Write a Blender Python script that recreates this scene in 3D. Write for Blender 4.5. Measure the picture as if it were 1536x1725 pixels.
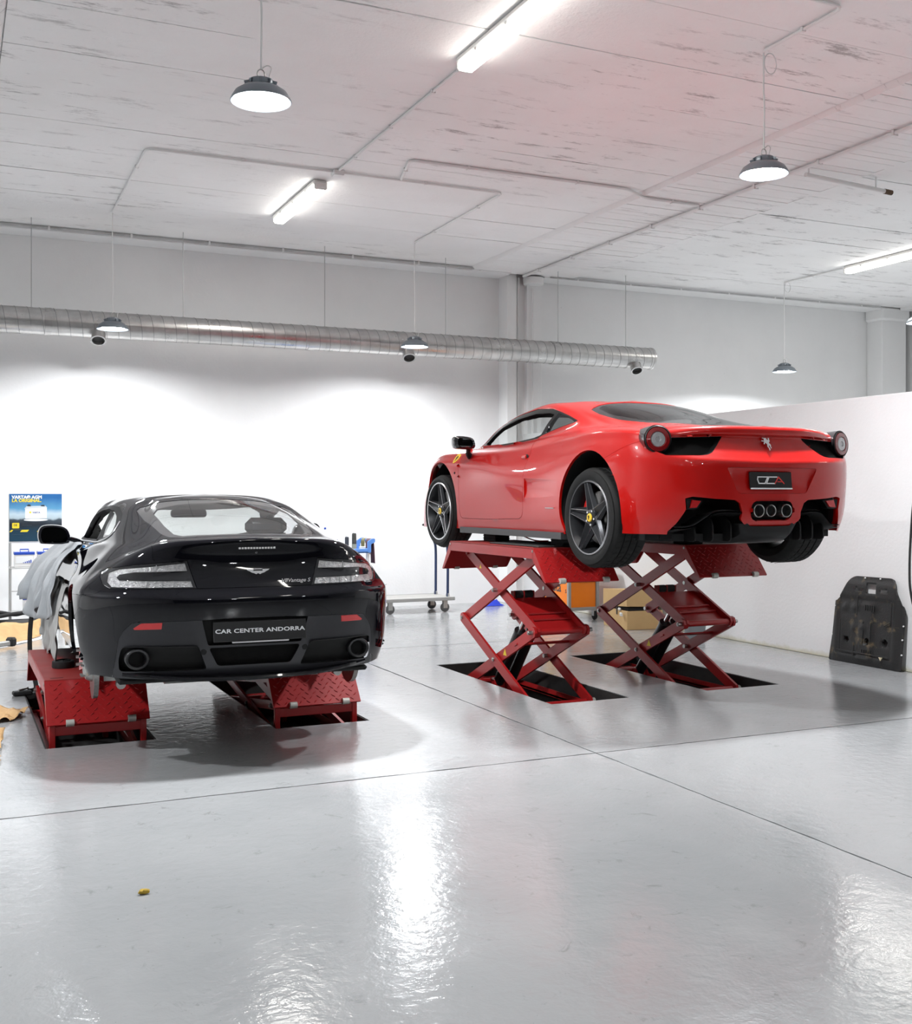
import bpy, bmesh, math, random
import numpy as np
from mathutils import Vector, Matrix
from mathutils.bvhtree import BVHTree

# ------------------------------------------------------------------ clean
for _o in list(bpy.data.objects):
    bpy.data.objects.remove(_o, do_unlink=True)
SC = bpy.context.scene
COL = SC.collection
PI = math.pi
R = math.radians

# ------------------------------------------------------------------ camera
CAM_H = 1.52
CAM_YAW = math.atan(855.0 / 1873.0)
cd = bpy.data.cameras.new('camera')
cd.sensor_fit = 'HORIZONTAL'
cd.sensor_width = 36.0
cd.lens = 1873.0 / 1536.0 * 36.0
cd.shift_y = -24.5 / 1536.0
cd.clip_start = 0.05
cam = bpy.data.objects.new('camera', cd)
COL.objects.link(cam)
cam.location = (0, 0, CAM_H)
cam.rotation_euler = (PI / 2, 0, -CAM_YAW)
SC.camera = cam

# ------------------------------------------------------------------ world, exposure
w = bpy.data.worlds.new('world')
SC.world = w
w.use_nodes = True
w.node_tree.nodes['Background'].inputs[0].default_value = (0.8, 0.87, 1.0, 1)
w.node_tree.nodes['Background'].inputs[1].default_value = 0.0
SC.view_settings.view_transform = 'Standard'
SC.view_settings.look = 'None'
SC.view_settings.gamma = 1.0
SC.view_settings.use_curve_mapping = False
SC.view_settings.exposure = EXPOSURE = -0.02
LAMP_W = 172.0      # watts of each high-bay pendant
TUBE_W = 22.0       # watts of each twin fluorescent batten

# room dimensions
CEIL = 4.75
WALL_Y = 14.5
ROOM_X0, ROOM_X1 = -5.2, 15.1
ROOM_Y0 = -12.0
PART_X = 7.6        # partition wall face
PITS = [(0.53, 1.19), (1.957, 2.612), (4.03, 4.712), (5.43, 6.147)]
PIT_Y0, PIT_Y1, PIT_D = 7.14, 9.26, 0.34

# ------------------------------------------------------------------ materials
MATS = {}
def nt(m):
    return m.node_tree.nodes, m.node_tree.links
def mat(name, col=(0.8, 0.8, 0.8), rough=0.5, metal=0.0, coat=0.0, coat_rough=0.03, spec=0.5,
        trans=0.0, ior=1.45, emis=None, estr=0.0, alpha=1.0,
        nscale=None, ncol=None, namt=0.5, ndetail=6.0, bump=0.0, bscale=None, rvar=0.0, bdist=0.01, sheen=0.0):
    """procedural Principled material with optional noise colour, bump and roughness variation"""
    if name in MATS:
        return MATS[name]
    m = bpy.data.materials.new(name)
    m.use_nodes = True
    N, L = nt(m)
    b = N['Principled BSDF']
    b.inputs['Base Color'].default_value = (*col, 1)
    b.inputs['Roughness'].default_value = rough
    b.inputs['Metallic'].default_value = metal
    b.inputs['Coat Weight'].default_value = coat
    b.inputs['Coat Roughness'].default_value = coat_rough
    b.inputs['Specular IOR Level'].default_value = spec
    b.inputs['Transmission Weight'].default_value = trans
    b.inputs['IOR'].default_value = ior
    b.inputs['Alpha'].default_value = alpha
    if sheen:
        b.inputs['Sheen Weight'].default_value = sheen
    if emis:
        b.inputs['Emission Color'].default_value = (*emis, 1)
        b.inputs['Emission Strength'].default_value = estr
    tc = None
    if nscale or bump or rvar:
        tc = N.new('ShaderNodeTexCoord')
    if nscale:
        no = N.new('ShaderNodeTexNoise')
        no.inputs['Scale'].default_value = nscale
        no.inputs['Detail'].default_value = ndetail
        no.inputs['Roughness'].default_value = 0.6
        L.new(tc.outputs['Object'], no.inputs['Vector'])
        cr = N.new('ShaderNodeValToRGB')
        cr.color_ramp.elements[0].position = 0.5 - 0.5 * namt
        cr.color_ramp.elements[1].position = 0.5 + 0.5 * namt
        cr.color_ramp.elements[0].color = (*(ncol or [c * 0.8 for c in col]), 1)
        cr.color_ramp.elements[1].color = (*col, 1)
        L.new(no.outputs['Fac'], cr.inputs['Fac'])
        L.new(cr.outputs['Color'], b.inputs['Base Color'])
    if bump:
        nb = N.new('ShaderNodeTexNoise')
        nb.inputs['Scale'].default_value = bscale or 40
        nb.inputs['Detail'].default_value = 4
        L.new(tc.outputs['Object'], nb.inputs['Vector'])
        bp = N.new('ShaderNodeBump')
        bp.inputs['Strength'].default_value = bump
        bp.inputs['Distance'].default_value = bdist
        L.new(nb.outputs['Fac'], bp.inputs['Height'])
        L.new(bp.outputs['Normal'], b.inputs['Normal'])
    if rvar:
        nr = N.new('ShaderNodeTexNoise')
        nr.inputs['Scale'].default_value = (nscale or 8) * 0.7
        nr.inputs['Detail'].default_value = 5
        L.new(tc.outputs['Object'], nr.inputs['Vector'])
        mr = N.new('ShaderNodeMapRange')
        mr.inputs['To Min'].default_value = max(0.02, rough - rvar)
        mr.inputs['To Max'].default_value = min(1, rough + rvar)
        L.new(nr.outputs['Fac'], mr.inputs['Value'])
        L.new(mr.outputs['Result'], b.inputs['Roughness'])
    MATS[name] = m
    return m

def glass_mat(name, tint=(0.9, 0.95, 0.95), dens=0.25, rough=0.0):
    """thin window glass: mix of transparent and glossy by fresnel"""
    if name in MATS:
        return MATS[name]
    m = bpy.data.materials.new(name)
    m.use_nodes = True
    N, L = nt(m)
    N.remove(N['Principled BSDF'])
    out = N['Material Output']
    tr = N.new('ShaderNodeBsdfTransparent')
    tr.inputs[0].default_value = (*[c * (1 - dens) for c in tint], 1)
    gl = N.new('ShaderNodeBsdfGlossy')
    gl.inputs['Roughness'].default_value = rough
    gl.inputs[0].default_value = (1, 1, 1, 1)
    # Schlick reflectance, the same from both sides of the pane
    ge = N.new('ShaderNodeNewGeometry')
    dt = N.new('ShaderNodeVectorMath'); dt.operation = 'DOT_PRODUCT'
    L.new(ge.outputs['Normal'], dt.inputs[0]); L.new(ge.outputs['Incoming'], dt.inputs[1])
    def mth(op, a, b=None):
        q = N.new('ShaderNodeMath'); q.operation = op
        for k, x in enumerate((a, b)):
            if x is None: continue
            if isinstance(x, (int, float)): q.inputs[k].default_value = x
            else: L.new(x, q.inputs[k])
        return q.outputs[0]
    ab = mth('ABSOLUTE', dt.outputs['Value'])
    fr_out = mth('ADD', mth('MULTIPLY', mth('POWER', mth('SUBTRACT', 1.0, ab), 5.0), 0.92), 0.05)
    mx = N.new('ShaderNodeMixShader')
    L.new(fr_out, mx.inputs[0])
    L.new(tr.outputs[0], mx.inputs[1])
    L.new(gl.outputs[0], mx.inputs[2])
    L.new(mx.outputs[0], out.inputs[0])
    MATS[name] = m
    return m

# ------------------------------------------------------------------ geometry builder
class Geo:
    def __init__(s):
        s.v = []; s.f = []
    def add(s, verts, faces):
        o = len(s.v)
        s.v.extend([tuple(p) for p in verts])
        s.f.extend([tuple(i + o for i in f) for f in faces])
        return s
    def xf(s, M, start=0):
        s.v[start:] = [tuple(M @ Vector(p)) for p in s.v[start:]]
        return s
    def box(s, a, b, c=0.0):
        """axis box from corner a to corner b with chamfer c"""
        x0, y0, z0 = [min(p, q) for p, q in zip(a, b)]
        x1, y1, z1 = [max(p, q) for p, q in zip(a, b)]
        c = min(c, (x1 - x0) * .49, (y1 - y0) * .49, (z1 - z0) * .49)
        if c <= 0:
            v = [(x0, y0, z0), (x1, y0, z0), (x1, y1, z0), (x0, y1, z0), (x0, y0, z1), (x1, y0, z1), (x1, y1, z1), (x0, y1, z1)]
            f = [(0, 3, 2, 1), (4, 5, 6, 7), (0, 1, 5, 4), (1, 2, 6, 5), (2, 3, 7, 6), (3, 0, 4, 7)]
            return s.add(v, f)
        X = (x0, x1); Y = (y0, y1); Z = (z0, z1)
        v = []; idx = {}
        sg = (1, -1)
        for i in (0, 1):
            for j in (0, 1):
                for k in (0, 1):
                    idx[i, j, k, 0] = len(v); v.append((X[i], Y[j] + sg[j] * c, Z[k] + sg[k] * c))
                    idx[i, j, k, 1] = len(v); v.append((X[i] + sg[i] * c, Y[j], Z[k] + sg[k] * c))
                    idx[i, j, k, 2] = len(v); v.append((X[i] + sg[i] * c, Y[j] + sg[j] * c, Z[k]))
        f = []
        for i in (0, 1):
            q = [idx[i, 0, 0, 0], idx[i, 1, 0, 0], idx[i, 1, 1, 0], idx[i, 0, 1, 0]]; f.append(q if i else q[::-1])
            q = [idx[0, i, 0, 1], idx[1, i, 0, 1], idx[1, i, 1, 1], idx[0, i, 1, 1]]; f.append(q[::-1] if i else q)
            q = [idx[0, 0, i, 2], idx[1, 0, i, 2], idx[1, 1, i, 2], idx[0, 1, i, 2]]; f.append(q if i else q[::-1])
        for i in (0, 1):
            for j in (0, 1):
                f.append([idx[i, j, 0, 0], idx[i, j, 0, 1], idx[i, j, 1, 1], idx[i, j, 1, 0]][::(-1 if (i + j) % 2 == 0 else 1)][::-1])
                f.append([idx[i, 0, j, 0], idx[i, 0, j, 2], idx[i, 1, j, 2], idx[i, 1, j, 0]][::(-1 if (i + j) % 2 == 0 else 1)])
                f.append([idx[0, i, j, 1], idx[0, i, j, 2], idx[1, i, j, 2], idx[1, i, j, 1]][::(-1 if (i + j) % 2 == 0 else 1)][::-1])
        for i in (0, 1):
            for j in (0, 1):
                for k in (0, 1):
                    q = [idx[i, j, k, 0], idx[i, j, k, 1], idx[i, j, k, 2]]
                    f.append(q if (i + j + k) % 2 else q[::-1])
        return s.add(v, f)
    def bar(s, p, q, wd, th, up=(0, 0, 1), c=0.0, round_end=False):
        """rectangular bar from p to q: wd in the plane direction, th along the side direction"""
        p = Vector(p); q = Vector(q)
        d = (q - p); ln = d.length; d.normalize()
        sd = d.cross(Vector(up)).normalized(); u = sd.cross(d).normalized()
        st = len(s.v)
        s.box((-th / 2, 0, -wd / 2), (th / 2, ln, wd / 2), c)
        M = Matrix((( sd.x, d.x, u.x, p.x), (sd.y, d.y, u.y, p.y), (sd.z, d.z, u.z, p.z), (0, 0, 0, 1)))
        return s.xf(M, st)
    def tube(s, p, q, r, r2=None, n=14, caps=True):
        p = Vector(p); q = Vector(q)
        r2 = r if r2 is None else r2
        d = (q - p).normalized()
        a = d.orthogonal().normalized(); b = d.cross(a)
        v = []
        for c, rr in ((p, r), (q, r2)):
            for i in range(n):
                t = 2 * PI * i / n
                v.append(c + (a * math.cos(t) + b * math.sin(t)) * rr)
        f = [(i, (i + 1) % n, n + (i + 1) % n, n + i) for i in range(n)]
        if caps:
            f += [tuple(range(n))[::-1], tuple(range(n, 2 * n))]
        return s.add(v, f)
    def pipe(s, pts, r, n=10, caps=True, closed=False):
        """tube swept along a polyline"""
        pts = [Vector(p) for p in pts]
        m = len(pts)
        T = []
        for i in range(m):
            a = pts[(i - 1) % m] if (closed or i > 0) else pts[i]
            b = pts[(i + 1) % m] if (closed or i < m - 1) else pts[i]
            T.append((b - a).normalized())
        u = T[0].orthogonal().normalized()
        v = []
        rr = r if isinstance(r, (list, tuple)) else [r] * m
        for i in range(m):
            u = (u - T[i] * u.dot(T[i]))
            u = u.normalized() if u.length > 1e-6 else T[i].orthogonal().normalized()
            w_ = T[i].cross(u)
            for k in range(n):
                t = 2 * PI * k / n
                v.append(pts[i] + (u * math.cos(t) + w_ * math.sin(t)) * rr[i])
        f = []
        for i in range(m if closed else m - 1):
            for k in range(n):
                j = (i + 1) % m
                f.append((i * n + k, i * n + (k + 1) % n, j * n + (k + 1) % n, j * n + k))
        if caps and not closed:
            f += [tuple(range(n))[::-1], tuple(range((m - 1) * n, m * n))]
        return s.add(v, f)
    def lathe(s, prof, n=32, axis='z', c=(0, 0, 0), a0=0.0, a1=2 * PI, closed_prof=False):
        """revolve (r, h) profile about an axis through c"""
        full = abs(a1 - a0 - 2 * PI) < 1e-6
        cols = n if full else n + 1
        m = len(prof)
        v = []
        for i in range(cols):
            t = a0 + (a1 - a0) * i / n
            ct, st = math.cos(t), math.sin(t)
            for r_, h in prof:
                if axis == 'z': p = (r_ * ct, r_ * st, h)
                elif axis == 'x': p = (h, r_ * ct, r_ * st)
                else: p = (r_ * st, h, r_ * ct)
                v.append((p[0] + c[0], p[1] + c[1], p[2] + c[2]))
        f = []
        for i in range(n):
            j = (i + 1) % cols
            for k in range(m if closed_prof else m - 1):
                k2 = (k + 1) % m
                f.append((i * m + k, j * m + k, j * m + k2, i * m + k2))
        return s.add(v, f)
    def prism(s, poly, t0, t1, axis='x', tri=True):
        """extrude 2D polygon along axis between t0 and t1. axis x: poly=(y,z); y: (x,z); z: (x,y)"""
        n = len(poly)
        def P(p, t):
            return {'x': (t, p[0], p[1]), 'y': (p[0], t, p[1]), 'z': (p[0], p[1], t)}[axis]
        v = [P(p, t0) for p in poly] + [P(p, t1) for p in poly]
        f = [(i, (i + 1) % n, n + (i + 1) % n, n + i) for i in range(n)]
        f += [tuple(range(n))[::-1], tuple(range(n, 2 * n))]
        return s.add(v, f)
    def grid(s, P, nu, nv, flip=False):
        """quad grid from function P(i,j)"""
        v = [P(i, j) for i in range(nu) for j in range(nv)]
        f = []
        for i in range(nu - 1):
            for j in range(nv - 1):
                q = (i * nv + j, (i + 1) * nv + j, (i + 1) * nv + j + 1, i * nv + j + 1)
                f.append(q[::-1] if flip else q)
        return s.add(v, f)
    def build(s, name, m, parent=None, smooth=35, loc=None):
        me = bpy.data.meshes.new(name)
        me.from_pydata(s.v, [], s.f)
        bm = bmesh.new(); bm.from_mesh(me)
        bmesh.ops.recalc_face_normals(bm, faces=bm.faces)
        bm.to_mesh(me); bm.free()
        return link(name, me, m, parent, smooth, loc)

def link(name, me, m, parent=None, smooth=35, loc=None):
    me.update()
    if smooth:
        me.shade_smooth()
        me.set_sharp_from_angle(angle=R(smooth))
    if m is not None and len(me.materials) == 0:
        me.materials.append(m)
    o = bpy.data.objects.new(name, me)
    COL.objects.link(o)
    if parent is not None:
        o.parent = parent
    if loc is not None:
        o.location = loc
    return o

def bm_obj(name, bm, m, parent=None, smooth=35):
    me = bpy.data.meshes.new(name)
    bm.to_mesh(me)
    return link(name, me, m, parent, smooth)

def empty(name, loc=(0, 0, 0), rz=0.0, label=None, cat=None, group=None):
    o = bpy.data.objects.new(name, None)
    o.empty_display_size = 0.1
    COL.objects.link(o)
    o.location = loc
    o.rotation_euler = (0, 0, rz)
    tag(o, label, cat, group)
    return o

def tag(o, label=None, cat=None, group=None, kind=None):
    if label: o['label'] = label
    if cat: o['category'] = cat
    if group: o['group'] = group
    if kind: o['kind'] = kind
    return o

def copy_tree(o, parent=None):
    c = o.copy(); COL.objects.link(c); c.parent = parent
    for ch in list(o.children):
        copy_tree(ch, c)
    return c

def text_mesh(txt, size=1.0, extrude=0.001, align='CENTER', sx=1.0, bold=0.0, shear=0.0, space=1.0):
    cu = bpy.data.curves.new('lettering', 'FONT')
    cu.body = txt; cu.size = size; cu.extrude = extrude; cu.align_x = align; cu.align_y = 'CENTER'
    cu.offset = bold; cu.shear = shear; cu.space_character = space; cu.resolution_u = 3
    o = bpy.data.objects.new('lettering', cu)
    COL.objects.link(o)
    dg = bpy.context.evaluated_depsgraph_get()
    me = bpy.data.meshes.new_from_object(o.evaluated_get(dg))
    bpy.data.objects.remove(o, do_unlink=True)
    me.materials.clear()
    if sx != 1.0:
        me.transform(Matrix.Diagonal((sx, 1, 1, 1)))
    return me

def text_obj(name, txt, size, M, m, parent=None, **k):
    """lettering as mesh; M places its local xy plane"""
    me = text_mesh(txt, size, **k)
    me.transform(M)
    return link(name, me, m, parent, 0)

def frame_mat(o, xdir, ydir):
    """matrix with origin o, local x=xdir, y=ydir"""
    x = Vector(xdir).normalized(); y = Vector(ydir); y = (y - x * y.dot(x)).normalized(); z = x.cross(y)
    return Matrix(((x.x, y.x, z.x, o[0]), (x.y, y.y, z.y, o[1]), (x.z, y.z, z.z, o[2]), (0, 0, 0, 1)))

def round_poly(pts, r, n=4):
    """round the corners of a closed 2D polygon; r number or list"""
    out = []
    m = len(pts)
    for i in range(m):
        a = Vector(pts[i - 1][:2]); b = Vector(pts[i][:2]); c = Vector(pts[(i + 1) % m][:2])
        rr = r[i] if isinstance(r, (list, tuple)) else r
        d1 = (a - b); d2 = (c - b)
        l = min(rr, d1.length * .48, d2.length * .48)
        if l < 1e-5:
            out.append((b.x, b.y)); continue
        p = b + d1.normalized() * l; q = b + d2.normalized() * l
        for k in range(n + 1):
            t = k / n
            s_ = p * (1 - t) ** 2 + b * 2 * t * (1 - t) + q * t * t
            out.append((s_.x, s_.y))
    return out

def ellipse(cx, cy, rx, ry, n=32, a0=0.0):
    return [(cx + rx * math.cos(a0 + 2 * PI * i / n), cy + ry * math.sin(a0 + 2 * PI * i / n)) for i in range(n)]

def crv(pts, n=6, closed=False):
    """Catmull-Rom through points (any dimension)"""
    P = [np.array(p, float) for p in pts]
    m = len(P); out = []
    for i in range(m if closed else m - 1):
        p1 = P[i]; p2 = P[(i + 1) % m]
        p0 = P[i - 1] if (closed or i > 0) else 2 * p1 - p2
        p3 = P[(i + 2) % m] if (closed or i < m - 2) else 2 * p2 - p1
        for k in range(n):
            t = k / n
            out.append(tuple(0.5 * ((2 * p1) + (-p0 + p2) * t + (2 * p0 - 5 * p1 + 4 * p2 - p3) * t * t + (-p0 + 3 * p1 - 3 * p2 + p3) * t ** 3)))
    if not closed:
        out.append(tuple(P[-1]))
    return out

# ------------------------------------------------------------------ shared materials
M_RED = mat('red_paint', (0.46, 0.0045, 0.003), 0.35, coat=0.8, coat_rough=0.02, spec=0.2)
M_BLACKP = mat('black_pearl_paint', (0.0035, 0.0035, 0.0055), 0.025, spec=0.5)
M_GREYV = mat('dark_grey_valance', (0.022, 0.022, 0.026), 0.30, spec=0.5)
M_RUBBER = mat('rubber', (0.018, 0.018, 0.019), 0.75, nscale=30, ncol=(0.012, 0.012, 0.012), bump=0.1, bscale=300)
M_TYRE = mat('tyre', (0.009, 0.009, 0.0095), 0.68, spec=0.3, nscale=18, ncol=(0.016, 0.016, 0.015), namt=0.6, bump=0.12, bscale=220)
M_TRIM = mat('black_plastic', (0.007, 0.007, 0.0075), 0.5, spec=0.3)
M_DARK = mat('matt_black', (0.006, 0.006, 0.006), 0.8)
M_CABIN = mat('cabin_leather', (0.016, 0.016, 0.017), 0.55, bump=0.1, bscale=120)
M_RIMEDGE = mat('rim_machined_edge', (0.30, 0.30, 0.31), 0.3, metal=1.0)
M_ALU = mat('brushed_aluminium', (0.62, 0.62, 0.63), 0.3, metal=1.0)
M_STEEL = mat('zinc_steel', (0.55, 0.55, 0.54), 0.38, metal=1.0, nscale=30, ncol=(0.4, 0.4, 0.38))
M_CHROME = mat('chrome', (0.85, 0.85, 0.86), 0.06, metal=1.0)
M_RIM = mat('graphite_rim', (0.028, 0.029, 0.032), 0.34, metal=0.5)
M_DISC = mat('brake_disc', (0.38, 0.37, 0.36), 0.35, metal=1.0, nscale=60, ncol=(0.25, 0.24, 0.23))
M_CALIPER = mat('caliper_red', (0.5, 0.012, 0.01), 0.35, coat=0.5)
M_YELLOW = mat('badge_yellow', (0.85, 0.55, 0.02), 0.35, coat=0.5)
M_WHITE = mat('white_letters', (0.85, 0.86, 0.88), 0.5)
M_LETRED = mat('red_letters', (0.75, 0.05, 0.04), 0.5)
M_REFL = mat('red_reflector', (0.55, 0.01, 0.012), 0.12, coat=1.0)
M_LENS = mat('clear_lens', (0.42, 0.42, 0.43), 0.18, metal=0.6, coat=1.0, bump=0.5, bscale=160)
M_LENSRED = mat('red_lens', (0.20, 0.004, 0.006), 0.15, coat=1.0)
M_MESH = mat('black_mesh', (0.005, 0.005, 0.005), 0.7, spec=0.2, bump=0.8, bscale=400)
M_GLASSD = glass_mat('tinted_glass', (0.62, 0.66, 0.66), 0.45)
M_GLASSC = glass_mat('clear_glass', (0.93, 0.96, 0.95), 0.06)
M_MIRROR = mat('mirror_glass', (0.9, 0.9, 0.9), 0.02, metal=1.0)
M_ORANGE_L = mat('amber_lens', (0.7, 0.22, 0.01), 0.2, coat=1.0)


# ------------------------------------------------------------------ surface materials of the room
def floor_material():
    m = bpy.data.materials.new('grey_painted_floor'); m.use_nodes = True
    N, L = nt(m); b = N['Principled BSDF']
    geo = N.new('ShaderNodeNewGeometry')
    def noise(sc, det=5, rough=.55, dist=0.0):
        n = N.new('ShaderNodeTexNoise'); n.inputs['Scale'].default_value = sc; n.inputs['Detail'].default_value = det
        n.inputs['Roughness'].default_value = rough; n.inputs['Distortion'].default_value = dist
        L.new(geo.outputs['Position'], n.inputs['Vector']); return n
    def ramp(src, p0, c0, p1, c1):
        r = N.new('ShaderNodeValToRGB'); r.color_ramp.elements[0].position = p0; r.color_ramp.elements[1].position = p1
        r.color_ramp.elements[0].color = (*c0, 1); r.color_ramp.elements[1].color = (*c1, 1); L.new(src, r.inputs[0]); return r
    base = ramp(noise(.9, 6, .6).outputs['Fac'], .3, (.292, .300, .305), .7, (.340, .346, .349))
    # scuffs and specks
    sc = ramp(noise(9, 8, .72, .6).outputs['Fac'], .30, (.26, .26, .255), .40, (1, 1, 1))
    sp = ramp(noise(55, 3, .5).outputs['Fac'], .24, (.25, .24, .22), .28, (1, 1, 1))
    m1 = N.new('ShaderNodeMixRGB'); m1.blend_type = 'MULTIPLY'; m1.inputs[0].default_value = .38
    L.new(base.outputs[0], m1.inputs[1]); L.new(sc.outputs[0], m1.inputs[2])
    m2 = N.new('ShaderNodeMixRGB'); m2.blend_type = 'MULTIPLY'; m2.inputs[0].default_value = .6
    L.new(m1.outputs[0], m2.inputs[1]); L.new(sp.outputs[0], m2.inputs[2])
    L.new(m2.outputs[0], b.inputs['Base Color'])
    rr = ramp(noise(2.2, 6, .65).outputs['Fac'], .35, (.10, .10, .10), .68, (.20, .20, .20))
    L.new(rr.outputs[0], b.inputs['Roughness'])
    b.inputs['Specular IOR Level'].default_value = .55
    bp = N.new('ShaderNodeBump'); bp.inputs['Strength'].default_value = .35; bp.inputs['Distance'].default_value = .006
    n1 = noise(16, 3, .5, .4); n2 = noise(70, 2, .5)
    ad = N.new('ShaderNodeMath'); ad.operation = 'MULTIPLY_ADD'; ad.inputs[1].default_value = .25
    L.new(n2.outputs['Fac'], ad.inputs[0]); L.new(n1.outputs['Fac'], ad.inputs[2]); L.new(ad.outputs[0], bp.inputs['Height'])
    L.new(bp.outputs[0], b.inputs['Normal'])
    return m
M_FLOOR = floor_material()

def wall_material(name, base, dirt=None, dirt_h=0.0, rough=.7):
    m = bpy.data.materials.new(name); m.use_nodes = True
    N, L = nt(m); b = N['Principled BSDF']
    geo = N.new('ShaderNodeNewGeometry')
    n = N.new('ShaderNodeTexNoise'); n.inputs['Scale'].default_value = 1.3; n.inputs['Detail'].default_value = 8; n.inputs['Roughness'].default_value = .6
    L.new(geo.outputs['Position'], n.inputs['Vector'])
    r = N.new('ShaderNodeValToRGB'); r.color_ramp.elements[0].position = .25; r.color_ramp.elements[1].position = .6
    r.color_ramp.elements[0].color = (*[c * .95 for c in base], 1); r.color_ramp.elements[1].color = (*base, 1)
    L.new(n.outputs['Fac'], r.inputs[0])
    sp = N.new('ShaderNodeTexNoise'); sp.inputs['Scale'].default_value = 9; sp.inputs['Detail'].default_value = 6; sp.inputs['Roughness'].default_value = .75
    L.new(geo.outputs['Position'], sp.inputs['Vector'])
    r2 = N.new('ShaderNodeValToRGB'); r2.color_ramp.elements[0].position = .27; r2.color_ramp.elements[1].position = .31
    r2.color_ramp.elements[0].color = (.55, .53, .5, 1); r2.color_ramp.elements[1].color = (1, 1, 1, 1)
    L.new(sp.outputs['Fac'], r2.inputs[0])
    mm = N.new('ShaderNodeMixRGB'); mm.blend_type = 'MULTIPLY'; mm.inputs[0].default_value = .5
    L.new(r.outputs[0], mm.inputs[1]); L.new(r2.outputs[0], mm.inputs[2])
    last = mm
    if dirt:
        sx = N.new('ShaderNodeSeparateXYZ'); L.new(geo.outputs['Position'], sx.inputs[0])
        md = N.new('ShaderNodeMath'); md.operation = 'MULTIPLY_ADD'; md.inputs[1].default_value = dirt_h * 1.6
        L.new(sp.outputs['Fac'], md.inputs[0]); md.inputs[2].default_value = -dirt_h * .3
        lt = N.new('ShaderNodeMapRange'); L.new(sx.outputs['Z'], lt.inputs['Value']); lt.inputs['From Min'].default_value = 0; L.new(md.outputs[0], lt.inputs['From Max'])
        lt.inputs['To Min'].default_value = 1; lt.inputs['To Max'].default_value = 0
        mx = N.new('ShaderNodeMixRGB'); L.new(lt.outputs[0], mx.inputs[0]); L.new(mm.outputs[0], mx.inputs[1]); mx.inputs[2].default_value = (*dirt, 1)
        last = mx
    L.new(last.outputs[0], b.inputs['Base Color'])
    b.inputs['Roughness'].default_value = rough
    bn = N.new('ShaderNodeTexNoise'); bn.inputs['Scale'].default_value = 35; bn.inputs['Detail'].default_value = 5
    L.new(geo.outputs['Position'], bn.inputs['Vector'])
    bp = N.new('ShaderNodeBump'); bp.inputs['Strength'].default_value = .25; bp.inputs['Distance'].default_value = .006
    L.new(bn.outputs['Fac'], bp.inputs['Height']); L.new(bp.outputs[0], b.inputs['Normal'])
    return m
M_WALL = wall_material('white_wall_paint', (.84, .84, .838))
M_PART = wall_material('white_partition_paint', (.70, .70, .70), (.52, .49, .36), .10)

def ceiling_material():
    m = bpy.data.materials.new('limewashed_concrete'); m.use_nodes = True
    N, L = nt(m); b = N['Principled BSDF']
    geo = N.new('ShaderNodeNewGeometry')
    mp = N.new('ShaderNodeMapping'); mp.inputs['Scale'].default_value = (.55, 2.4, 1); L.new(geo.outputs['Position'], mp.inputs[0])
    def noise(sc, det, ro, vec):
        n = N.new('ShaderNodeTexNoise'); n.inputs['Scale'].default_value = sc; n.inputs['Detail'].default_value = det; n.inputs['Roughness'].default_value = ro
        L.new(vec, n.inputs['Vector']); return n
    def ramp(src, p0, c0, p1, c1):
        r = N.new('ShaderNodeValToRGB'); r.color_ramp.elements[0].position = p0; r.color_ramp.elements[1].position = p1
        r.color_ramp.elements[0].color = (*c0, 1); r.color_ramp.elements[1].color = (*c1, 1); L.new(src, r.inputs[0]); return r
    base = ramp(noise(.8, 7, .6, geo.outputs['Position']).outputs['Fac'], .3, (.82, .81, .805), .65, (.88, .875, .875))
    st = ramp(noise(3.0, 9, .78, mp.outputs[0]).outputs['Fac'], .36, (.30, .29, .29), .44, (1, 1, 1))
    ms = ramp(noise(.35, 2, .5, geo.outputs['Position']).outputs['Fac'], .42, (0, 0, 0), .6, (1, 1, 1))
    mf = N.new('ShaderNodeMath'); mf.operation = 'MULTIPLY'; mf.inputs[1].default_value = .75; L.new(ms.outputs[0], mf.inputs[0])
    mm = N.new('ShaderNodeMixRGB'); mm.blend_type = 'MULTIPLY'; L.new(mf.outputs[0], mm.inputs[0]); L.new(base.outputs[0], mm.inputs[1]); L.new(st.outputs[0], mm.inputs[2])
    L.new(mm.outputs[0], b.inputs['Base Color']); b.inputs['Roughness'].default_value = .85
    bp = N.new('ShaderNodeBump'); bp.inputs['Strength'].default_value = .5; bp.inputs['Distance'].default_value = .01
    L.new(noise(26, 6, .65, geo.outputs['Position']).outputs['Fac'], bp.inputs['Height']); L.new(bp.outputs[0], b.inputs['Normal'])
    return m
M_CEIL = ceiling_material()
M_GAP = mat('dark_joint', (.03, .029, .028), .9)
M_PIT = mat('pit_steel', (.012, .012, .012), .7, nscale=6, ncol=(.03, .028, .026))
M_CONDUIT = mat('white_painted_conduit', (.78, .775, .77), .5)

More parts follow.
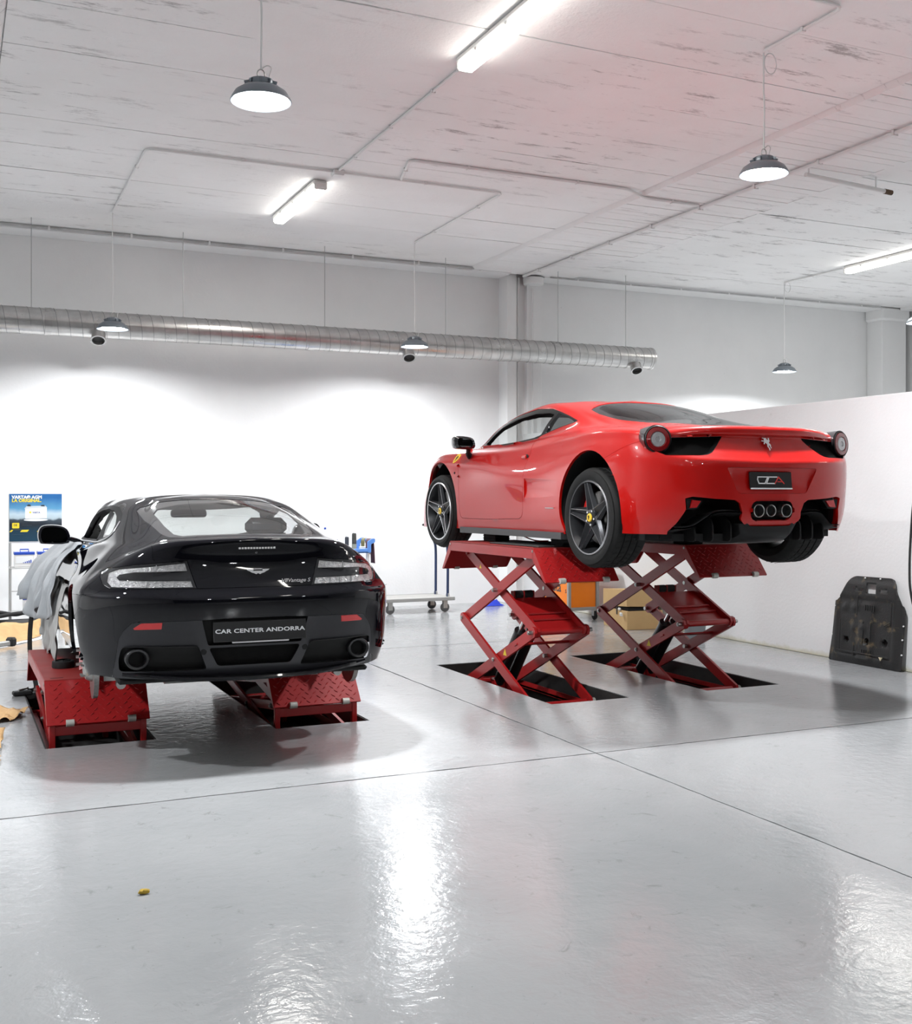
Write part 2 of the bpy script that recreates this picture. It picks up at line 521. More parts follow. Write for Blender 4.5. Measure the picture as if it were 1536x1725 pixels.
# ------------------------------------------------------------------ floor slabs with recessed lift pits
random.seed(4)
FX = [ROOM_X0, 3.51, 8.3, ROOM_X1]
FY = [ROOM_Y0, .87, 5.68, 10.5, WALL_Y]
g = Geo()
g.box((ROOM_X0, ROOM_Y0, -.60), (ROOM_X1, WALL_Y, -.50))
floor = tag(g.build('floor', M_GAP, None, 0), kind='structure')
for i in range(3):
    for j in range(4):
        x0, x1, y0, y1 = FX[i], FX[i + 1], FY[j], FY[j + 1]
        holes = [(a, b, PIT_Y0, PIT_Y1) for a, b in PITS if x0 < a < x1 and y0 < PIT_Y0 < y1]
        def lines(a, b, extra):
            n = max(2, int((b - a) / .11)); L_ = [a + (b - a) * k / n for k in range(n + 1)]
            for e in extra:
                k = min(range(len(L_)), key=lambda q: abs(L_[q] - e)); L_[k] = e
            return sorted(set(L_))
        LX = lines(x0, x1, [h[0] for h in holes] + [h[1] for h in holes])
        LY = lines(y0, y1, [PIT_Y0, PIT_Y1] if holes else [])
        g = Geo(); idx = {}
        def vid(a, b, lay):
            if (a, b, lay) in idx: return idx[a, b, lay]
            x, y = LX[a], LY[b]
            gp = .0062 if lay == 0 else .0078
            jx = random.uniform(-.0045, .0045); 
            if a == 0 and i > 0: x += gp + jx
            if a == len(LX) - 1 and i < 2: x -= gp + jx
            if b == 0 and j > 0: y += gp + jx
            if b == len(LY) - 1 and j < 3: y -= gp + jx
            z = (0.0, -.004, -.05)[lay] if lay else 0.0
            if lay == 0 and (a in (0, len(LX) - 1) or b in (0, len(LY) - 1)): z = -.0025
            idx[a, b, lay] = len(g.v); g.v.append((x, y, z)); return idx[a, b, lay]
        def solid(a, b):
            if a < 0 or b < 0 or a >= len(LX) - 1 or b >= len(LY) - 1: return False
            cx = (LX[a] + LX[a + 1]) / 2; cy = (LY[b] + LY[b + 1]) / 2
            return not any(h[0] < cx < h[1] and h[2] < cy < h[3] for h in holes)
        for a in range(len(LX) - 1):
            for b in range(len(LY) - 1):
                if not solid(a, b): continue
                g.f.append((vid(a, b, 0), vid(a + 1, b, 0), vid(a + 1, b + 1, 0), vid(a, b + 1, 0)))
                for (na, nb, p, q) in ((a, b - 1, (a, b), (a + 1, b)), (a + 1, b, (a + 1, b), (a + 1, b + 1)), (a, b + 1, (a + 1, b + 1), (a, b + 1)), (a - 1, b, (a, b + 1), (a, b))):
                    if not solid(na, nb):
                        g.f.append((vid(*p, 0), vid(*p, 2), vid(*q, 2), vid(*q, 0)))
        me = bpy.data.meshes.new('floor_slab'); me.from_pydata(g.v, [], g.f)
        link('floor_slab', me, M_FLOOR, floor, 30)
for a, b in PITS:
    g = Geo()
    t = .012
    g.box((a - .001, PIT_Y0, -PIT_D), (a + t, PIT_Y1, -.004)); g.box((b - t, PIT_Y0, -PIT_D), (b + .001, PIT_Y1, -.004))
    g.box((a, PIT_Y0 - .001, -PIT_D), (b, PIT_Y0 + t, -.004)); g.box((a, PIT_Y1 - t, -PIT_D), (b, PIT_Y1 + .001, -.004))
    g.box((a, PIT_Y0, -PIT_D - .02), (b, PIT_Y1, -PIT_D))
    g.build('pit_lining', M_PIT, floor, 0)
# debris baked into the floor joints is left to the material

# ------------------------------------------------------------------ walls
def wall(name, a, b, m):
    g = Geo(); g.box(a, b); return tag(g.build(name, m, None, 0), kind='structure')
wall('wall_back', (ROOM_X0, WALL_Y, -.5), (ROOM_X1 + .2, WALL_Y + .2, CEIL + .3), M_WALL)
wall('wall_left', (ROOM_X0 - .2, ROOM_Y0, -.5), (ROOM_X0, WALL_Y + .2, CEIL + .3), M_WALL)
wall('wall_right', (ROOM_X1, ROOM_Y0, -.5), (ROOM_X1 + .2, WALL_Y, CEIL + .3), M_WALL)
wall('wall_front', (ROOM_X0, ROOM_Y0 - .2, -.5), (ROOM_X1, ROOM_Y0, CEIL + .3), mat('dark_shutter', (.05, .052, .055), .6))
g = Geo(); g.box((PART_X, 3.2, -.001), (PART_X + .13, WALL_Y + .0, 2.44), .006)
tag(g.build('wall_partition', M_PART, None, 0), kind='structure')
# pilasters and edge beam
g = Geo(); g.box((7.30, 14.22, 0), (7.45, 14.5, CEIL), .004); g.box((7.45, 14.30, 0), (7.62, 14.5, CEIL)); g.box((7.62, 14.22, 0), (7.86, 14.5, CEIL), .004)
tag(g.build('trim_1', M_WALL, None, 0), kind='structure')
g = Geo(); g.box((14.40, 14.15, 0), (14.95, 14.5, CEIL), .01); g.box((14.35, 14.1, CEIL - .22), (15.0, 14.5, CEIL), .03)
tag(g.build('trim_2', M_WALL, None, 0), kind='structure')
g = Geo(); g.box((ROOM_X0, 14.12, CEIL - .045), (7.30, 14.5, CEIL + .02), .008); g.box((7.86, 14.12, CEIL - .045), (14.35, 14.5, CEIL + .02), .008)
tag(g.build('trim_3', M_WALL, None, 0), kind='structure')
g = Geo(); g.box((14.75, ROOM_Y0, CEIL - .045), (ROOM_X1, 14.1, CEIL + .02), .008)
tag(g.build('trim_4', M_WALL, None, 0), kind='structure')

# ------------------------------------------------------------------ ceiling of shuttered concrete strips
g = Geo(); g.box((ROOM_X0, ROOM_Y0, CEIL + .025), (ROOM_X1, WALL_Y, CEIL + .25))
ceil_o = tag(g.build('ceiling', M_GAP, None, 0), kind='structure')
random.seed(11)
BAND = [(-1.35, .35), (6.65, 8.35)]
BAYS = [(ROOM_X0, -1.35), (.35, 6.65), (8.35, 14.75)]
yy = 14.12
ys = [yy]
while yy > ROOM_Y0 + .3:
    yy -= .80 + random.uniform(-.05, .05); ys.append(max(yy, ROOM_Y0))
def strip(name, x0, x1, y0, y1, z, gap0, gap1, seg):
    n = max(2, int((x1 - x0) / seg))
    g = Geo(); P_ = []
    ph = random.random() * 9
    for k in range(n + 1):
        x = x0 + (x1 - x0) * k / n
        w0 = max(0, math.sin(x * .9 + ph) + .3 * math.sin(x * 4.1 + ph * 2))   # paint bridges parts of every joint
        w1 = max(0, math.sin(x * .8 + ph * 1.7 + 1) + .3 * math.sin(x * 3.7 + ph))
        a = y0 + .0006 + gap0 * min(1, w0) * random.uniform(.3, 1.0)
        b = y1 - .0006 - gap1 * min(1, w1) * random.uniform(.3, 1.0)
        P_.append((x, a, b))
    v = []; f = []
    for (x, a, b) in P_:
        v += [(x, a, z + .03), (x, a, z), (x, b, z), (x, b, z + .03)]
    for k in range(n):
        for q in range(3):
            f.append((k * 4 + q, k * 4 + q + 1, (k + 1) * 4 + q + 1, (k + 1) * 4 + q))
    g.add(v, f)
    return g.build(name, M_CEIL, ceil_o, 30)
for (x0, x1) in BAYS:
    for a, b in zip(ys[1:], ys[:-1]):
        vis = b > 3.5
        strip('ceiling_panel', x0, x1, a, b, CEIL + random.uniform(-.003, .003), .016, .016, .05 if vis else .5)
# narrow boards of the shallow beam band in view, plain soffit for the other one
y = 14.12; boards = None
sh = {}
while y > 3.0:
    wd = .125
    if boards is None:
        g = Geo(); g.box((6.70, -wd + .0015, CEIL - .035), (8.30, -.0015, CEIL + .02), .0025)
        boards = g.build('ceiling_board', M_CEIL, ceil_o, 0); boards.location.y = y
    else:
        o = boards.copy(); COL.objects.link(o); o.parent = ceil_o; o.location.y = y; o.location.z = random.uniform(-.003, .003)
    y -= wd
for bx0, bx1, ya, yb in ((-1.35, .35, ROOM_Y0, 14.12), (6.65, 8.35, ROOM_Y0, y + .125)):
    g = Geo(); g.box((bx0 + .05, ya, CEIL - .035), (bx1 - .05, yb, CEIL + .02)); g.build('ceiling_band', M_CEIL, ceil_o, 0)
for e0, e1 in ((-1.35, -1.30), (.35, .30), (6.65, 6.70), (8.35, 8.30)):
    g = Geo(); g.prism([(e0, CEIL + .01), (e1, CEIL - .036), (e1 + (e1 - e0) * .2, CEIL - .036), (e1 + (e1 - e0) * .2, CEIL + .02)], ROOM_Y0, 14.12, 'y')
    g.build('band_edge', M_CEIL, ceil_o, 30)

# ------------------------------------------------------------------ conduits on the ceiling
def conduit(name, pts, r, label, clips=True, cat='conduit', m=None):
    root = empty(name, (0, 0, 0), 0, label, cat)
    P_ = []
    V = [Vector(p) for p in pts]
    for i, p in enumerate(V):
        if 0 < i < len(V) - 1:
            a = (V[i - 1] - p); b = (V[i + 1] - p); l = min(.09, a.length * .4, b.length * .4)
            a.normalize(); b.normalize()
            for k in range(5):
                t = k / 4; P_.append((p + a * l) * (1 - t) ** 2 + p * 2 * t * (1 - t) + (p + b * l) * t * t)
        else:
            P_.append(p)
    g = Geo(); g.pipe(P_, r, 8); g.build('tube', m or M_CONDUIT, root)
    if clips:
        for a, b in zip(V[:-1], V[1:]):
            d = (b - a); L_ = d.length
            if L_ < .5: continue
            d.normalize()
            for k in range(max(1, int(L_ / .9))):
                c = a + d * (L_ * (k + .5) / max(1, int(L_ / .9)))
                g = Geo(); g.bar(c - d * .012, c + d * .012, r * 2.6, r * 2.8); g.build('clip', M_CONDUIT, root)
    return root
ZC = CEIL - .016
conduit('conduit', [(1.68, 13.0, ZC), (1.66, 10.5, ZC), (3.45, 10.48, ZC)], .012, 'thin white conduit elbow from the far left pendant lamp to the tube light junction')
conduit('conduit', [(3.55, 10.48, ZC), (5.33, 10.48, ZC), (5.35, 12.95, ZC)], .012, 'thin white conduit elbow from the junction box to the far middle pendant lamp')
conduit('conduit', [(4.16, 10.44, ZC), (4.0, 9.82, ZC), (6.45, 9.80, ZC), (6.72, 9.90, CEIL - .055), (7.42, 9.90, CEIL - .055)], .015, 'white conduit loop stepping down onto the boarded ceiling band')
conduit('conduit', [(3.49, 10.40, ZC), (3.49, 7.62, ZC)], .012, 'straight white conduit linking the two tube lights over the middle aisle')
conduit('conduit', [(7.50, 14.10, CEIL - .06), (7.48, 4.0, CEIL - .06)], .020, 'long thick white pipe along the boarded ceiling band')
conduit('conduit', [(11.38, 13.10, ZC), (11.42, 11.95, ZC)], .010, 'short white conduit from the tube light behind the partition to the far right lamp')
conduit('conduit', [(5.34, 6.35, ZC), (5.34, 5.57, ZC), (4.2, 5.57, ZC)], .012, 'white conduit corner feeding the pendant lamp over the red car')
conduit('conduit', [(1.64, 6.30, ZC), (1.64, 5.50, ZC), (4.2, 5.50, ZC)], .012, 'white conduit feeding the pendant lamp over the black coupe')
conduit('conduit', [(ROOM_X0 + .1, 14.06, CEIL - .02), (7.28, 14.06, CEIL - .02)], .018, 'dull grey pipe running along the top of the back wall', m=mat('dull_pipe', (.35, .345, .34), .55, nscale=3, ncol=(.6, .6, .6)))
conduit('conduit', [(7.92, 14.06, CEIL - .05), (14.3, 14.06, CEIL - .03)], .012, 'thin grey cable run along the top of the back wall behind the partition', m=mat('dull_pipe', (.35, .345, .34), .55))
conduit('conduit', [(7.50, 14.24, CEIL - .06), (7.50, 14.27, CEIL - .25), (7.50, 14.27, .3)], .014, 'left vertical conduit in the recess of the wall pillar')
conduit('conduit', [(7.70, 14.19, CEIL - .2), (7.70, 14.19, 1.0)], .012, 'right vertical conduit on the face of the wall pillar')
# short hanging pipe stub with a rusty end
r_ = empty('hanging_pipe', (0, 0, 0), 0, 'short white pipe stub with rusty end hanging under the ceiling at right', 'pipe')
g = Geo(); g.tube((7.56, 8.40, CEIL - .10), (8.62, 8.44, CEIL - .13), .022, n=12); g.build('tube', M_CONDUIT, r_)
g = Geo(); g.tube((8.62, 8.44, CEIL - .13), (8.72, 8.444, CEIL - .133), .026, n=12); g.build('rusty_end', mat('rust', (.16, .09, .05), .8, nscale=30, ncol=(.06, .05, .04)), r_)
g = Geo(); g.tube((8.50, 8.435, CEIL - .13), (8.50, 8.435, CEIL + .0), .008, n=8); g.build('hanger', M_CONDUIT, r_)
g = Geo(); g.tube((7.60, 8.40, CEIL - .10), (7.60, 8.40, CEIL - .03), .008, n=8); g.build('hanger', M_CONDUIT, r_)
# junction boxes
def jbox(c, s, label, n=0):
    r = empty('junction_box', c, 0, label, 'junction box')
    g = Geo(); g.box((-s[0] / 2, -s[1] / 2, -s[2]), (s[0] / 2, s[1] / 2, 0), .006); g.build('box', M_CONDUIT, r)
    g = Geo(); g.box((-s[0] / 2 + .006, -s[1] / 2 + .006, -s[2] - .008), (s[0] / 2 - .006, s[1] / 2 - .006, -s[2]), .003); g.build('lid', M_CONDUIT, r)
jbox((3.50, 10.48, CEIL - .002), (.11, .11, .045), 'small white junction box at the end of the tube light')
r = empty('junction_box', (7.70, 14.17, CEIL - .06), 0, 'round white junction box at the head of the wall pillar', 'junction box')
g = Geo(); g.lathe([(0, -.10), (.14, -.10), (.15, -.09), (.15, 0), (0, 0)], 28, 'z'); g.build('drum', M_CONDUIT, r)

# ------------------------------------------------------------------ high-bay pendant lamps
M_LAMPHOUSE = mat('lamp_grey_metal', (.22, .25, .28), .35, metal=.5)
M_LAMPGLOW = mat('pendant_glow', (1, 1, 1), .5, emis=(.94, .97, 1.0), estr=60.0)
def pendant(x, y, z, label, ring=False, group='round high-bay pendant lamps', power=1.0):
    r = empty('pendant_lamp', (x, y, z), 0, label, 'lamp', group)
    g = Geo()
    g.lathe([(.172, .000), (.176, .004), (.172, .016), (.150, .052), (.112, .078), (.070, .088), (.0, .090)], 48, 'z')
    g.lathe([(.172, .000), (.166, .004), (.154, .024), (.150, .032)], 48, 'z')
    g.build('reflector_dish', M_LAMPHOUSE, r)
    g = Geo(); g.lathe([(.150, .032), (.142, .026), (.0, .022)], 40, 'z'); g.build('lens', M_LAMPGLOW, r)
    g = Geo(); g.lathe([(.075, .085), (.078, .10), (.070, .125), (.045, .135), (0, .137)], 28, 'z')
    for k in range(10):
        a = 2 * PI * k / 10; g.bar((.05 * math.cos(a), .05 * math.sin(a), .11), (.095 * math.cos(a), .095 * math.sin(a), .095), .03, .004)
    g.build('driver_housing', M_LAMPHOUSE, r)
    g = Geo(); g.pipe([(.022 * math.cos(a), 0, .160 + .028 * math.sin(a)) for a in [2 * PI * k / 16 for k in range(16)]], .004, 6, closed=True); g.build('hook', M_STEEL, r)
    g = Geo(); g.pipe(crv([(0, 0, .188), (.035, .0, .215), (.06, 0, .205), (.05, 0, .16), (.045, 0, .12)], 4), .0035, 6); g.build('lead', M_CONDUIT, r)
    g = Geo()
    L_ = CEIL - z - .005
    g.pipe(crv([(0, 0, .188), (.004, 0, .5), (-.003, 0, L_ * .7), (0, 0, L_)], 6), .0065, 7); g.build('cord', M_CONDUIT, r)
    if ring:
        g = Geo(); g.pipe([(.06 + .055 * math.cos(a), 0, L_ - .07 + .075 * math.sin(a)) for a in [2 * PI * k / 20 for k in range(20)]], .004, 6, closed=True); g.build('cord_loop', M_CONDUIT, r)
    ld = bpy.data.lights.new('lamp_light', 'AREA'); ld.shape = 'DISK'; ld.size = .24; ld.energy = LAMP_W * power; ld.color = (.95, .975, 1.0); ld.spread = R(162)
    lo = bpy.data.objects.new('lamp_light', ld); COL.objects.link(lo); lo.parent = r; lo.location = (0, 0, .018)
    return r
pendant(1.64, 6.30, 3.80, 'large bright pendant lamp hanging over the black coupe')
pendant(5.38, 6.41, 3.86, 'bright pendant lamp hanging over the red sports car', True)
pendant(1.69, 13.05, 3.42, 'pendant lamp in front of the duct at the far left', power=.62)
pendant(5.36, 13.00, 3.42, 'pendant lamp in front of the duct near the middle', power=.62)
pendant(11.40, 13.12, 3.40, 'small pendant lamp behind the partition at right', True, power=.75)
pendant(11.55, 10.70, 3.80, 'pendant lamp cut off by the right picture edge')
PLN = ['behind the camera on the left', 'behind the camera on the right', 'off to the left of the black coupe', 'off to the left near the back wall', 'beyond the partition nearer the camera', 'farthest behind the camera']
for i, (x, y) in enumerate([(1.64, -3.4), (5.38, -3.4), (-2.2, 6.3), (-2.2, 13.0), (12.8, 4.0), (3.5, -6.5)]):
    pendant(x, y, 3.83, 'high-bay pendant lamp ' + PLN[i], group='pendant lamps outside the view', power=.62 if y > 12 else (.75 if y < 0 else 1.0))

# ------------------------------------------------------------------ fluorescent battens
M_TUBEGLOW = mat('tube_diffuser', (1, 1, 1), .4, emis=(1.0, .97, .90), estr=13.0)
M_BATTEN = mat('batten_body', (.72, .71, .69), .45)
def batten(x, y0, y1, label, group='fluorescent battens on the ceiling'):
    r = empty('tube_light', (x, (y0 + y1) / 2, CEIL - .002), 0, label, 'tube light', group)
    h = (y1 - y0) / 2
    g = Geo(); g.box((-.075, -h, -.045), (.075, h, 0), .012); g.build('body', M_BATTEN, r)
    g = Geo(); g.prism(round_poly([(-.062, -.045), (-.062, -.085), (-.045, -.100), (.045, -.100), (.062, -.085), (.062, -.045)], .012, 3), -h + .02, h - .02, 'y'); g.build('diffuser', M_TUBEGLOW, r)
    for s_ in (-1, 1):
        g = Geo(); g.box((-.066, s_ * h - .02, -.098), (.066, s_ * h + .02, -.02), .012); g.build('end_cap', M_BATTEN, r)
        for k in (-.6, 0, .6):
            g = Geo(); g.box((s_ * .062 - .006, k * h - .015, -.06), (s_ * .062 + .006, k * h + .015, -.035), .002); g.build('clip', M_STEEL, r)
    ld = bpy.data.lights.new('tube_lamp', 'AREA'); ld.shape = 'RECTANGLE'; ld.size = .11; ld.size_y = 2 * h - .06; ld.energy = TUBE_W; ld.color = (1.0, .965, .90)
    lo = bpy.data.objects.new('tube_lamp', ld); COL.objects.link(lo); lo.parent = r; lo.location = (0, 0, -.106)
batten(3.46, 5.85, 7.42, 'bright fluorescent tube light cut off by the top picture edge')
batten(3.44, 10.85, 12.42, 'fluorescent tube light between the two far pendant lamps')
batten(11.44, 10.30, 11.88, 'fluorescent tube light at the right edge beyond the partition')
for x, y, nm in ((3.46, -.6, 'just behind the camera'), (3.46, -5.0, 'far behind the camera'), (11.44, 3.0, 'beyond the partition beside the camera')):
    batten(x, y, y + 1.57, 'fluorescent ceiling tube light ' + nm, 'tube lights outside the view')

# ------------------------------------------------------------------ ventilation duct
M_DUCT = mat('galvanised_duct', (.62, .61, .60), .30, metal=1.0, nscale=7, ncol=(.45, .44, .43), rvar=.10)
DY, DZ, DR = 13.70, 3.56, .155
DX0, DX1 = -4.6, 9.40
duct = empty('ventilation_duct', (0, DY, DZ), 0, 'long round galvanised spiral duct hanging along the back wall', 'duct')
joints = [-4.6, -1.4, 1.05, 4.20, 6.95, 7.75, DX1]
for a, b in zip(joints[:-1], joints[1:]):
    g = Geo(); n = max(2, int((b - a) / .3))
    g.lathe([(DR, a + (b - a) * k / n) for k in range(n + 1)], 40, 'x'); g.build('duct_section', M_DUCT, duct)
    # spiral lock seam
    g = Geo(); pitch = .135; turns = (b - a - .04) / pitch; N_ = max(8, int(turns * 28))
    g.pipe([(a + .02 + pitch * turns * k / N_, (DR + .0005) * math.cos(2 * PI * turns * k / N_), (DR + .0005) * math.sin(2 * PI * turns * k / N_)) for k in range(N_ + 1)], .0035, 5)
    g.build('spiral_seam', mat('duct_seam', (.30, .30, .30), .4, metal=1.0), duct)
for x in joints[1:-1]:
    g = Geo(); g.lathe([(DR, -.04), (DR + .006, -.038), (DR + .006, .038), (DR, .04)], 40, 'x', (x, 0, 0)); g.build('coupling_band', M_DUCT, duct)
g = Geo(); g.lathe([(DR, -.03), (DR + .007, -.025), (DR + .007, .005), (DR - .004, .008), (DR - .01, -.01), (0, -.012)], 40, 'x', (DX1, 0, 0)); g.build('end_cap', M_DUCT, duct)
for x in (1.62, 5.54, 9.10):
    g = Geo()
    d = Vector((-.10, -.55, -.83)).normalized(); st = len(g.v)
    g.lathe([(.080, .08), (.080, .235), (.090, .238), (.090, .252), (.072, .252), (.072, .20), (0, .19)], 28, 'z')
    g.xf(d.to_track_quat('Z', 'Y').to_matrix().to_4x4() @ Matrix.Translation((0, 0, 0)), st)
    g.xf(Matrix.Translation((x, 0, 0)), st)
    o = g.build('outlet_stub', M_DUCT, duct)
    g = Geo(); g.lathe([(0, .201), (.0715, .201)], 24, 'z'); g.xf(Matrix.Translation((x, 0, 0)) @ d.to_track_quat('Z', 'Y').to_matrix().to_4x4()); g.build('outlet_mouth', mat('duct_inside', (.05, .05, .05), .6), o)
for x in (-2.6, -.85, .87, 2.60, 4.40, 6.10, 7.84, 8.97):
    g = Geo(); g.tube((x, 0, DR - .005), (x, 0, CEIL - DZ), .0045, n=7); g.build('hanger_rod', mat('rod_steel', (.45, .45, .45), .45, metal=.9), duct)
    g = Geo(); g.lathe([(DR + .001, -.012), (DR + .0035, -.012), (DR + .0035, .012), (DR + .001, .012)], 40, 'x', (x, 0, 0)); g.build('hanger_strap', M_DUCT, duct)

# ------------------------------------------------------------------ car body toolkit
def cubic_spline(t, y, tq):
    """natural C2 cubic spline, y shape (n,k)"""
    n = len(t)
    h = np.diff(t)
    A = np.zeros((n, n)); B = np.zeros((n, y.shape[1]))
    A[0, 0] = A[-1, -1] = 1
    for i in range(1, n - 1):
        A[i, i - 1] = h[i - 1]; A[i, i] = 2 * (h[i - 1] + h[i]); A[i, i + 1] = h[i]
        B[i] = 6 * ((y[i + 1] - y[i]) / h[i] - (y[i] - y[i - 1]) / h[i - 1])
    M = np.linalg.solve(A, B)
    out = np.zeros((len(tq), y.shape[1]))
    for q, x in enumerate(tq):
        i = min(max(np.searchsorted(t, x) - 1, 0), n - 2)
        a = (t[i + 1] - x) / h[i]; b = (x - t[i]) / h[i]
        out[q] = a * y[i] + b * y[i + 1] + ((a ** 3 - a) * M[i] + (b ** 3 - b) * M[i + 1]) * h[i] ** 2 / 6
    return out

def hermite(t, y, tq):
    """C1 spline with finite-difference tangents limited against overshoot"""
    n = len(t)
    h = np.diff(t)
    d = np.diff(y, axis=0) / h[:, None]
    m = np.zeros_like(y)
    m[0] = d[0]; m[-1] = d[-1]
    for i in range(1, n - 1):
        m[i] = (d[i - 1] * h[i] + d[i] * h[i - 1]) / (h[i] + h[i - 1])
        lim = 3 * np.minimum(np.abs(d[i - 1]), np.abs(d[i]))
        flat = (d[i - 1] * d[i]) <= 0
        m[i] = np.where(flat, m[i] * 0.5, np.sign(m[i]) * np.minimum(np.abs(m[i]), lim + 0.15))
    out = np.zeros((len(tq), y.shape[1]))
    for q, x in enumerate(tq):
        i = min(max(np.searchsorted(t, x) - 1, 0), n - 2)
        s = (x - t[i]) / h[i]
        h00 = 2 * s ** 3 - 3 * s ** 2 + 1; h10 = s ** 3 - 2 * s ** 2 + s
        h01 = -2 * s ** 3 + 3 * s ** 2; h11 = s ** 3 - s ** 2
        out[q] = h00 * y[i] + h10 * h[i] * m[i] + h01 * y[i + 1] + h11 * h[i] * m[i + 1]
    return out

def shell(rings, nu=8, nv=7, smooth=2):
    """rings[k][i] control points of the half body (x>=0), k from sill to roof spine,
    i from rear centre to front centre. Returns bmesh of the whole mirrored shell."""
    G = np.array(rings, float)             # K x I x 3
    K, I, _ = G.shape
    # along columns: C2 spline through the points mirrored at both ends for symmetry
    rows = []
    for k in range(K):
        p = G[k]
        ml = p[3:0:-1] * np.array([-1, 1, 1]); mr = p[-2:-5:-1] * np.array([-1, 1, 1])
        q = np.vstack([ml, p, mr])
        seg = np.sqrt(np.linalg.norm(np.diff(q, axis=0), axis=1)) + 1e-4
        if k == K - 1:
            seg = np.sqrt(np.linalg.norm(np.diff(np.vstack([G[k - 1][3:0:-1], G[k - 1], G[k - 1][-2:-5:-1]]) * np.array([1, 1, 1]), axis=0), axis=1)) + 1e-4
        t = np.concatenate([[0], np.cumsum(seg)])
        tq = []
        for i in range(I - 1):
            a, b = t[3 + i], t[4 + i]
            tq += [a + (b - a) * s / nu for s in range(nu)]
        tq.append(t[3 + I - 1])
        r = cubic_spline(t, q, np.array(tq))
        r[0, 0] = 0; r[-1, 0] = 0
        if k == K - 1: r[:, 0] = 0
        rows.append(r)
    Rw = np.array(rows)                    # K x U x 3
    U = Rw.shape[1]
    out = np.zeros((U, (K - 1) * nv + 1, 3))
    for u in range(U):
        q = Rw[:, u]
        seg = np.sqrt(np.linalg.norm(np.diff(q, axis=0), axis=1)) + 1e-3
        t = np.concatenate([[0], np.cumsum(seg)])
        tq = []
        for k in range(K - 1):
            tq += [t[k] + (t[k + 1] - t[k]) * s / nv for s in range(nv)]
        tq.append(t[-1])
        out[u] = hermite(t, q, np.array(tq))
    V = out.shape[1]
    # full ring: right half u=0..U-1 then left half back
    full = np.concatenate([out, out[-2:0:-1] * np.array([-1, 1, 1])], axis=0)
    W = full.shape[0]
    for _ in range(smooth):                # light relaxation
        lap = (np.roll(full, 1, 0) + np.roll(full, -1, 0)) * 0.5 - full
        lv = np.zeros_like(full)
        lv[:, 1:-1] = (full[:, 2:] + full[:, :-2]) * 0.5 - full[:, 1:-1]
        d = 0.35 * lap + 0.35 * lv
        d[:, 0] = 0.2 * lap[:, 0]
        d[:, -1] = 0
        full = full + d
    bm = bmesh.new()
    vs = {}
    for a in range(W):
        for b in range(V):
            vs[a, b] = bm.verts.new(full[a, b])
    for a in range(W):
        a2 = (a + 1) % W
        for b in range(V - 1):
            try:
                bm.faces.new((vs[a, b], vs[a2, b], vs[a2, b + 1], vs[a, b + 1]))
            except ValueError:
                pass
    bmesh.ops.remove_doubles(bm, verts=bm.verts, dist=2e-4)
    bmesh.ops.recalc_face_normals(bm, faces=bm.faces)
    bm.normal_update()
    # outward check
    s_ = sum(f.normal.z for f in bm.faces if f.calc_center_median().z > 1.0)
    if s_ < 0:
        bmesh.ops.reverse_faces(bm, faces=bm.faces)
        bm.normal_update()
    return bm

AX = {'side': (1, 2), 'rear': (0, 2), 'top': (0, 1)}
def in_poly(p, poly):
    x, y = p; c = False; n = len(poly); j = n - 1
    for i in range(n):
        xi, yi = poly[i]; xj, yj = poly[j]
        if (yi > y) != (yj > y) and x < (xj - xi) * (y - yi) / (yj - yi) + xi:
            c = not c
        j = i
    return c

def knife(bm, poly, view, filt):
    """cut the outline poly (seen in a side / rear / top view) into the surface; returns the faces inside"""
    ia, ib = AX[view]
    xs = [p[0] for p in poly]; ys = [p[1] for p in poly]
    bx = (min(xs) - .002, max(xs) + .002, min(ys) - .002, max(ys) + .002)
    def fb(f):
        a = [v.co[ia] for v in f.verts]; b = [v.co[ib] for v in f.verts]
        return min(a), max(a), min(b), max(b)
    faces = {}
    for f in bm.faces:
        q = fb(f)
        if q[1] < bx[0] or q[0] > bx[1] or q[3] < bx[2] or q[2] > bx[3]:
            continue
        c = f.calc_center_median()
        if filt(c, f.normal):
            faces[f] = q
    n = len(poly)
    for i in range(n):
        p = poly[i]; q = poly[(i + 1) % n]
        dx, dy = q[0] - p[0], q[1] - p[1]
        ln = math.hypot(dx, dy)
        if ln < 1e-6: continue
        nx, ny = -dy / ln, dx / ln
        s0, s1, s2, s3 = min(p[0], q[0]) - 1e-4, max(p[0], q[0]) + 1e-4, min(p[1], q[1]) - 1e-4, max(p[1], q[1]) + 1e-4
        cand = []
        for f, b in faces.items():
            if b[1] < s0 or b[0] > s1 or b[3] < s2 or b[2] > s3: continue
            d = [(v.co[ia] - p[0]) * nx + (v.co[ib] - p[1]) * ny for v in f.verts]
            if min(d) < -2e-5 and max(d) > 2e-5:
                cand.append(f)
        if not cand: continue
        co = [0, 0, 0]; no = [0, 0, 0]
        co[ia], co[ib] = p; no[ia], no[ib] = nx, ny
        ge = set()
        for f in cand:
            ge.add(f); ge.update(f.edges); ge.update(f.verts)
            faces.pop(f, None)
        r = bmesh.ops.bisect_plane(bm, geom=list(ge), dist=2e-5, plane_co=co, plane_no=no)
        for g in r['geom']:
            if isinstance(g, bmesh.types.BMFace) and g.is_valid:
                faces[g] = fb(g)
    ins = []
    for f in faces:
        if f.is_valid:
            c = f.calc_center_median()
            if in_poly((c[ia], c[ib]), poly):
                ins.append(f)
    return ins

def take(bm, faces, keep=False):
    """move faces into a bmesh of their own"""
    nb = bmesh.new(); m = {}
    for f in faces:
        vs = []
        for v in f.verts:
            if v not in m:
                m[v] = nb.verts.new(v.co)
            vs.append(m[v])
        try:
            nb.faces.new(vs)
        except ValueError:
            pass
    if not keep:
        bmesh.ops.delete(bm, geom=list(faces), context='FACES')
    nb.normal_update()
    return nb

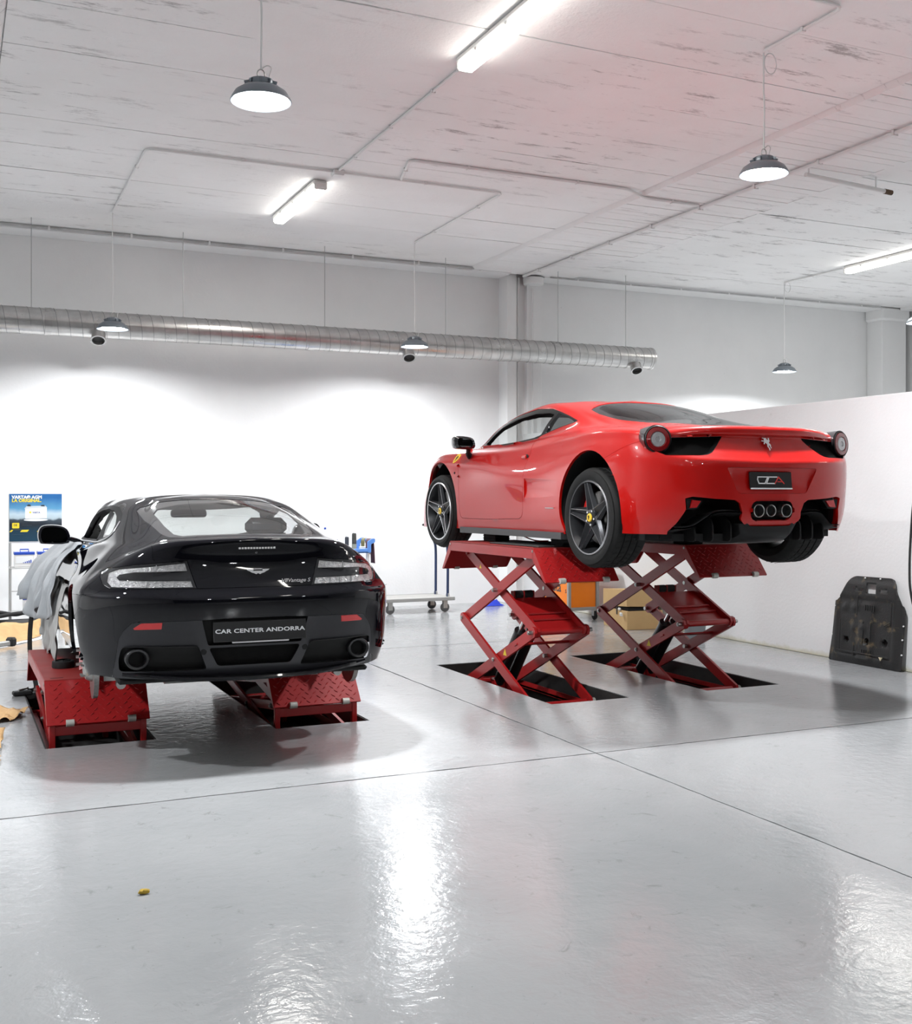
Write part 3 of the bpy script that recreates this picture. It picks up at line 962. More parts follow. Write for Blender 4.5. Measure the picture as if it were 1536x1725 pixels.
def push(bm, d):
    """offset all vertices along their normals"""
    bm.normal_update()
    ns = [(v, v.normal.copy()) for v in bm.verts]
    for v, n in ns:
        v.co += n * d
    return bm

def rim(bm, depth, filt=None, gap=0.0, vec=None):
    """give the open edge of a sheet a returned flange going inwards"""
    bm.normal_update()
    if gap:
        r = bmesh.ops.inset_region(bm, faces=bm.faces[:], thickness=gap, depth=0, use_boundary=True, use_even_offset=False)
        bmesh.ops.delete(bm, geom=[f for f in r['faces'] if f.is_valid], context='FACES')
        bm.normal_update()
    ed = [e for e in bm.edges if e.is_boundary and (filt is None or filt((e.verts[0].co + e.verts[1].co) * .5))]
    if not ed: return bm
    nm = {}
    for e in ed:
        for v in e.verts:
            q = Vector((0, 0, 0))
            for lf in v.link_faces:
                q += lf.normal * lf.calc_area()
            nm[v] = q.normalized() if q.length > 1e-12 else v.normal.copy()
    keyed = {tuple(round(c, 6) for c in v.co): n for v, n in nm.items()}
    r = bmesh.ops.extrude_edge_only(bm, edges=ed)
    for g in r['geom']:
        if isinstance(g, bmesh.types.BMVert):
            n = keyed.get(tuple(round(c, 6) for c in g.co))
            if vec is not None:
                g.co += Vector(vec) * depth
            elif n is not None:
                g.co -= n * depth
    bm.normal_update()
    return bm

def mirx(poly):
    return [(-p[0], p[1]) for p in poly][::-1]

# ------------------------------------------------------------------ body control points (half body, metres, rear axle at y=0)
RED_RINGS = [
 [(0,-0.79,0.16),(0.35,-0.79,0.16),(0.62,-0.74,0.16),(0.8,-0.63,0.165),(0.885,-0.52,0.165),(0.91,-0.42,0.165),(0.925,-0.22,0.16),(0.93,0,0.15),(0.92,0.36,0.14),(0.895,0.75,0.135),(0.885,1.2,0.13),(0.885,1.65,0.13),(0.9,2.1,0.13),(0.92,2.65,0.14),(0.868,3.05,0.13),(0.78,3.38,0.12),(0.57,3.56,0.12),(0.3,3.64,0.12),(0,3.66,0.12)],
 [(0,-0.845,0.27),(0.35,-0.845,0.27),(0.63,-0.785,0.28),(0.83,-0.655,0.29),(0.92,-0.53,0.29),(0.945,-0.42,0.29),(0.955,-0.22,0.29),(0.96,0,0.29),(0.95,0.36,0.27),(0.925,0.75,0.25),(0.91,1.2,0.23),(0.91,1.65,0.23),(0.925,2.1,0.25),(0.942,2.65,0.29),(0.883,3.05,0.27),(0.775,3.4,0.24),(0.59,3.6,0.24),(0.31,3.69,0.24),(0,3.71,0.24)],
 [(0,-0.865,0.44),(0.36,-0.862,0.44),(0.65,-0.8,0.45),(0.845,-0.665,0.46),(0.93,-0.535,0.46),(0.957,-0.42,0.46),(0.968,-0.22,0.46),(0.97,0,0.46),(0.955,0.36,0.44),(0.93,0.75,0.42),(0.925,1.2,0.4),(0.925,1.65,0.4),(0.94,2.1,0.43),(0.952,2.65,0.46),(0.883,3.05,0.42),(0.765,3.38,0.38),(0.58,3.56,0.37),(0.3,3.64,0.37),(0,3.66,0.37)],
 [(0,-0.872,0.64),(0.36,-0.868,0.645),(0.65,-0.8,0.65),(0.85,-0.665,0.66),(0.93,-0.535,0.66),(0.957,-0.42,0.65),(0.968,-0.22,0.64),(0.968,0,0.64),(0.945,0.36,0.6),(0.925,0.75,0.57),(0.935,1.2,0.55),(0.935,1.65,0.55),(0.935,2.1,0.58),(0.955,2.65,0.64),(0.868,3.05,0.58),(0.73,3.32,0.48),(0.55,3.47,0.45),(0.29,3.54,0.44),(0,3.56,0.44)],
 [(0,-0.845,0.685),(0.36,-0.84,0.69),(0.64,-0.775,0.7),(0.84,-0.635,0.74),(0.915,-0.52,0.76),(0.94,-0.41,0.76),(0.95,-0.21,0.76),(0.95,0,0.76),(0.92,0.36,0.72),(0.895,0.75,0.69),(0.905,1.2,0.67),(0.91,1.65,0.68),(0.915,2.1,0.7),(0.935,2.65,0.74),(0.848,3.05,0.66),(0.685,3.25,0.53),(0.51,3.36,0.5),(0.27,3.42,0.49),(0,3.43,0.49)],
 [(0,-0.762,0.822),(0.36,-0.752,0.822),(0.6,-0.69,0.815),(0.82,-0.6175,0.7925),(0.895,-0.5,0.81),(0.9175,-0.395,0.815),(0.925,-0.205,0.82),(0.9225,0,0.8225),(0.8925,0.36,0.79),(0.865,0.75,0.76),(0.8675,1.2,0.74),(0.875,1.65,0.74),(0.8875,2.1,0.75),(0.8975,2.65,0.7775),(0.823,3.025,0.7),(0.6625,3.21,0.555),(0.48,3.305,0.52),(0.255,3.355,0.5075),(0,3.365,0.5075)],
 [(0,-0.792,0.845),(0.36,-0.78,0.845),(0.59,-0.712,0.84),(0.8,-0.6,0.845),(0.875,-0.48,0.86),(0.895,-0.38,0.87),(0.9,-0.2,0.88),(0.895,0,0.885),(0.865,0.36,0.86),(0.835,0.75,0.83),(0.83,1.2,0.81),(0.84,1.65,0.8),(0.86,2.1,0.8),(0.86,2.65,0.815),(0.81,3,0.74),(0.66,3.17,0.58),(0.46,3.25,0.54),(0.24,3.29,0.525),(0,3.3,0.525)],
 [(0,-0.785,0.892),(0.36,-0.772,0.89),(0.575,-0.7,0.882),(0.73,-0.57,0.885),(0.795,-0.46,0.88),(0.81,-0.36,0.895),(0.81,-0.19,0.91),(0.8,0,0.92),(0.785,0.36,0.92),(0.775,0.75,0.895),(0.77,1.2,0.865),(0.775,1.65,0.845),(0.785,2.1,0.845),(0.76,2.62,0.825),(0.66,2.86,0.75),(0.5,2.97,0.67),(0.34,3.03,0.64),(0.18,3.06,0.625),(0,3.06,0.62)],
 [(0,-0.6,0.904),(0.3,-0.585,0.904),(0.47,-0.52,0.915),(0.57,-0.43,0.915),(0.62,-0.33,0.9),(0.655,-0.24,0.905),(0.675,-0.1,0.92),(0.69,0.06,0.93),(0.72,0.38,0.945),(0.735,0.76,0.92),(0.735,1.2,0.885),(0.735,1.65,0.868),(0.73,2.1,0.86),(0.66,2.4,0.85),(0.55,2.52,0.83),(0.42,2.6,0.81),(0.28,2.65,0.8),(0.14,2.68,0.79),(0,2.69,0.79)],
 [(0,-0.12,0.995),(0.24,-0.11,0.99),(0.4,-0.07,0.965),(0.49,-0.01,0.947),(0.54,0.06,0.942),(0.57,0.13,0.957),(0.59,0.22,0.972),(0.605,0.33,0.977),(0.65,0.55,1.03),(0.695,0.85,1.04),(0.705,1.24,1.045),(0.695,1.64,1.03),(0.675,1.97,1.005),(0.59,2.13,0.995),(0.5,2.19,0.985),(0.385,2.23,0.975),(0.26,2.26,0.97),(0.13,2.27,0.968),(0,2.275,0.967)],
 [(0,0.38,1.115),(0.2,0.385,1.111),(0.34,0.4,1.098),(0.42,0.44,1.092),(0.455,0.49,1.082),(0.48,0.55,1.087),(0.5,0.62,1.092),(0.53,0.7,1.112),(0.59,0.86,1.145),(0.63,1.05,1.17),(0.635,1.25,1.165),(0.62,1.48,1.145),(0.58,1.68,1.12),(0.51,1.7,1.112),(0.43,1.7,1.118),(0.33,1.7,1.122),(0.22,1.7,1.125),(0.11,1.7,1.126),(0,1.7,1.127)],
 [(0,0.62,1.168),(0.15,0.62,1.166),(0.25,0.64,1.163),(0.31,0.67,1.161),(0.335,0.7,1.161),(0.35,0.74,1.163),(0.36,0.79,1.166),(0.37,0.85,1.168),(0.42,0.95,1.19),(0.43,1.06,1.191),(0.43,1.2,1.188),(0.415,1.36,1.176),(0.37,1.44,1.168),(0.31,1.47,1.168),(0.26,1.48,1.167),(0.2,1.49,1.167),(0.13,1.49,1.167),(0.07,1.49,1.167),(0,1.49,1.167)],
 [(0,0.82,1.203),(0,0.83,1.203),(0,0.85,1.205),(0,0.87,1.206),(0,0.89,1.207),(0,0.92,1.208),(0,0.95,1.209),(0,0.98,1.21),(0,1.03,1.21),(0,1.08,1.21),(0,1.15,1.208),(0,1.22,1.205),(0,1.28,1.2),(0,1.32,1.195),(0,1.35,1.195),(0,1.37,1.195),(0,1.39,1.195),(0,1.4,1.195),(0,1.41,1.195)],
]
DARK_RINGS = [
 [(0,-0.76,0.235),(0.35,-0.75,0.235),(0.6,-0.68,0.235),(0.76,-0.57,0.24),(0.84,-0.45,0.24),(0.86,-0.36,0.22),(0.87,-0.2,0.2),(0.87,0,0.19),(0.865,0.36,0.17),(0.85,0.75,0.155),(0.84,1.2,0.15),(0.84,1.65,0.15),(0.855,2.1,0.16),(0.87,2.6,0.18),(0.85,2.98,0.18),(0.76,3.25,0.17),(0.55,3.42,0.16),(0.3,3.49,0.16),(0,3.51,0.16)],
 [(0,-0.8,0.33),(0.35,-0.79,0.33),(0.62,-0.715,0.335),(0.79,-0.59,0.345),(0.875,-0.455,0.345),(0.9,-0.36,0.34),(0.91,-0.2,0.33),(0.912,0,0.33),(0.9,0.36,0.3),(0.875,0.75,0.27),(0.865,1.2,0.26),(0.865,1.65,0.26),(0.88,2.1,0.28),(0.9,2.6,0.32),(0.88,2.98,0.3),(0.78,3.28,0.28),(0.56,3.46,0.28),(0.3,3.53,0.28),(0,3.55,0.28)],
 [(0,-0.825,0.5),(0.35,-0.815,0.5),(0.63,-0.735,0.505),(0.805,-0.605,0.51),(0.89,-0.46,0.51),(0.92,-0.36,0.51),(0.932,-0.2,0.5),(0.935,0,0.5),(0.92,0.36,0.48),(0.885,0.75,0.45),(0.875,1.2,0.43),(0.875,1.65,0.43),(0.89,2.1,0.46),(0.91,2.6,0.5),(0.885,2.98,0.47),(0.77,3.26,0.44),(0.55,3.44,0.43),(0.3,3.51,0.43),(0,3.53,0.43)],
 [(0,-0.845,0.67),(0.35,-0.835,0.67),(0.63,-0.755,0.675),(0.805,-0.62,0.68),(0.89,-0.465,0.68),(0.92,-0.36,0.67),(0.933,-0.2,0.66),(0.936,0,0.66),(0.92,0.36,0.64),(0.88,0.75,0.61),(0.87,1.2,0.6),(0.875,1.65,0.6),(0.89,2.1,0.62),(0.905,2.6,0.66),(0.875,2.98,0.62),(0.75,3.22,0.57),(0.53,3.38,0.55),(0.29,3.45,0.54),(0,3.47,0.54)],
 [(0,-0.82,0.725),(0.35,-0.81,0.725),(0.62,-0.735,0.73),(0.78,-0.605,0.705),(0.868,-0.455,0.715),(0.9,-0.36,0.715),(0.916,-0.2,0.715),(0.92,0,0.715),(0.912,0.36,0.72),(0.873,0.75,0.69),(0.864,1.2,0.68),(0.87,1.65,0.68),(0.882,2.1,0.7),(0.895,2.6,0.73),(0.862,2.97,0.68),(0.735,3.19,0.61),(0.52,3.33,0.585),(0.28,3.4,0.575),(0,3.42,0.575)],
 [(0,-0.78,0.895),(0.35,-0.77,0.895),(0.595,-0.7,0.89),(0.74,-0.58,0.84),(0.805,-0.45,0.81),(0.835,-0.35,0.79),(0.86,-0.2,0.785),(0.865,0,0.78),(0.87,0.36,0.78),(0.855,0.75,0.765),(0.85,1.2,0.76),(0.855,1.65,0.765),(0.865,2.1,0.78),(0.87,2.6,0.8),(0.83,2.95,0.74),(0.7,3.12,0.66),(0.5,3.24,0.62),(0.27,3.3,0.61),(0,3.31,0.61)],
 [(0,-0.785,1.005),(0.35,-0.765,0.995),(0.555,-0.68,0.965),(0.66,-0.555,0.915),(0.72,-0.43,0.89),(0.755,-0.34,0.88),(0.775,-0.2,0.88),(0.78,0,0.88),(0.81,0.36,0.885),(0.825,0.75,0.875),(0.82,1.2,0.865),(0.815,1.65,0.86),(0.8,2.1,0.86),(0.78,2.6,0.865),(0.72,2.88,0.8),(0.6,3,0.73),(0.43,3.08,0.69),(0.23,3.12,0.675),(0,3.13,0.675)],
 [(0,-0.7,1.005),(0.33,-0.68,0.995),(0.5,-0.6,0.975),(0.58,-0.49,0.945),(0.65,-0.38,0.94),(0.69,-0.3,0.935),(0.715,-0.17,0.935),(0.73,0.02,0.935),(0.765,0.36,0.935),(0.775,0.75,0.91),(0.775,1.2,0.9),(0.77,1.65,0.89),(0.77,2.07,0.885),(0.695,2.42,0.88),(0.58,2.55,0.86),(0.45,2.65,0.83),(0.31,2.7,0.82),(0.16,2.73,0.815),(0,2.735,0.815)],
 [(0,-0.58,1.015),(0.3,-0.55,1.01),(0.45,-0.47,1),(0.53,-0.37,0.995),(0.585,-0.27,0.99),(0.625,-0.19,0.985),(0.66,-0.07,0.98),(0.685,0.1,0.975),(0.72,0.4,0.955),(0.735,0.76,0.93),(0.735,1.2,0.92),(0.75,1.6,0.91),(0.735,1.95,0.91),(0.64,2.15,0.91),(0.5,2.22,0.905),(0.38,2.29,0.9),(0.26,2.33,0.895),(0.13,2.35,0.89),(0,2.355,0.89)],
 [(0,-0.1,1.125),(0.26,-0.08,1.12),(0.39,-0.03,1.11),(0.46,0.05,1.105),(0.505,0.13,1.1),(0.555,0.2,1.1),(0.59,0.3,1.095),(0.615,0.42,1.09),(0.65,0.6,1.08),(0.67,0.85,1.075),(0.67,1.2,1.07),(0.685,1.5,1.072),(0.655,1.74,1.065),(0.57,1.88,1.055),(0.47,1.95,1.045),(0.365,2,1.04),(0.235,2.01,1.03),(0.12,2.025,1.03),(0,2.03,1.03)],
 [(0,0.36,1.205),(0.22,0.37,1.2),(0.34,0.4,1.19),(0.405,0.45,1.185),(0.44,0.5,1.18),(0.485,0.56,1.192),(0.51,0.63,1.194),(0.53,0.72,1.197),(0.56,0.85,1.202),(0.58,1,1.202),(0.585,1.2,1.197),(0.6,1.38,1.199),(0.545,1.5,1.177),(0.48,1.57,1.17),(0.4,1.605,1.16),(0.31,1.63,1.155),(0.2,1.63,1.15),(0.1,1.64,1.15),(0,1.645,1.15)],
 [(0,0.58,1.24),(0.15,0.58,1.237),(0.24,0.6,1.235),(0.29,0.63,1.232),(0.32,0.66,1.23),(0.335,0.7,1.23),(0.365,0.75,1.238),(0.375,0.8,1.24),(0.395,0.88,1.243),(0.405,0.98,1.244),(0.405,1.1,1.242),(0.39,1.21,1.236),(0.34,1.28,1.225),(0.3,1.33,1.22),(0.25,1.355,1.217),(0.19,1.37,1.215),(0.13,1.38,1.213),(0.07,1.385,1.212),(0,1.39,1.212)],
 [(0,0.78,1.258),(0,0.785,1.258),(0,0.8,1.259),(0,0.815,1.259),(0,0.83,1.26),(0,0.85,1.26),(0,0.87,1.26),(0,0.89,1.26),(0,0.93,1.26),(0,0.97,1.26),(0,1.01,1.259),(0,1.05,1.258),(0,1.08,1.256),(0,1.1,1.254),(0,1.12,1.252),(0,1.13,1.251),(0,1.14,1.25),(0,1.15,1.249),(0,1.16,1.248)],
]
RED_POS = (5.10, 6.85, 1.018)
RED_LIFT = 0.09            # body sits this much higher than its drooped wheels
DARK_POS = (1.59, 6.94, 0.285)
DARK_YAW = -1.9

LEFT = lambda c, n: c.x < -0.3
RIGHT = lambda c, n: c.x > 0.3
REARF = lambda c, n: c.y < -0.35 and n.y < -0.12
TOPF = lambda c, n: n.z > 0.05 and c.z > 0.7

class Car:
    def __init__(s, name, loc, rz, rings, dz, label):
        s.root = empty(name, loc, rz, label, 'car')
        s.dz = dz
        s.bm = shell(rings)
        s.bvh = BVHTree.FromBMesh(s.bm)
    def part(s, name, bm, m, parent=None, smooth=35):
        if isinstance(bm, Geo):
            o = bm.build(name, m, parent or s.root, smooth)
        else:
            o = bm_obj(name, bm, m, parent or s.root, smooth)
        if parent is None:
            o.location.z = s.dz
        return o
    def cut(s, poly, view, filt, bm=None):
        b = bm or s.bm
        return take(b, knife(b, poly, view, filt))
    def hit(s, p, d):
        return s.bvh.ray_cast(Vector(p), Vector(d).normalized())

def sym(poly):
    """closed outline from its right half given bottom/first to last, mirrored in x"""
    return list(poly) + [(-p[0], p[1]) for p in poly[::-1] if abs(p[0]) > 1e-6]

def seat(car, x, y, zs, top, m):
    g = Geo()
    # cushion
    pts = [(-.24, 0), (-.25, .10), (-.20, .14), (.20, .14), (.25, .10), (.24, 0)]
    def P(i, j):
        t = i / 8.0; a = pts[j]
        return (x + a[0] * (1 - .15 * t), y + .5 * t, zs + a[1] + .03 * math.sin(t * PI))
    g.grid(P, 9, len(pts))
    bk = [(-.23, 0), (-.25, -.09), (-.17, -.06), (.17, -.06), (.25, -.09), (.23, 0)]
    H = top - zs - .1
    def Q(i, j):
        t = i / 10.0; a = bk[j]
        wd = 1.0 if t < .65 else 1 - (t - .65) * 1.6
        return (x + a[0] * wd, y - .02 - .30 * t - a[1] * (1 - .4 * t), zs + .1 + H * t)
    g.grid(Q, 11, len(bk))
    def Q2(i, j):
        t = i / 10.0; a = bk[j]
        wd = 1.0 if t < .65 else 1 - (t - .65) * 1.6
        return (x + a[0] * wd, y - .10 - .30 * t, zs + .1 + H * t)
    g.grid(Q2, 11, len(bk))
    return car.part('seat', g, m)

def lining(car, y0, y1, z0, off, m):
    """inner skin of the cabin, offset from the outer panels"""
    car.bm.normal_update()
    fs = [f for f in car.bm.faces if y0 < f.calc_center_median().y < y1 and f.calc_center_median().z > z0]
    nb = take(car.bm, fs, keep=True)
    push(nb, -off)
    bmesh.ops.reverse_faces(nb, faces=nb.faces)
    nb.normal_update()
    return car.part('cabin_lining', nb, m)

def arch_liner(car, x0, x1, cy, cz, r, m, a0=-0.35, a1=PI + 0.35):
    g = Geo()
    prof = [(r, x0), (r, (x0 + x1) / 2), (r * .97, x1), (0.05, x1)]
    g.lathe(prof, 28, 'x', (0, cy, cz), a0, a1)
    return car.part('wheel_arch_liner', g, m)

# ------------------------------------------------------------------ wheels
def make_wheel(name, parent, loc, R_t, W, R_r, side, rot0, cal_ang, bright):
    """side -1: outer face towards -x"""
    t = bpy.data.objects.new(name, None); COL.objects.link(t); t.parent = parent; t.location = loc
    t.empty_display_size = 0.1
    t.rotation_euler = (0, 0, 0 if side < 0 else PI)
    # local: outer face at x=0 minus, wheel extends to x=+W
    sw = R_t - R_r
    prof = [(R_r - .004, .018), (R_r + .006, .006), (R_r + .02, .001), (R_r + .45 * sw, -.006), (R_r + .75 * sw, .000), (R_t - .022, .010), (R_t - .006, .026)]
    gro = 4
    x = .034; xe = W - .034
    step = (xe - x) / gro
    for k in range(gro):
        prof += [(R_t, x + step * k + .004), (R_t, x + step * (k + 1) - .008)]
        if k < gro - 1:
            prof += [(R_t - .008, x + step * (k + 1) - .006), (R_t - .008, x + step * (k + 1) + .001)]
    prof += [(R_t - .006, W - .026), (R_t - .022, W - .010), (R_r + .5 * sw, W + .004), (R_r, W - .015)]
    g = Geo(); g.lathe(prof, 64, 'x')
    ty = g.build('tyre', M_TYRE, t, 30)
    # tread sipes
    g = Geo()
    for k in range(48):
        a = 2 * PI * k / 48
        for q in range(gro):
            xa = x + step * q + .006; xb = x + step * (q + 1) - .012
            st = len(g.v)
            g.box((xa, -.0022, 0), (xb, .0022, .003))
            g.xf(Matrix.Rotation(a + .03 * (q % 2), 4, 'X') @ Matrix.Translation((0, 0, R_t - .0018)) @ Matrix.Rotation(.25 if q < 2 else -.25, 4, 'Z') @ Matrix.Translation((-(xa + xb) / 2 * 0, 0, 0)), st)
    sp = g.build('tread_sipes', M_DARK, ty, 0); sp['kind'] = 'stuff'
    # rim: lip and barrel
    g = Geo()
    prof = [(R_r - .002, .016), (R_r + .007, .004), (R_r + .002, -.002), (R_r - .008, .000), (R_r - .014, .012), (R_r - .02, .03), (R_r - .035, .06), (R_r - .05, W * .55), (R_r - .02, W - .03), (R_r, W - .015)]
    g.lathe(prof, 64, 'x')
    rim_o = g.build('rim', M_RIM, t, 30)
    g = Geo(); g.lathe([(R_r + .0075, .0035), (R_r + .0025, -.003), (R_r - .0065, -.001)], 64, 'x')
    g.build('rim_edge', bright, rim_o, 30)
    # five tapered spokes with a bevelled ridge
    for k in range(5):
        a = rot0 + 2 * PI * k / 5
        g = Geo()
        sec = []
        for u in range(7):
            f = u / 6.0
            rr = .03 + (R_r - .012 - .03) * f
            hw = .050 * (1 - f) ** 1.1 + .026 + .002 * f
            xo = .030 - .024 * f                       # front face comes outward to the lip
            ridge = xo - .006
            th = .05 - .02 * f
            sec.append([(ridge, 0, rr), (xo + .001, hw * .38, rr), (xo - .004, hw * .62, rr), (xo + .016, hw, rr), (xo + th, hw * .75, rr), (xo + th, -hw * .75, rr), (xo + .016, -hw, rr), (xo - .004, -hw * .62, rr), (xo + .001, -hw * .38, rr)])
            sec[-1][0] = (xo + .014, 0, rr)            # hollow between the two blades
        n = len(sec[0])
        v = [p for s_ in sec for p in s_]
        f_ = []
        for i in range(6):
            for j in range(n):
                f_.append((i * n + j, i * n + (j + 1) % n, (i + 1) * n + (j + 1) % n, (i + 1) * n + j))
        f_ += [tuple(range(n)), tuple(range(6 * n, 7 * n))]
        g.add(v, f_)
        g.xf(Matrix.Rotation(a, 4, 'X'))
        so = g.build('spoke', M_RIM, t, 25)
        # machined edge lines of the spoke
        ge = Geo()
        for sgn in (1, -1):
            pts = [(s_[2][0] - .0012, sgn * s_[2][1], s_[2][2]) for s_ in sec]
            ge.pipe(pts, .0024, 5)
        ge.xf(Matrix.Rotation(a, 4, 'X'))
        ge.build('spoke_edge', bright, so, 30)
    g = Geo(); g.lathe([(0.0, .012), (.03, .012), (.058, .022), (.066, .045), (.066, .08), (0, .08)], 32, 'x')
    g.build('hub', M_RIM, t, 30)
    g = Geo(); g.lathe([(0, .003), (.027, .004), (.031, .009), (.031, .016)], 28, 'x')
    cp = g.build('centre_cap', M_YELLOW, t, 30)
    horse(cp, .0022, .018, M_DARK)
    for k in range(5):
        a = rot0 + PI / 5 + 2 * PI * k / 5
        g = Geo(); cy, cz = .052 * -math.sin(a), .052 * math.cos(a)
        g.tube((.012, cy, cz), (.04, cy, cz), .008, n=6)
        g.build('wheel_bolt', M_CHROME, t, 30)
    # brake disc and caliper
    g = Geo(); g.lathe([(.07, .10), (.19, .10), (.19, .128), (.07, .128)], 48, 'x', closed_prof=True)
    g.lathe([(0, .085), (.08, .085), (.09, .10)], 32, 'x')
    g.build('brake_disc', M_DISC, t, 30)
    g = Geo()
    g.lathe([(.125, .075), (.20, .075), (.21, .085), (.21, .15), (.125, .15)], 10, 'x', (0, 0, 0), cal_ang - .42, cal_ang + .42, closed_prof=True)
    g.build('brake_caliper', M_CALIPER, t, 40)
    return t

HORSE = [(-.10,1.0),(.02,.96),(.10,.90),(.18,.80),(.24,.66),(.20,.52),(.30,.42),(.44,.40),(.40,.52),(.46,.70),(.56,.78),(.66,.70),(.62,.58),(.58,.46),(.58,.30),(.50,.18),(.36,.12),(.34,-.04),(.46,-.14),(.50,-.30),(.40,-.46),(.44,-.62),(.34,-.74),(.26,-.70),(.30,-.56),(.24,-.42),(.26,-.28),(.14,-.36),(.06,-.52),(.16,-.66),(.14,-.90),(.02,-1.0),(-.08,-.96),(.0,-.84),(-.02,-.68),(-.12,-.50),(-.08,-.32),(.0,-.22),(-.06,-.08),(-.18,.02),(-.30,-.02),(-.36,-.16),(-.50,-.18),(-.46,-.04),(-.34,.12),(-.42,.20),(-.58,.18),(-.68,.26),(-.60,.36),(-.44,.34),(-.28,.30),(-.22,.44),(-.18,.60),(-.30,.58),(-.40,.62),(-.42,.72),(-.30,.80),(-.20,.90)]
def horse(parent, x, h, m):
    """small prancing-horse silhouette on a wheel cap facing -x"""
    g = Geo()
    g.prism([(p[0] * h, p[1] * h) for p in HORSE], x - .0006, x + .001, 'x')
    return g.build('horse_emblem', m, parent, 0)

# ------------------------------------------------------------------ red coupe on the raised lift
def build_red():
    car = Car('sports_car', RED_POS, 0.0, RED_RINGS, RED_LIFT,
              'bright red mid-engined sports coupe raised high on the red scissor lift')
    P = car.part
    bm = car.bm
    root = car.root
    # wheel arches
    RA = (-.03, .335, .415); FA = (2.64, .345, .395)
    for sd, fl in ((-1, LEFT), (1, RIGHT)):
        for a in (RA, FA):
            car.cut(ellipse(a[0], a[1], a[2], a[2], 44), 'side', fl)
    # side glass areas
    DLO = [(2.27, .868), (2.20, .915), (2.03, .992), (1.846, 1.066), (1.555, 1.121), (1.243, 1.145), (.98, 1.128), (.86, 1.098), (.72, 1.056), (.565, 1.006), (.60, .992), (.78, .962), (1.04, .915), (1.12, .892), (1.49, .868), (1.8, .857), (2.1, .855)]
    QG = [(.875, 1.092), (.72, 1.047), (.60, 1.005), (.63, .995), (.79, .970), (1.00, .932)]
    INN = [(2.13, .893), (2.0, .953), (1.83, 1.022), (1.555, 1.078), (1.243, 1.104), (1.0, 1.094), (.925, 1.078), (1.075, .925), (1.14, .906), (1.49, .884), (1.8, .874), (2.05, .873)]
    frames = []
    for sd, fl in ((-1, LEFT), (1, RIGHT)):
        d = car.cut(DLO, 'side', fl)
        q = take(d, knife(d, QG, 'side', fl))
        dele = knife(d, INN, 'side', fl)
        bmesh.ops.delete(d, geom=dele, context='FACES')
        push(d, -.004); rim(d, .03)
        P('window_frame', d, M_TRIM)
        push(q, -.003)
        P('quarter_window', q, M_GLASSD)
    # rear glass and windscreen
    RG = sym([(0, -.61), (.28, -.59), (.34, -.52), (.40, -.25), (.46, .03), (.50, .2), (.53, .36), (.53, .5), (.505, .66), (.46, .70), (.42, .71), (.25, .69), (0, .66)])
    g1 = car.cut(RG, 'top', TOPF)
    edge = [(x * .90, .05 + (y - .05) * .94) for x, y in RG]
    inner = take(g1, knife(g1, edge, 'top', TOPF))
    push(g1, -.004); rim(g1, .012)
    push(inner, -.004)
    P('rear_window', inner, M_GLASSD)
    P('rear_window_border', g1, mat('glass_frit', (.012, .012, .013), .12, coat=.5))
    WS = sym([(0, 1.66), (.28, 1.65), (.45, 1.64), (.54, 1.75), (.605, 2.10), (.56, 2.40), (.40, 2.55), (.2, 2.62), (0, 2.64)])
    ws = car.cut(WS, 'top', lambda c, n: n.z > 0.05 and c.z > .75 and c.y > 1.5)
    push(ws, -.003)
    P('windscreen', ws, M_GLASSC)
    # doors with shut lines
    DOOR = [(2.200, .30), (2.196, .45), (2.206, .589), (2.236, .684), (2.250, .753), (2.235, .864), (1.6, .90), (1.10, .915), (1.06, .86), (1.005, .763), (1.008, .642), (1.003, .461), (1.02, .30), (1.05, .256), (1.10, .238), (1.728, .224), (2.16, .226), (2.19, .245)]
    SC_IN = [(.985, .565), (.70, .552), (.43, .540), (.415, .425), (.70, .412), (.985, .408)]
    for sd, fl in ((-1, LEFT), (1, RIGHT)):
        d = car.cut(DOOR, 'side', fl)
        rim(d, .02, gap=.0035)
        do = P('door', d, M_RED)
        # pull handle: recessed cup with a blade
        h = car.hit((sd * 1.5, 1.06, .738), (-sd, 0, 0))[0]
        g = Geo()
        g.lathe([(.0, -.004), (.026, -.004), (.030, .002)], 20, 'x', (0, 0, 0))
        g.xf(Matrix.Translation((h.x + sd * .0015, 1.045, .735)) @ Matrix.Diagonal((-sd, 1.0, .82, 1)))
        g.build('handle_cup', M_DARK, do)
        g = Geo(); g.box((-.010, -.055, -.013), (.008, .02, .013), .006)
        g.xf(Matrix.Translation((h.x + sd * .008, 1.095, .737)))
        g.build('door_handle', M_RED, do)
        # scooped panel ahead of the rear wheel
        s_ = car.cut(SC_IN, 'side', fl)
        for v in s_.verts:
            k = min(1, max(0, (v.co.y - .42) / .5))
            e = min(1, max(0, (.566 - v.co.z) / .03)) * min(1, max(0, (v.co.z - .407) / .05))
            v.co.x -= sd * (.001 + .012 * k * e)
        s_.normal_update()
        P('side_scoop', s_, M_RED)
    # rear fascia: openings first
    GRL = [(.690, .812), (.345, .824), (.352, .812), (.40, .765), (.462, .715), (.50, .700), (.545, .694), (.77, .694), (.83, .73), (.80, .80)]
    for sd in (-1, 1):
        pl = GRL if sd > 0 else mirx(GRL)
        g = car.cut(pl, 'rear', lambda c, n: c.y < -.5 and n.y < .1 and c.x * sd > .2)
        for v in g.verts: v.co.y += .05
        rim(g, .052, vec=(0, -1, 0))
        P('rear_grille', g, M_MESH)
    DIF = sym([(0, .05), (.735, .05), (.735, .185), (.70, .235), (.655, .33), (.665, .405), (.62, .416), (.487, .403), (.31, .393), (.275, .372), (.252, .31), (.257, .268), (.245, .25), (.20, .218), (0, .215)])
    car.cut(DIF, 'rear', lambda c, n: c.y < -.4 and n.y < .2 and abs(c.x) < .76)
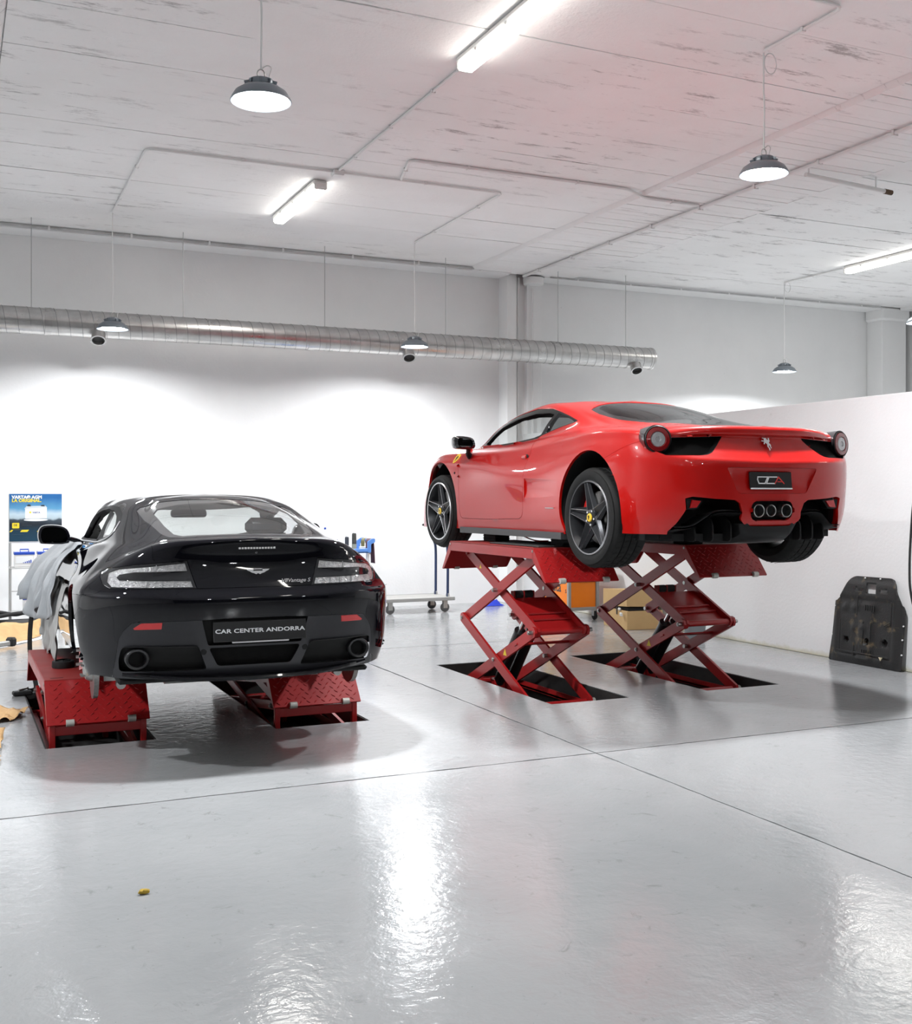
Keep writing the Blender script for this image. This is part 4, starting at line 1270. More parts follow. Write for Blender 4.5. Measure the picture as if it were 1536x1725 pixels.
    POD = round_poly([(-.178, .255), (.178, .255), (.178, .388), (-.178, .388)], .062, 6)
    pod = car.cut(POD, 'rear', REARF)
    for v in pod.verts: v.co.y += .07
    rim(pod, .07, vec=(0, -1, 0))
    po = P('exhaust_surround', pod, M_DARK)
    for k in (-1, 0, 1):
        g = Geo(); r = .043 if k else .040
        g.lathe([(r - .004, .12), (r - .004, .004), (r, 0), (r + .003, .004), (r + .003, .12)], 32, 'y', (k * .118, -.872 + .018 * (k == 0), .322))
        g.build('exhaust_tip', M_STEEL, po)
        g = Geo(); g.lathe([(0, .05), (r - .004, .05)], 24, 'y', (k * .118, -.872, .322))
        g.build('exhaust_bore', M_DARK, po)
    REC = round_poly([(-.385, .612), (-.29, .440), (.29, .440), (.385, .612)], .02, 3)
    rc = car.cut(REC, 'rear', REARF)
    for v in rc.verts:
        v.co.y += .022 * min(1, max(0, (.63 - v.co.z) / .05)) * min(1, max(0, (v.co.z - .44) / .08)) * min(1, max(0, (.40 - abs(v.co.x)) / .06))
    rc.normal_update()
    P('plate_recess', rc, M_RED)
    # bumper as a panel of its own
    BMP = [(-.262, .684), (-.279, .69), (-.436, .746), (-.60, .802), (-.70, .834), (-1.0, .838), (-1.0, .0), (-.05, 0), (-.2, .3)]
    b = car.cut(BMP, 'side', lambda c, n: c.y < -.05)
    rim(b, .018, filt=lambda p: p.z > .2, gap=.0016)
    bo = P('rear_bumper', b, M_RED)
    # engine lid: shut line at the lip
    rim(bm, .02, filt=lambda p: p.z > .16)
    body = P('body_shell', bm, M_RED)
    lining(car, .15, 2.45, .70, .03, M_CABIN)
    # amber side marker and small fittings
    for sd in (-1, 1):
        h = car.hit((sd * 1.5, -.50, .60), (-sd, 0, 0))[0]
        g = Geo(); g.box((-.004, -.035, -.05), (.004, .035, .05), .004); g.xf(Matrix.Translation((h.x, -.50, .61)) @ Matrix.Rotation(-sd * .3, 4, 'Z'))
        if sd > 0: P('side_marker', g, M_ORANGE_L)
        h = car.hit((sd * 1.5, 2.288, .632), (-sd, 0, 0))[0]
        g = Geo(); g.lathe([(0, -.003), (.010, -.003), (.012, .004)], 16, 'x', (0, 0, 0)); g.xf(Matrix.Translation((h.x, 2.288, .632)))
        P('side_repeater', g, M_ORANGE_L if sd > 0 else M_DARK)
    # tail lamps
    for sd in (-1, 1):
        g = Geo()
        # fairing: shrinking rings towards the front
        rings_ = []
        for q in range(9):
            f = q / 8.0
            rr = .094 * math.sqrt(max(.0, 1 - f ** 2.2)) * (1 - .30 * f) + .004
            rings_.append((sd * (.795 + .050 * f), -.660 + .34 * f, .800 + .040 * f, rr))
        n = 32
        def PP(i, j):
            cx, cy, cz, rr = rings_[i]
            a = 2 * PI * j / n
            return (cx + rr * math.cos(a), cy, cz + rr * math.sin(a))
        g.grid(PP, 9, n + 1)
        yaw = Matrix.Translation((sd * .795, -.660, .80)) @ Matrix.Rotation(sd * .25, 4, 'Z') @ Matrix.Rotation(-.05, 4, 'X') @ Matrix.Translation((-sd * .795, .660, -.80))
        g.xf(yaw)
        lo = P('tail_lamp', g, mat('carbon_lamp_shell', (.03, .03, .032), .25, coat=1.0, nscale=90, ncol=(.015, .015, .016)))
        c = (sd * .795, -.660, .80)
        g = Geo(); g.lathe([(.092, .0), (.094, -.004), (.088, -.010), (.084, -.006)], 40, 'y', c); g.xf(yaw); g.build('lamp_bezel', M_TRIM, lo)
        g = Geo(); g.lathe([(.084, -.006), (.080, -.012), (.055, -.014), (.051, -.008)], 40, 'y', c); g.xf(yaw); g.build('red_ring_lens', M_LENSRED, lo)
        g = Geo(); g.lathe([(.051, -.008), (.047, -.012), (.020, -.013), (.016, -.008), (0, -.007)], 40, 'y', c); g.xf(yaw); g.build('clear_lens', M_LENS, lo)
    # horse emblem on the tail panel
    h1 = car.hit((0, -2, .80), (0, 1, 0))[0]; h2 = car.hit((0, -2, .72), (0, 1, 0))[0]
    up = (h1 - h2).normalized()
    fm = frame_mat(h1 * .5 + h2 * .5 + Vector((0, -.003, .022)), (1, 0, 0), up)
    g = Geo(); g.prism([(p[0] * .058, p[1] * .062) for p in HORSE], 0, .006, 'z'); g.xf(fm)
    P('horse_badge', g, M_CHROME)
    # number plate
    g = Geo(); g.box((-.18, -.006, -.058), (.18, .006, .058), .004)
    g.xf(Matrix.Translation((-.025, -.872, .528)) @ Matrix.Rotation(R(-6), 4, 'X'))
    pl = P('number_plate', g, mat('plate_black', (.010, .010, .011), .35))
    g = Geo(); g.box((-.178, -.010, -.062), (.178, -.004, -.052), .002)
    g.xf(Matrix.Translation((-.025, -.872, .528)) @ Matrix.Rotation(R(-6), 4, 'X')); g.build('plate_edge', M_WHITE, pl)
    def stroke(pts, wd, m, nm):
        g = Geo()
        for a, b_ in zip(pts[:-1], pts[1:]):
            g.bar((a[0], -.0075, a[1]), (b_[0], -.0075, b_[1]), wd, .003, (0, -1, 0.0))
        g2 = Geo()
        for a, b_ in zip(pts[:-1], pts[1:]):
            d = Vector((b_[0] - a[0], b_[1] - a[1])); d.normalize()
            a2 = (a[0] - d.x * wd * .45, a[1] - d.y * wd * .45); b2 = (b_[0] + d.x * wd * .45, b_[1] + d.y * wd * .45)
            nrm = Vector((-d.y, d.x)) * wd * .5
            g2.prism([(a2[0] - nrm.x, a2[1] - nrm.y), (b2[0] - nrm.x, b2[1] - nrm.y), (b2[0] + nrm.x, b2[1] + nrm.y), (a2[0] + nrm.x, a2[1] + nrm.y)], -.0085, -.006, 'y')
        g2.xf(Matrix.Translation((-.025, -.872, .528)) @ Matrix.Rotation(R(-6), 4, 'X'))
        g2.build(nm, m, pl, 0)
    W8 = .0075
    stroke([(-.035, .022), (-.112, .022), (-.116, .004), (-.106, -.022), (-.055, -.022), (-.028, .022)], W8, M_WHITE, 'letter_c')
    stroke([(.050, .022), (-.018, .022), (-.042, -.022), (.028, -.022)], W8, M_WHITE, 'letter_c')
    stroke([(.030, -.022), (.064, .022), (.108, -.022)], W8, M_LETRED, 'letter_a')
    stroke([(.056, -.010), (.086, -.010)], W8 * .8, M_LETRED, 'letter_a_bar')
    # diffuser: dark tray, blades, fins
    g = Geo()
    prof = [(-.80, .155), (-.60, .135), (-.30, .125)]
    g.box((-.735, -.60, .13), (.735, -.585, .46))                      # closing panel
    g.prism([(-.64, -.60), (-.25, -.74), (-.20, -.30), (-.80, -.30)], .115, .165, 'z')
    g.prism([(.25, -.74), (.64, -.60), (.80, -.30), (.20, -.30)], .115, .165, 'z')
    tun = crv([(-.835, .218, .205), (-.82, .165, .215), (-.77, .122, .22), (-.68, .100, .22), (-.50, .090, .215), (-.28, .088, .20)], 4)
    def TN(i, j):
        y, zb, hw = tun[i]
        return [(-hw * 1.12, y, .235), (-hw, y, zb + .03), (-hw * .82, y, zb), (0, y, zb - .004), (hw * .82, y, zb), (hw, y, zb + .03), (hw * 1.12, y, .235)][j]
    g.grid(TN, len(tun), 7)
    dfo = P('diffuser', g, M_TRIM)
    for sd in (-1, 1):
        g = Geo()
        path = crv([(.23, .312), (.36, .322), (.46, .312), (.54, .262), (.60, .224), (.66, .212), (.715, .212)], 5)
        yb = lambda x: -.855 + .11 * max(0, (x - .3) / .4) ** 1.5
        def B(i, j):
            x, z = path[i]
            o = [(0, 0), (.02, .008), (.24, -.035), (.24, -.05), (.02, -.016), (0, -.010)][j]
            return (sd * x, yb(x) + o[0], z + o[1])
        g.grid(B, len(path), 6)
        g.build('diffuser_blade', M_TRIM, dfo)
        for x in (.30, .43, .555):
            g = Geo()
            zt = .295 if x < .5 else .235
            g.prism(round_poly([(-.80 + .2 * (x - .3), .115), (-.80 + .2 * (x - .3), zt - .06), (-.72, zt), (-.5, zt), (-.5, .115)], .03, 4), sd * (x - .006), sd * (x + .006), 'x')
            g.build('diffuser_fin', M_TRIM, dfo)
        # rear fog / reflector unit in the opening corner
        g = Geo(); pts = [(.515, .392), (.60, .404), (.655, .398), (.645, .335), (.60, .330), (.56, .338)]
        pts = [(sd * p[0], p[1]) for p in pts]
        g.prism(pts, -.80 + .02, -.70, 'y'); g.build('fog_lamp_housing', M_TRIM, dfo)
        g = Geo(); pts = [(.54, .388), (.61, .396), (.628, .342), (.575, .345)]
        pts = [(sd * p[0], p[1]) for p in pts]
        g.prism(pts, -.79, -.77, 'y'); g.build('fog_lamp', M_REFL, dfo)
    # floor pan, skirts, liners
    g = Geo(); g.box((-.80, -.30, .128), (.80, 3.4, .15), .01); P('floor_pan', g, M_DARK)
    g = Geo(); g.box((-.55, -.55, .15), (.55, 3.3, .30), .03); P('inner_floor', g, M_DARK)
    for sd in (-1, 1):
        g = Geo()
        g.prism([(sd * .84, .37), (sd * .945, .37), (sd * .925, .75), (sd * .912, 1.2), (sd * .912, 1.65), (sd * .92, 2.0), (sd * .93, 2.2), (sd * .84, 2.2)], .098, .150, 'z')
        P('side_skirt', g, mat('skirt_grey', (.05, .05, .052), .45))
        arch_liner(car, sd * .93, sd * .52, RA[0], RA[1], RA[2] + .004, M_DARK)
        arch_liner(car, sd * .845, sd * .52, FA[0], FA[1], FA[2] + .004, M_DARK, .02, PI + .2)
    # cabin
    g = Geo(); g.box((-.70, .30, .25), (.70, 2.3, .29)); P('cabin_floor', g, M_CABIN)
    g = Geo(); g.box((-.50, .22, .28), (.50, .26, .92), .02); P('rear_bulkhead', g, M_CABIN)
    g = Geo(); g.prism(round_poly([(1.95, .45), (1.80, .70), (1.85, .82), (2.05, .88), (2.45, .84), (2.45, .4)], .04, 3), -.66, .66, 'x'); P('dashboard', g, M_CABIN)
    for sx in (-.37, .37):
        seat(car, sx, .95, .28, .99, M_CABIN)
        g = Geo(); g.box((sx - .10, .60, .93), (sx + .10, .68, 1.02), .03); P('headrest', g, M_CABIN)
    g = Geo(); g.pipe([(-.37 + .17 * math.cos(a), 1.70 - .05 * math.sin(a), .78 + .165 * math.sin(a)) for a in [2 * PI * i / 24 for i in range(24)]], .014, 8, closed=True)
    g.bar((-.53, 1.70, .78), (-.21, 1.70, .78), .03, .012); P('steering_wheel', g, M_CABIN)
    # inner door cards
    for sd in (-1, 1):
        g = Geo(); g.prism(round_poly([(1.08, .30), (2.15, .30), (2.15, .83), (1.5, .845), (1.12, .865)], .03, 3), sd * .66, sd * .70, 'x'); P('door_card', g, M_CABIN)
    # mirrors
    for sd in (-1, 1):
        h = Vector((sd * .855, 2.10, .80))
        g = Geo()
        g.pipe(crv([(h.x, 2.12, .765), (sd * .905, 2.08, .80), (sd * .93, 2.02, .835), (sd * .965, 1.99, .855)], 4), [.03, .03, .028, .026, .024, .022, .02, .02, .02, .02, .02, .02, .02], 10)
        mo = P('door_mirror', g, M_TRIM)
        g = Geo()
        n = 20
        sec = [(-.055, .70), (-.04, .96), (-.01, 1.0), (.04, .93), (.08, .72), (.105, .42), (.115, .05)]
        sh_ = [(-.10, -.045), (.04, -.052), (.095, -.04), (.112, .0), (.105, .05), (.06, .064), (-.06, .054), (-.105, .02)]
        out = crv(sh_, 3, closed=True)
        def MP(i, j):
            k = sec[i]; p = out[j % len(out)]
            return (sd * (1.0 - p[0] * k[1] * -1 * .92), 1.985 + k[0], .885 + p[1] * k[1])
        g.grid(MP, len(sec), len(out) + 1)
        g.build('mirror_housing', mat('gloss_black', (.008, .008, .009), .12, coat=1.0), mo)
        g = Geo(); g.prism([(sd * (1.0 + p[0] * .60 * .92), .885 + p[1] * .64 * 1.0) for p in out], 1.985 - .050, 1.985 - .046, 'y')
        g.build('mirror_glass', M_MIRROR, mo)
    # fender shields and script
    for sd in (-1, 1):
        c_ = (2.335, .765)
        h = [car.hit((sd * 1.5, c_[0] + dy, c_[1] + dz), (-sd, 0, 0))[0] for dy, dz in ((0, 0), (-.03, 0), (.03, 0), (0, .04))]
        xd = (h[1] - h[2]).normalized() * (1 if sd < 0 else -1); yd = (h[3] - h[0])
        fm = frame_mat(h[0], xd, yd)
        sg = [(-.036, .05), (.036, .05), (.037, .0), (.028, -.032), (0, -.06), (-.028, -.032), (-.037, 0)]
        g = Geo(); g.prism(round_poly(sg, .01, 3), -.002, .004, 'z'); g.xf(fm @ Matrix.Rotation(.25 * sd, 4, 'Z')); so = P('fender_shield', g, M_YELLOW)
        g = Geo(); g.prism([(p[0] * .026, p[1] * .034 - .004) for p in HORSE], .004, .0052, 'z'); g.xf(fm @ Matrix.Rotation(.25 * sd, 4, 'Z')); g.build('horse_emblem', M_DARK, so, 0)
    h = car.hit((-1.5, .55, .332), (1, 0, 0))[0]; h2 = car.hit((-1.5, .45, .332), (1, 0, 0))[0]; h3 = car.hit((-1.5, .55, .37), (1, 0, 0))[0]
    g = Geo(); g.bar(h + Vector((-.003, .06, 0)), h2 + Vector((-.003, .02, 0)), .006, .003); P('side_script', g, M_STEEL)
    # front lamps and intake
    HL = [(.80, 3.02), (.62, 3.15), (.58, 3.05), (.70, 2.72), (.745, 2.72)]
    for sd in (-1, 1):
        pl2 = [(sd * p[0], p[1]) for p in HL]
        h = [car.hit((p[0], p[1], 2), (0, 0, -1))[0] for p in pl2]
        g = Geo(); g.add([tuple(q + Vector((0, 0, .004))) for q in h], [tuple(range(len(h)))]); P('headlamp', g, M_LENS)
    g = Geo(); g.box((-.42, 3.60, .16), (.42, 3.72, .30), .03); P('front_grille', g, M_MESH)
    # wheels
    y_r, y_f = -.03, 2.62
    make_wheel('wheel', root, (-.95, y_r, .358), .358, .295, .262, -1, R(-8), R(20), M_RIMEDGE)
    make_wheel('wheel', root, (.95, y_r, .358), .358, .295, .262, 1, R(20), R(160), M_RIMEDGE)
    make_wheel('wheel', root, (-.953, y_f, .375), .336, .235, .262, -1, R(0), PI, M_ALU)
    make_wheel('wheel', root, (.953, y_f, .375), .336, .235, .262, 1, R(40), 0, M_ALU)
    return car

# ------------------------------------------------------------------ black coupe on the lowered lift
def build_dark():
    car = Car('coupe_car', DARK_POS, R(DARK_YAW), DARK_RINGS, 0.0,
              'black two-door coupe with its wheels off standing on the low lift')
    P = car.part
    bm = car.bm
    root = car.root
    RA = (0.0, .335, .385); FA = (2.60, .335, .385)
    for sd, fl in ((-1, LEFT), (1, RIGHT)):
        for a in (RA, FA):
            car.cut(ellipse(a[0], a[1], a[2], a[2], 44), 'side', fl)
    DLO = [(2.0, .925), (1.82, 1.025), (1.58, 1.118), (1.25, 1.170), (.9, 1.182), (.70, 1.170), (.50, 1.134), (.33, 1.082), (.25, 1.032), (.245, 1.005), (.29, .982), (.36, .968), (.646, .944), (1.2, .930), (1.7, .920)]
    INN = [(1.92, .940), (1.77, 1.020), (1.55, 1.094), (1.23, 1.146), (.9, 1.158), (.72, 1.148), (.54, 1.112), (.37, 1.062), (.30, 1.025), (.30, 1.003), (.37, .985), (.65, .961), (1.2, .946), (1.7, .937)]
    for sd, fl in ((-1, LEFT), (1, RIGHT)):
        d = car.cut(DLO, 'side', fl)
        ins = take(d, knife(d, INN, 'side', fl))
        # quarter pane behind the door pillar
        qp = take(ins, knife(ins, [(.74, 1.2), (.20, 1.2), (.20, .9), (.60, .9)], 'side', fl))
        push(d, .001); rim(d, .03)
        fo = P('window_frame', d, M_TRIM)
        g = Geo()
        pts = []
        for (y, z) in DLO[7:] + DLO[:1]:
            h = car.hit((sd * 1.5, y, z), (-sd, 0, 0))[0]
            if h: pts.append(h + Vector((sd * .004, 0, 0)))
        g.pipe(crv([tuple(p) for p in pts], 3), .005, 6)
        g.build('chrome_strip', M_ALU, fo)
        g = Geo()
        top = [car.hit((sd * 1.5, y, z), (-sd, 0, 0))[0] for y, z in ((.74, 1.135), (.60, .95))]
        g.bar(top[0] - Vector((sd * .006, 0, 0)), top[1] - Vector((sd * .006, 0, 0)), .012, .03, (0, 1, .2)); g.build('quarter_bar', M_TRIM, fo)
        push(qp, -.004)
        P('quarter_window', qp, M_GLASSC)
    RG = sym([(0, -.565), (.2, -.56), (.36, -.535), (.42, -.47), (.455, -.35), (.495, .06), (.505, .38), (.47, .47), (.38, .495), (.2, .475), (0, .47)])
    g1 = car.cut(RG, 'top', TOPF)
    INR = sym([(0, -.53), (.2, -.525), (.35, -.495), (.39, -.42), (.415, -.2), (.43, .16), (.39, .28), (.26, .325), (0, .335)])
    inner = take(g1, knife(g1, INR, 'top', TOPF))
    push(g1, -.002); rim(g1, .010)
    P('rear_window_border', g1, mat('smoked_glass', (.035, .035, .036), .05, coat=1.0))
    push(inner, -.002)
    P('rear_window', inner, M_GLASSC)
    WS = sym([(0, 1.60), (.3, 1.57), (.46, 1.50), (.57, 1.62), (.63, 1.82), (.56, 2.10), (.4, 2.23), (.2, 2.30), (0, 2.32)])
    ws = car.cut(WS, 'top', lambda c, n: n.z > 0.05 and c.z > .85 and c.y > 1.35)
    push(ws, -.003)
    P('windscreen', ws, M_GLASSC)
    # doors
    DOOR = [(2.06, .22), (2.09, .5), (2.10, .75), (2.04, .93), (1.5, .96), (.62, .97), (.60, .93), (.66, .80), (.74, .6), (.74, .35), (.70, .22)]
    for sd, fl in ((-1, LEFT), (1, RIGHT)):
        d = car.cut(DOOR, 'side', fl)
        rim(d, .02, gap=.002)
        P('door', d, M_BLACKP)
    # tail lamps cut out of the surface
    LP = [(.806, .790), (.798, .818), (.765, .842), (.643, .866), (.37, .889), (.322, .737), (.523, .737), (.766, .735), (.797, .755)]
    STR = [(.765, .818), (.715, .840), (.382, .873), (.371, .832), (.644, .826), (.717, .811), (.731, .794), (.718, .779), (.354, .777), (.343, .744), (.756, .743), (.776, .768)]
    for sd in (-1, 1):
        fl = lambda c, n: c.y < -.3 and n.y < .1 and c.x * sd > .25
        lp = car.cut([(sd * p[0], p[1]) for p in LP][::sd], 'rear', fl)
        st = take(lp, knife(lp, [(sd * p[0], p[1]) for p in STR][::sd], 'rear', fl))
        rim(lp, .004)
        push(lp, -.003)
        lo = P('tail_lamp', lp, mat('lamp_black', (.010, .010, .012), .08, coat=1.0))
        push(st, -.004)
        so = bm_obj('lens_strip', st, mat('tail_lamp_lens', (.55, .55, .55), .16, metal=.5, coat=1.0, nscale=55, ncol=(.22, .22, .225), bump=.6, bscale=120), lo)
        # bright dividers inside the strips
        g = Geo()
        for x, z0, z1 in ((.53, .834, .866), (.50, .745, .776), (.44, .745, .776), (.58, .745, .776)):
            h = car.hit((sd * x, -2, (z0 + z1) / 2), (0, 1, 0))[0]
            g.box((sd * x - .002, h.y - .001, z0 - .002), (sd * x + .002, h.y + .004, z1 - .002))
        g.build('lens_divider', M_ALU, lo)
    # lower valance with its openings
    VAL = sym([(0, .10), (.76, .10), (.745, .27), (.722, .46), (.700, .505), (.66, .548), (.62, .556), (.30, .560), (0, .572)])
    RV = lambda c, n: c.y < -.30 and n.y < -.05
    val = car.cut(VAL, 'rear', lambda c, n: c.y < -.35 and n.y < .3)
    rim(val, .006)
    PRC = round_poly([(-.30, .566), (-.262, .418), (.262, .418), (.30, .566)], .012, 2)
    MSH = round_poly([(-.258, .404), (-.205, .300), (.205, .300), (.258, .404)], .02, 3)
    # exhaust cut-outs
    pr = take(val, knife(val, PRC, 'rear', RV))
    ms = take(val, knife(val, MSH, 'rear', RV))
    vo_list = []
    exs = []
    for sd in (-1, 1):
        EX = round_poly([(sd * p[0], p[1]) for p in [(.315, .418), (.705, .420), (.722, .35), (.715, .278), (.262, .283)]], .02, 3)
        exs.append((sd, take(val, knife(val, EX, 'rear', lambda c, n: RV(c, n) and c.x * sd > .1))))
    refl = []
    for sd in (-1, 1):
        RP = [(sd * q[0], q[1]) for q in ((.612, .549), (.505, .552), (.508, .517), (.645, .514), (.650, .522))]
        refl.append(take(val, knife(val, RP[::sd], 'rear', RV)))
    vo = P('rear_valance', val, M_GREYV)
    for e in refl:
        push(e, .002); rim(e, .006); P('reflector', e, M_REFL)
    for v in pr.verts: v.co.y += .035
    rim(pr, .037, vec=(0, -1, 0)); bm_obj('plate_recess', pr, M_DARK, vo)
    for v in ms.verts: v.co.y += .03
    rim(ms, .032, vec=(0, -1, 0)); bm_obj('mesh_grille', ms, M_MESH, vo)
    for sd, e in exs:
        for v in e.verts: v.co.y += .06 * min(1.0, max(.0, (.425 - v.co.z) / .06))
        rim(e, .03, vec=(0, -1, 0)); bm_obj('exhaust_recess', e, M_DARK, vo)
    # bumper panel
    BMP = [(-.12, .672), (-.19, .678), (-.40, .688), (-.53, .697), (-.565, .728), (-.60, .7335), (-1.0, .7345), (-1.0, .0), (0, 0), (-.1, .3)]
    b = car.cut(BMP, 'side', lambda c, n: c.y < -.1)
    rim(b, .014, filt=lambda p: p.z > .3, gap=.0014)
    P('rear_bumper', b, M_BLACKP)
    # boot lid
    f1 = knife(bm, [(-.37, .8875), (-.3215, .7345), (.3215, .7345), (.37, .8875)], 'rear', lambda c, n: c.y < -.6 and n.y < -.1 and abs(c.x) < .5)
    f2 = knife(bm, [(-.538, .8875), (-.538, .8865), (.538, .8865), (.538, .8875)], 'rear', lambda c, n: c.y < -.5 and n.y < .1)
    tp = sym([(0, -1.2), (.545, -1.2), (.548, -.66), (.53, -.56), (.495, -.46), (.43, -.33), (.38, -.40), (.30, -.48), (0, -.50)])
    f3 = knife(bm, tp, 'top', lambda c, n: c.z > .887 and c.y < -.3)
    f1 = [f for f in bm.faces if f.calc_center_median().y < -.6 and in_poly((f.calc_center_median().x, f.calc_center_median().z), [(-.37, .8876), (-.3215, .7345), (.3215, .7345), (.37, .8876)])]
    lid = take(bm, list(set(f1 + [f for f in f3 if f.is_valid])))
    rim(lid, .014, gap=.0016)
    for v in lid.verts:                       # keep every edge vertex on or under the skin
        q, qn, _, dist = car.bvh.find_nearest(v.co)
        if (v.co - q).dot(qn) > .001 or dist > .016:
            v.co = q - qn * .004
    # drop slivers thrown far from their neighbours
    bad = [f for f in lid.faces if max(e.calc_length() for e in f.edges) > .12]
    bmesh.ops.delete(lid, geom=bad, context='FACES')
    P('boot_lid', lid, M_BLACKP)
    rim(bm, .02, filt=lambda p: p.z > .26)
    P('body_shell', bm, M_BLACKP)
    lining(car, -.05, 2.2, .74, .03, mat('grey_headlining', (.10, .10, .10), .9))
    # tail pipes and sensors
    for sd in (-1, 1):
        # tail pipes
        g = Geo()
        c = (sd * .63, -.735, .352)
        g.lathe([(.040, .14), (.040, .018), (.046, .004), (.056, 0), (.060, .006), (.058, .10)], 36, 'y', c)
        g.xf(Matrix.Translation(Vector(c)) @ Matrix.Diagonal((1.08, 1, .96, 1)) @ Matrix.Translation(-Vector(c)))
        to = P('tail_pipe', g, mat('dark_pipe', (.05, .05, .052), .38, metal=.6))
        g = Geo(); g.lathe([(0, .06), (.041, .06)], 24, 'y', c); g.build('pipe_bore', M_DARK, to)
        # parking sensors
        q = car.hit((sd * .285, -2, .385), (0, 1, 0))[0]
        g = Geo(); g.lathe([(0, -.004), (.010, -.004), (.016, -.002), (.018, .004)], 20, 'y', tuple(q)); P('parking_sensor', g, M_TRIM)
    # number plate with lettering
    g = Geo(); g.box((-.262, -.005, -.057), (.262, .005, .057), .004)
    MP = Matrix.Translation((.024, -.832, .494)) @ Matrix.Rotation(R(-7), 4, 'X')
    g.xf(MP)
    pl = P('number_plate', g, mat('plate_black', (.010, .010, .011), .35))
    fm = MP @ frame_mat((0, -.0052, .0), (1, 0, 0), (0, 0, 1))
    text_obj('plate_lettering', 'CAR CENTER ANDORRA', .031, fm, M_WHITE, pl, extrude=.0012, sx=1.42, bold=.0008, space=1.04)
    g = Geo(); g.box((-.16, -.010, -.066), (.16, .0, -.057), .002); g.xf(MP); g.build('plate_holder_edge', M_ALU, pl)
    # lid fittings
    y0 = car.hit((.016, -2, .951), (0, 1, 0))[0].y
    g = Geo(); g.prism(round_poly([(-.094, .944), (.126, .944), (.118, .957), (-.086, .957)], .004, 2), y0 - .003, y0 + .004, 'y'); bl = P('brake_light', g, M_TRIM)
    for k in range(13):
        x = -.082 + k * .0163
        g = Geo(); g.box((x - .006, y0 - .005, .9455), (x + .006, y0 - .001, .9555), .001); g.build('led', mat('led_clear', (.75, .75, .74), .25, coat=1), bl)
    q = car.hit((.014, -2, .925), (0, 1, 0))[0]
    g = Geo(); g.lathe([(0, -.002), (.006, -.002), (.008, .001)], 18, 'y', tuple(q)); P('boot_lock', g, M_CHROME)
    h1 = car.hit((.018, -2, .838), (0, 1, 0))[0]; h2 = car.hit((.018, -2, .80), (0, 1, 0))[0]
    fm = frame_mat(h1 * .5 + h2 * .5 + Vector((0, -.002, 0)), (1, 0, 0), h1 - h2)
    wing = [(-.066, .014), (-.03, .013), (-.018, .017), (.018, .017), (.03, .013), (.066, .014), (.058, .006), (.046, .001), (.036, -.006), (.022, -.010), (.010, -.016), (.004, -.011), (-.004, -.011), (-.010, -.016), (-.022, -.010), (-.036, -.006), (-.046, .001), (-.058, .006)]
    g = Geo(); g.prism(wing, 0, .004, 'z'); g.xf(fm); wo = P('wing_badge', g, M_CHROME)
    g = Geo(); g.box((-.026, .004, .004), (.026, .012, .0052)); g.xf(fm); g.build('badge_bar', M_TRIM, wo)
    h1 = car.hit((.235, -2, .775), (0, 1, 0))[0]; h2 = car.hit((.235, -2, .755), (0, 1, 0))[0]; h3 = car.hit((.30, -2, .765), (0, 1, 0))[0]; h4 = car.hit((.17, -2, .765), (0, 1, 0))[0]
    fm = frame_mat(h1 * .5 + h2 * .5 + Vector((-.005, -.003, 0)), h3 - h4, h1 - h2)
    text_obj('model_script', 'V8Vantage S', .030, fm, M_CHROME, root, extrude=.0015, sx=1.12, shear=.3, bold=.0004)
    # underside
    g = Geo(); g.box((-.72, -.62, .20), (.72, 3.3, .23), .01); P('floor_pan', g, M_DARK)
    g = Geo(); g.box((-.52, -.60, .22), (.52, 3.2, .34), .02); P('inner_floor', g, M_DARK)
    g = Geo(); g.tube((-.45, -.45, .25), (.45, -.45, .25), .085, n=18); P('silencer', g, M_STEEL)
    # lip under the bumper
    g = Geo()
    lip = crv([(-.70, -.62, .262), (-.55, -.72, .25), (-.35, -.785, .236), (0, -.80, .228), (.35, -.785, .236), (.55, -.72, .25), (.70, -.62, .262)], 6)
    def LPf(i, j):
        x, y, z = lip[i]
        o = [(0.02, .018), (-.018, .010), (-.022, 0), (-.012, -.012), (.10, -.020), (.10, .01)][j]
        return (x, y + o[0], z + o[1])
    g.grid(LPf, len(lip), 6); P('lower_lip', g, M_BLACKP)
    for sd in (-1, 1):
        arch_liner(car, sd * .855, sd * .50, RA[0], RA[1], RA[2] + .003, M_DARK, .0, PI)
        arch_liner(car, sd * .84, sd * .50, FA[0], FA[1], FA[2] + .003, M_DARK, .0, PI)
        # exposed hubs with studs and calipers
        for y in (RA[0], FA[0]):
            hz = .220
            g = Geo(); g.lathe([(.07, -.014), (.188, -.014), (.188, .014), (.07, .014)], 48, 'x', (sd * .795, y, hz), closed_prof=True); do = P('brake_disc', g, M_DISC)
            g = Geo(); g.lathe([(0, sd * .06), (.035, sd * .06), (.072, sd * .045), (.085, sd * .02), (.09, 0)], 32, 'x', (sd * .80, y, hz)); g.build('disc_bell', M_STEEL, do)
            for k in range(5):
                a = 2 * PI * k / 5 + .3
                g = Geo(); p = (sd * .83, y + .057 * math.cos(a), hz + .057 * math.sin(a)); g.tube(p, (sd * .875, p[1], p[2]), .0065, n=8); g.build('wheel_stud', M_STEEL, do)
            g = Geo()
            ang = R(15)
            g.lathe([(.11, -.05), (.205, -.062), (.225, -.05), (.225, .05), (.205, .062), (.11, .05)], 10, 'x', (sd * .805, y, hz), ang - .48, ang + .48, closed_prof=True)
            co = P('brake_caliper', g, M_CALIPER)
            for k in (-.28, 0, .28):
                g = Geo(); p = (sd * .865, y + .165 * math.cos(ang + k), hz + .165 * math.sin(ang + k)); g.tube(p, (p[0] + sd * .022, p[1], p[2]), .010, n=6); g.build('caliper_bolt', M_STEEL, co)
